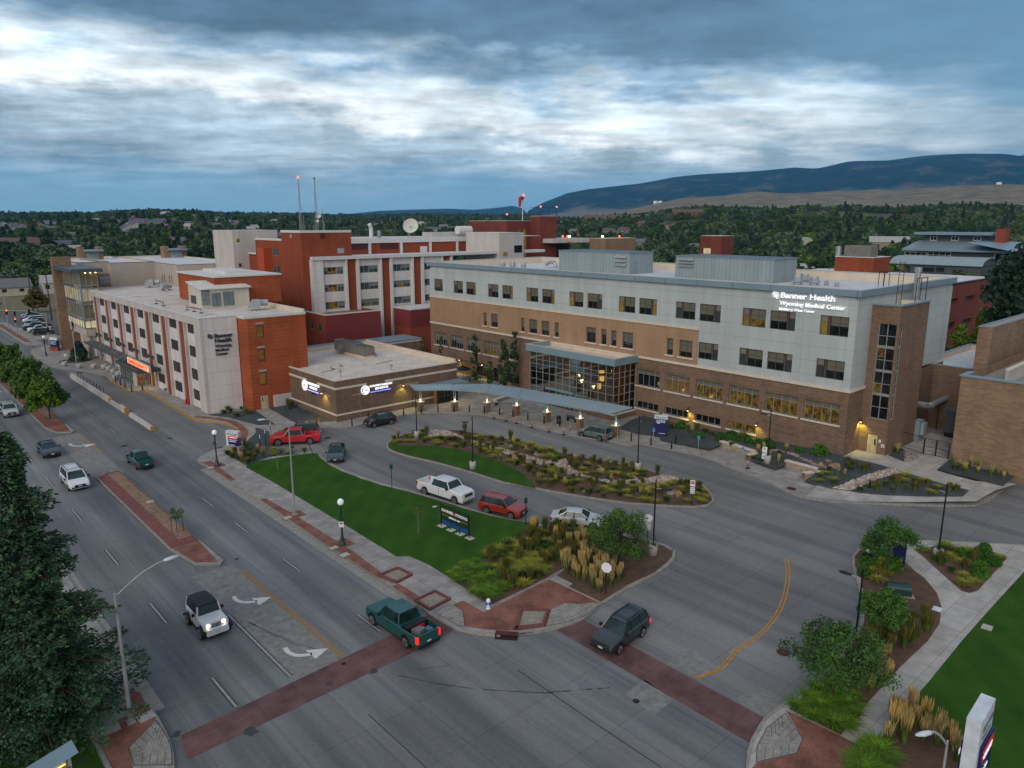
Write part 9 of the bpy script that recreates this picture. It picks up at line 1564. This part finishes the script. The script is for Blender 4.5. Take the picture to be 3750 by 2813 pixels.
def pebbles(P, n, nm_, zf, s0, s1, mts):
 m = MB(); x0, x1 = min(p[0] for p in P), max(p[0] for p in P); y0, y1 = min(p[1] for p in P), max(p[1] for p in P); c = 0
 while c < n:
  q_ = (U(x0,x1), U(y0,y1))
  if not inside(q_, P): continue
  c += 1; s = U(s0,s1); z = zf(*q_); a = U(0,3); V = [(q_[0]+cos(a+i*1.571)*s*U(.7,1.2), q_[1]+sin(a+i*1.571)*s*U(.7,1.2), z) for i in range(4)]; T = [(q_[0]+(v[0]-q_[0])*.55, q_[1]+(v[1]-q_[1])*.55, z+s*U(.4,.8)) for v in V]; m.add(V+T, [(4,5,6,7),(0,1,5,4),(1,2,6,5),(2,3,7,6),(3,0,4,7)], R_.choice(mts))
 tag(m.build(nm_), kind='stuff', label='pale pink and grey river stones laid as a dry stream', cat='river stones')
mat('stone_a', (.42,.36,.31), .9, var=.2); mat('stone_b', (.28,.21,.18), .9, var=.2); mat('stone_c', (.5,.46,.42), .9, var=.1)
pebbles(rock, 1700, 'river_stones', lambda x, y: .165, .08, .2, ['stone_a','stone_b','stone_c']); pebbles([tuple(v[:2]) for v in gzs('B4', 800,887, 1000,810, 1190,750, 1240,738, 1350,768, 1100,830, 930,905)], 600, 'river_stones', lambda x, y: mound(x,y)+.1, .08, .18, ['stone_a','stone_b','stone_c'])
BP = []
for i, (mt, m2, sh, h, r, n, ls) in enumerate((('leaf_green','leaf_dark','round',10,4.6,2400,.42),('leaf_dark','leaf_green','round',11,5.2,2600,.44),('leaf_sage','leaf_dark','round',11,5.6,2400,.44),('leaf_green','leaf_lime','round',8.5,3.8,1900,.38),('leaf_lime','leaf_green','round',8,3.6,1700,.38),('needle_dark','needle_dark','cone',14,3.0,2300,.36),('leaf_autumn','leaf_dark','round',7,3.2,1400,.36))):
 k, m = tree_parts(h=h, r=r, mt=mt, n=n, ls=ls, m2=m2, shape=sh, clumps=44, th=.1, tr=.3); BP.append((k, m, ['broad mid green tree','dark broad tree','grey-green cottonwood','small green tree','yellow-green tree','pointed dark spruce','small olive tree'][i], h))
protos = []; FTN = ['near the vacant lot and houses at left','behind the beige block','beyond the patient wing','beyond the helipad building','beyond the tower roof','near the grey roofed hall']
def polar(px_, r): a = math.atan((px_-1875)/FPX/1.0); return r*sin(a+YAW), r*cos(a+YAW), hgt(r, a)-.3
def blocked(x, y): return (-40 < x < 130 and 100 < y < 345) or (x < 29.8 and y < 700 and x > 4) or (30 < x < 130 and y < 264) or (110 < x < 275 and y < 60) or (118 < x < 240 and 55 < y < 205) or (360 < x < 440 and y < 110)
for k, m, lb_, h in BP:
 t = thing('background_tree', lb_, 'tree'); k.build('trunk', t); m.build('crown', t); protos.append(t); _reg(t)
HPOS = []
for a, b, r0, r1, n in [(0,950,620,1500,110),(950,1900,500,1300,44),(1700,2500,600,1500,26),(2500,3750,260,700,12)]:
 for _ in range(n): px_ = U(a,b); r = U(r0,r1); x, y, z = polar(px_, r); HPOS.append((px_, r, x, y, z))
def fronts(px_, r, x, y): return any(abs(px_-h[0])*r/FPX < 9 and -14 < h[1]-r < (75 if i % 5 < 3 else 14) for i, h in enumerate(HPOS))
cnt = 0; used = set(); near_pts = []
while cnt < 290:
 px_ = U(-150, 3900); r = 225+ (U(0,1)**1.3)*330; x, y, z = polar(px_, r)
 if blocked(x, y) or any((x-a)**2+(y-b)**2 < 46 for a, b in near_pts): 
  if R_.random() < .9: continue
  if blocked(x, y): continue
 near_pts.append((x, y)); i = R_.choices(range(7), [5,6,4,5,3,2.2 if px_ > 1500 else .8,2])[0]; s = U(.75,1.25); lab = BP[i][2]+' '+FTN[min(5, max(0, int(px_/3750*6)))]
 if i not in used: t = protos[i]; t.location = (x, y, z); t.scale = (s,s,s); t['label'] = lab; t['group'] = 'trees beyond the hospital'; used.add(i)
 else: dup(protos[i], (x, y, z), U(0,6), lab, 'trees beyond the hospital', s)
 cnt += 1
for i in range(7):
 if i not in used: x, y, z = polar(400*i+300, 420); protos[i].location = (x, y, z); protos[i]['group'] = 'trees beyond the hospital'
V = []; 
while len(V) < 15000:
 px_ = U(-300, 4100); r = 430+(U(0,1)**1.35)*3300; 
 if px_ > 1980 and r > 1850+300*sin(px_*.01): continue
 if px_ > 1200 and px_ < 1980 and 900 < r < 1500 and R_.random() < .45: continue
 x, y, z = polar(px_, r)
 if fronts(px_, r, x, y) or blocked(x, y) or noise.noise(Vector((x*.006, y*.006, 4))) < (-.25 if r < 900 else (-.02 if px_ < 1000 else -.12)): continue
 V.append((x, y, z-.4))
me = bpy.data.meshes.new('far_wood'); me.from_pydata(V, [], []); fw = bpy.data.objects.new('far_wood', me); COL.objects.link(fw); tag(fw, 'distant tree cover spreading over the town to the horizon', 'trees', kind='stuff')
ng = bpy.data.node_groups.new('scatter_crowns', 'GeometryNodeTree'); ng.interface.new_socket('Geometry', in_out='INPUT', socket_type='NodeSocketGeometry'); ng.interface.new_socket('Geometry', in_out='OUTPUT', socket_type='NodeSocketGeometry')
N = ng.nodes; L = ng.links; gi = N.new('NodeGroupInput'); go = N.new('NodeGroupOutput'); iop = N.new('GeometryNodeInstanceOnPoints'); gti = N.new('GeometryNodeGeometryToInstance')
for i in (6, 5, 4, 3, 2, 1, 0, 1, 0, 2):
 oi = N.new('GeometryNodeObjectInfo'); oi.inputs['Object'].default_value = next(o for o in kids(protos[i]) if o.name.startswith('crown')); oi.inputs['As Instance'].default_value = True; L.new(oi.outputs['Geometry'], gti.inputs[0])
L.new(gi.outputs[0], iop.inputs['Points']); L.new(gti.outputs[0], iop.inputs['Instance']); iop.inputs['Pick Instance'].default_value = True
def rnd(tp, lo_, hi, sd_):
 n = N.new('FunctionNodeRandomValue'); n.data_type = tp; ks = {'FLOAT': (2, 3, 1), 'FLOAT_VECTOR': (0, 1, 0), 'INT': (4, 5, 2)}[tp]; n.inputs[ks[0]].default_value = lo_; n.inputs[ks[1]].default_value = hi; n.inputs['Seed'].default_value = sd_; return n.outputs[ks[2]]
L.new(rnd('FLOAT', .6, 1.12, 3), iop.inputs['Scale']); L.new(rnd('FLOAT_VECTOR', (0,0,0), (0,0,6.28), 5), iop.inputs['Rotation']); L.new(rnd('INT', 0, 9, 9), iop.inputs['Instance Index']); L.new(iop.outputs[0], go.inputs[0]); md = fw.modifiers.new('scatter', 'NODES'); md.node_group = ng
mat('h_white', (.5,.5,.48), .8); mat('h_cream', (.5,.47,.33), .8); mat('h_tan', (.3,.24,.17), .8); mat('h_blue', (.2,.27,.3), .8); mat('h_brick', (.25,.1,.07), .8); mat('r_grey', (.16,.16,.17), .8); mat('r_brown', (.14,.09,.07), .8); mat('r_pale', (.38,.38,.37), .7)
def house(name, lab, p, rz, w_, d, h, wm, rm, hip=0, cat='house', group=None, rise=.32):
 t = thing(name, lab, cat, p, rz, group); k = MB(); k.box(-w_/2, w_/2, -d/2, d/2, -2, h, wm); k.add([(-w_/2,-d/2,h),(-w_/2,d/2,h),(-w_/2,0,h+d*rise),(w_/2,-d/2,h),(w_/2,d/2,h),(w_/2,0,h+d*rise)], [(0,1,2),(3,5,4)], wm); k.build('wall', t)
 k = MB(); o_ = .5; rr = d*rise; k.add([(-w_/2-o_,-d/2-o_,h-.1),(w_/2+o_,-d/2-o_,h-.1),(w_/2+o_-hip,0,h+rr+.15),(-w_/2-o_+hip,0,h+rr+.15),(-w_/2-o_,d/2+o_,h-.1),(w_/2+o_,d/2+o_,h-.1)], [(0,1,2,3),(3,2,5,4)], rm); k.build('roof', t)
 for x in (-w_*.28, w_*.22):
  for s in (-1, 1): k = MB(); k.box(x-.7, x+.7, s*(d/2)-.05, s*(d/2)+.05, h*.45, h*.8, 'glass_dark'); k.build('window', t)
 return t
WC = ['h_white','h_cream','h_tan','h_blue','h_brick']; RC_ = ['r_grey','r_brown','r_pale','slate_roof']; HN = ['white','cream','tan','blue-grey','brick']
hp = []
for i in range(10): hp.append((house('house', 'x', (0,0,0), 0, U(10,16), U(8,10), U(3,5.2), WC[i % 5], RC_[(i*3) % 4], group='houses among the trees'), HN[i % 5]))
first = set(); cnt = 0
for px_, r, x, y, z in HPOS:
 for _ in (0,):
  i = R_.randint(0, 9)
  if blocked(x, y): continue
  lab = HN[i % 5]+' walled house '+('on the wooded hillside at left' if px_ < 950 else 'beyond the red brick wing' if px_ < 1900 else 'among trees below the tan hills' if px_ < 2500 else 'among the trees beyond the tower')
  if i not in first: hp[i][0].location = (x,y,z+.3); hp[i][0]['label'] = lab; hp[i][0].rotation_euler[2] = R_.choice([0,.9,1.57,-YAW]); first.add(i); t_ = hp[i][0]
  else: t_ = dup(hp[i][0], (x, y, z+.3), R_.choice([0,.9,1.57,-YAW]), lab)
p = g('A1', 95, 765); house('house', 'pale yellow house with grey roof near the vacant lot', p, 0, 11, 9, 3.2, 'h_cream', 'r_grey', cat='house'); p = g('A1', 235, 715); house('garage', 'small white outbuilding right of the yellow house', p, 0, 7, 6, 2.6, 'h_white', 'r_pale', cat='garage'); p = g('A1', 378, 750); house('garage', 'white gabled garage beside the brick fin', p, 0, 6, 8, 4.2, 'h_white', 'r_pale', cat='garage')
for kd, x, y, lab, pc in (('suv',325,742,'dark sport utility parked beyond the vacant lot','black'),('sedan',42,620,'white car on the side street at far left','white')): p = g('A1', x, y); car(kd, 'parked_car', lab, pc, (p.x, p.y), 0, lod=1)
p = polar(3060, 330); house('shop', 'long white shop with pale roof and name board among the trees', p, -YAW+.1, 34, 12, 4.6, 'h_white', 'r_pale', cat='shop')
for px_, r, w_, lab in ((1640,620,62,'long pale apartment block with brown gabled roofs beyond the dish'),(1330,640,40,'two storey pale apartment building left of the dish'),(2240,1150,90,'long low brown roofed row below the hills'),(2500,1050,40,'dark red gabled hall with red light below the hills'),(40,640,44,'dark flat roofed building on the left hill'),(3230,620,26,'pale roofed house on the rise at right')): x, y, z = polar(px_, r); house('apartment_block', lab, (x,y,z), -YAW-atan2(px_-1875, FPX)+.1, w_, 13, 8.5, 'h_tan' if px_ != 2500 else 'h_brick', 'r_brown' if px_ != 3230 else 'r_pale', cat='building', rise=.3)
for px_, py_, r, lab in ((2385,764,3300,'pair of white water tanks on the tan hill'),(3598,723,3300,'small white water tank on the hill at right')):
 x, y, z = polar(px_, r); t = thing('water_tank', lab, 'water tank', (x,y,z)); k = MB(); k.lathe((0,0,-3), [(9,0),(9,13),(7,15),(1,16)], 'letter_white', 20); k.build('tank', t)
 if px_ < 3000: k = MB(); k.lathe((15,-14,-3), [(9,0),(9,13),(7,15),(1,16)], 'letter_white', 20); k.build('tank', t)
for i, (px_, r, lb_) in enumerate(((2870,300,'tall wooden utility pole left of the white shop'),(2762,330,'wooden utility pole above the dark red roof house'),(3105,290,'utility pole with crossarm right of the white shop'),(3215,340,'leaning wooden utility pole among dark trees'),(3025,300,'utility pole by the pale shop roof'),(118,258,'wooden utility pole at the vacant lot'),(182,240,'brown utility pole beside the brick fin'),(3560,300,'thin pole behind the grey roofed hall'))):
 x, y, z = polar(px_, r); t = thing('utility_pole', lb_, 'utility pole', (x,y,0), U(0,1), 'wooden utility poles'); k = MB(); k.tube((0,0,0),(0,0,13.5), .19, 'bark', 6, .12); k.build('pole', t); k = MB(); k.box(-1.3,1.3,-.07,.07,12.4,12.6,'bark'); k.build('crossarm', t)
k = MB(); k.box(-9500, 16500, -9500, 16500, -30, 1150, 'letter_white'); hz_ = k.build('haze'); tag(hz_, 'blue evening haze thickening towards the mountain', 'haze', kind='stuff'); mh = bpy.data.materials.new('air'); mh.use_nodes = True; nt = mh.node_tree; nt.nodes.clear(); o_ = nt.nodes.new('ShaderNodeOutputMaterial'); v_ = nt.nodes.new('ShaderNodeVolumePrincipled'); v_.inputs['Density'].default_value = .000048; v_.inputs['Color'].default_value = (.12,.52,1,1); v_.inputs['Anisotropy'].default_value = .0; nt.links.new(v_.outputs[0], o_.inputs['Volume']); hz_.data.materials.clear(); hz_.data.materials.append(mh)
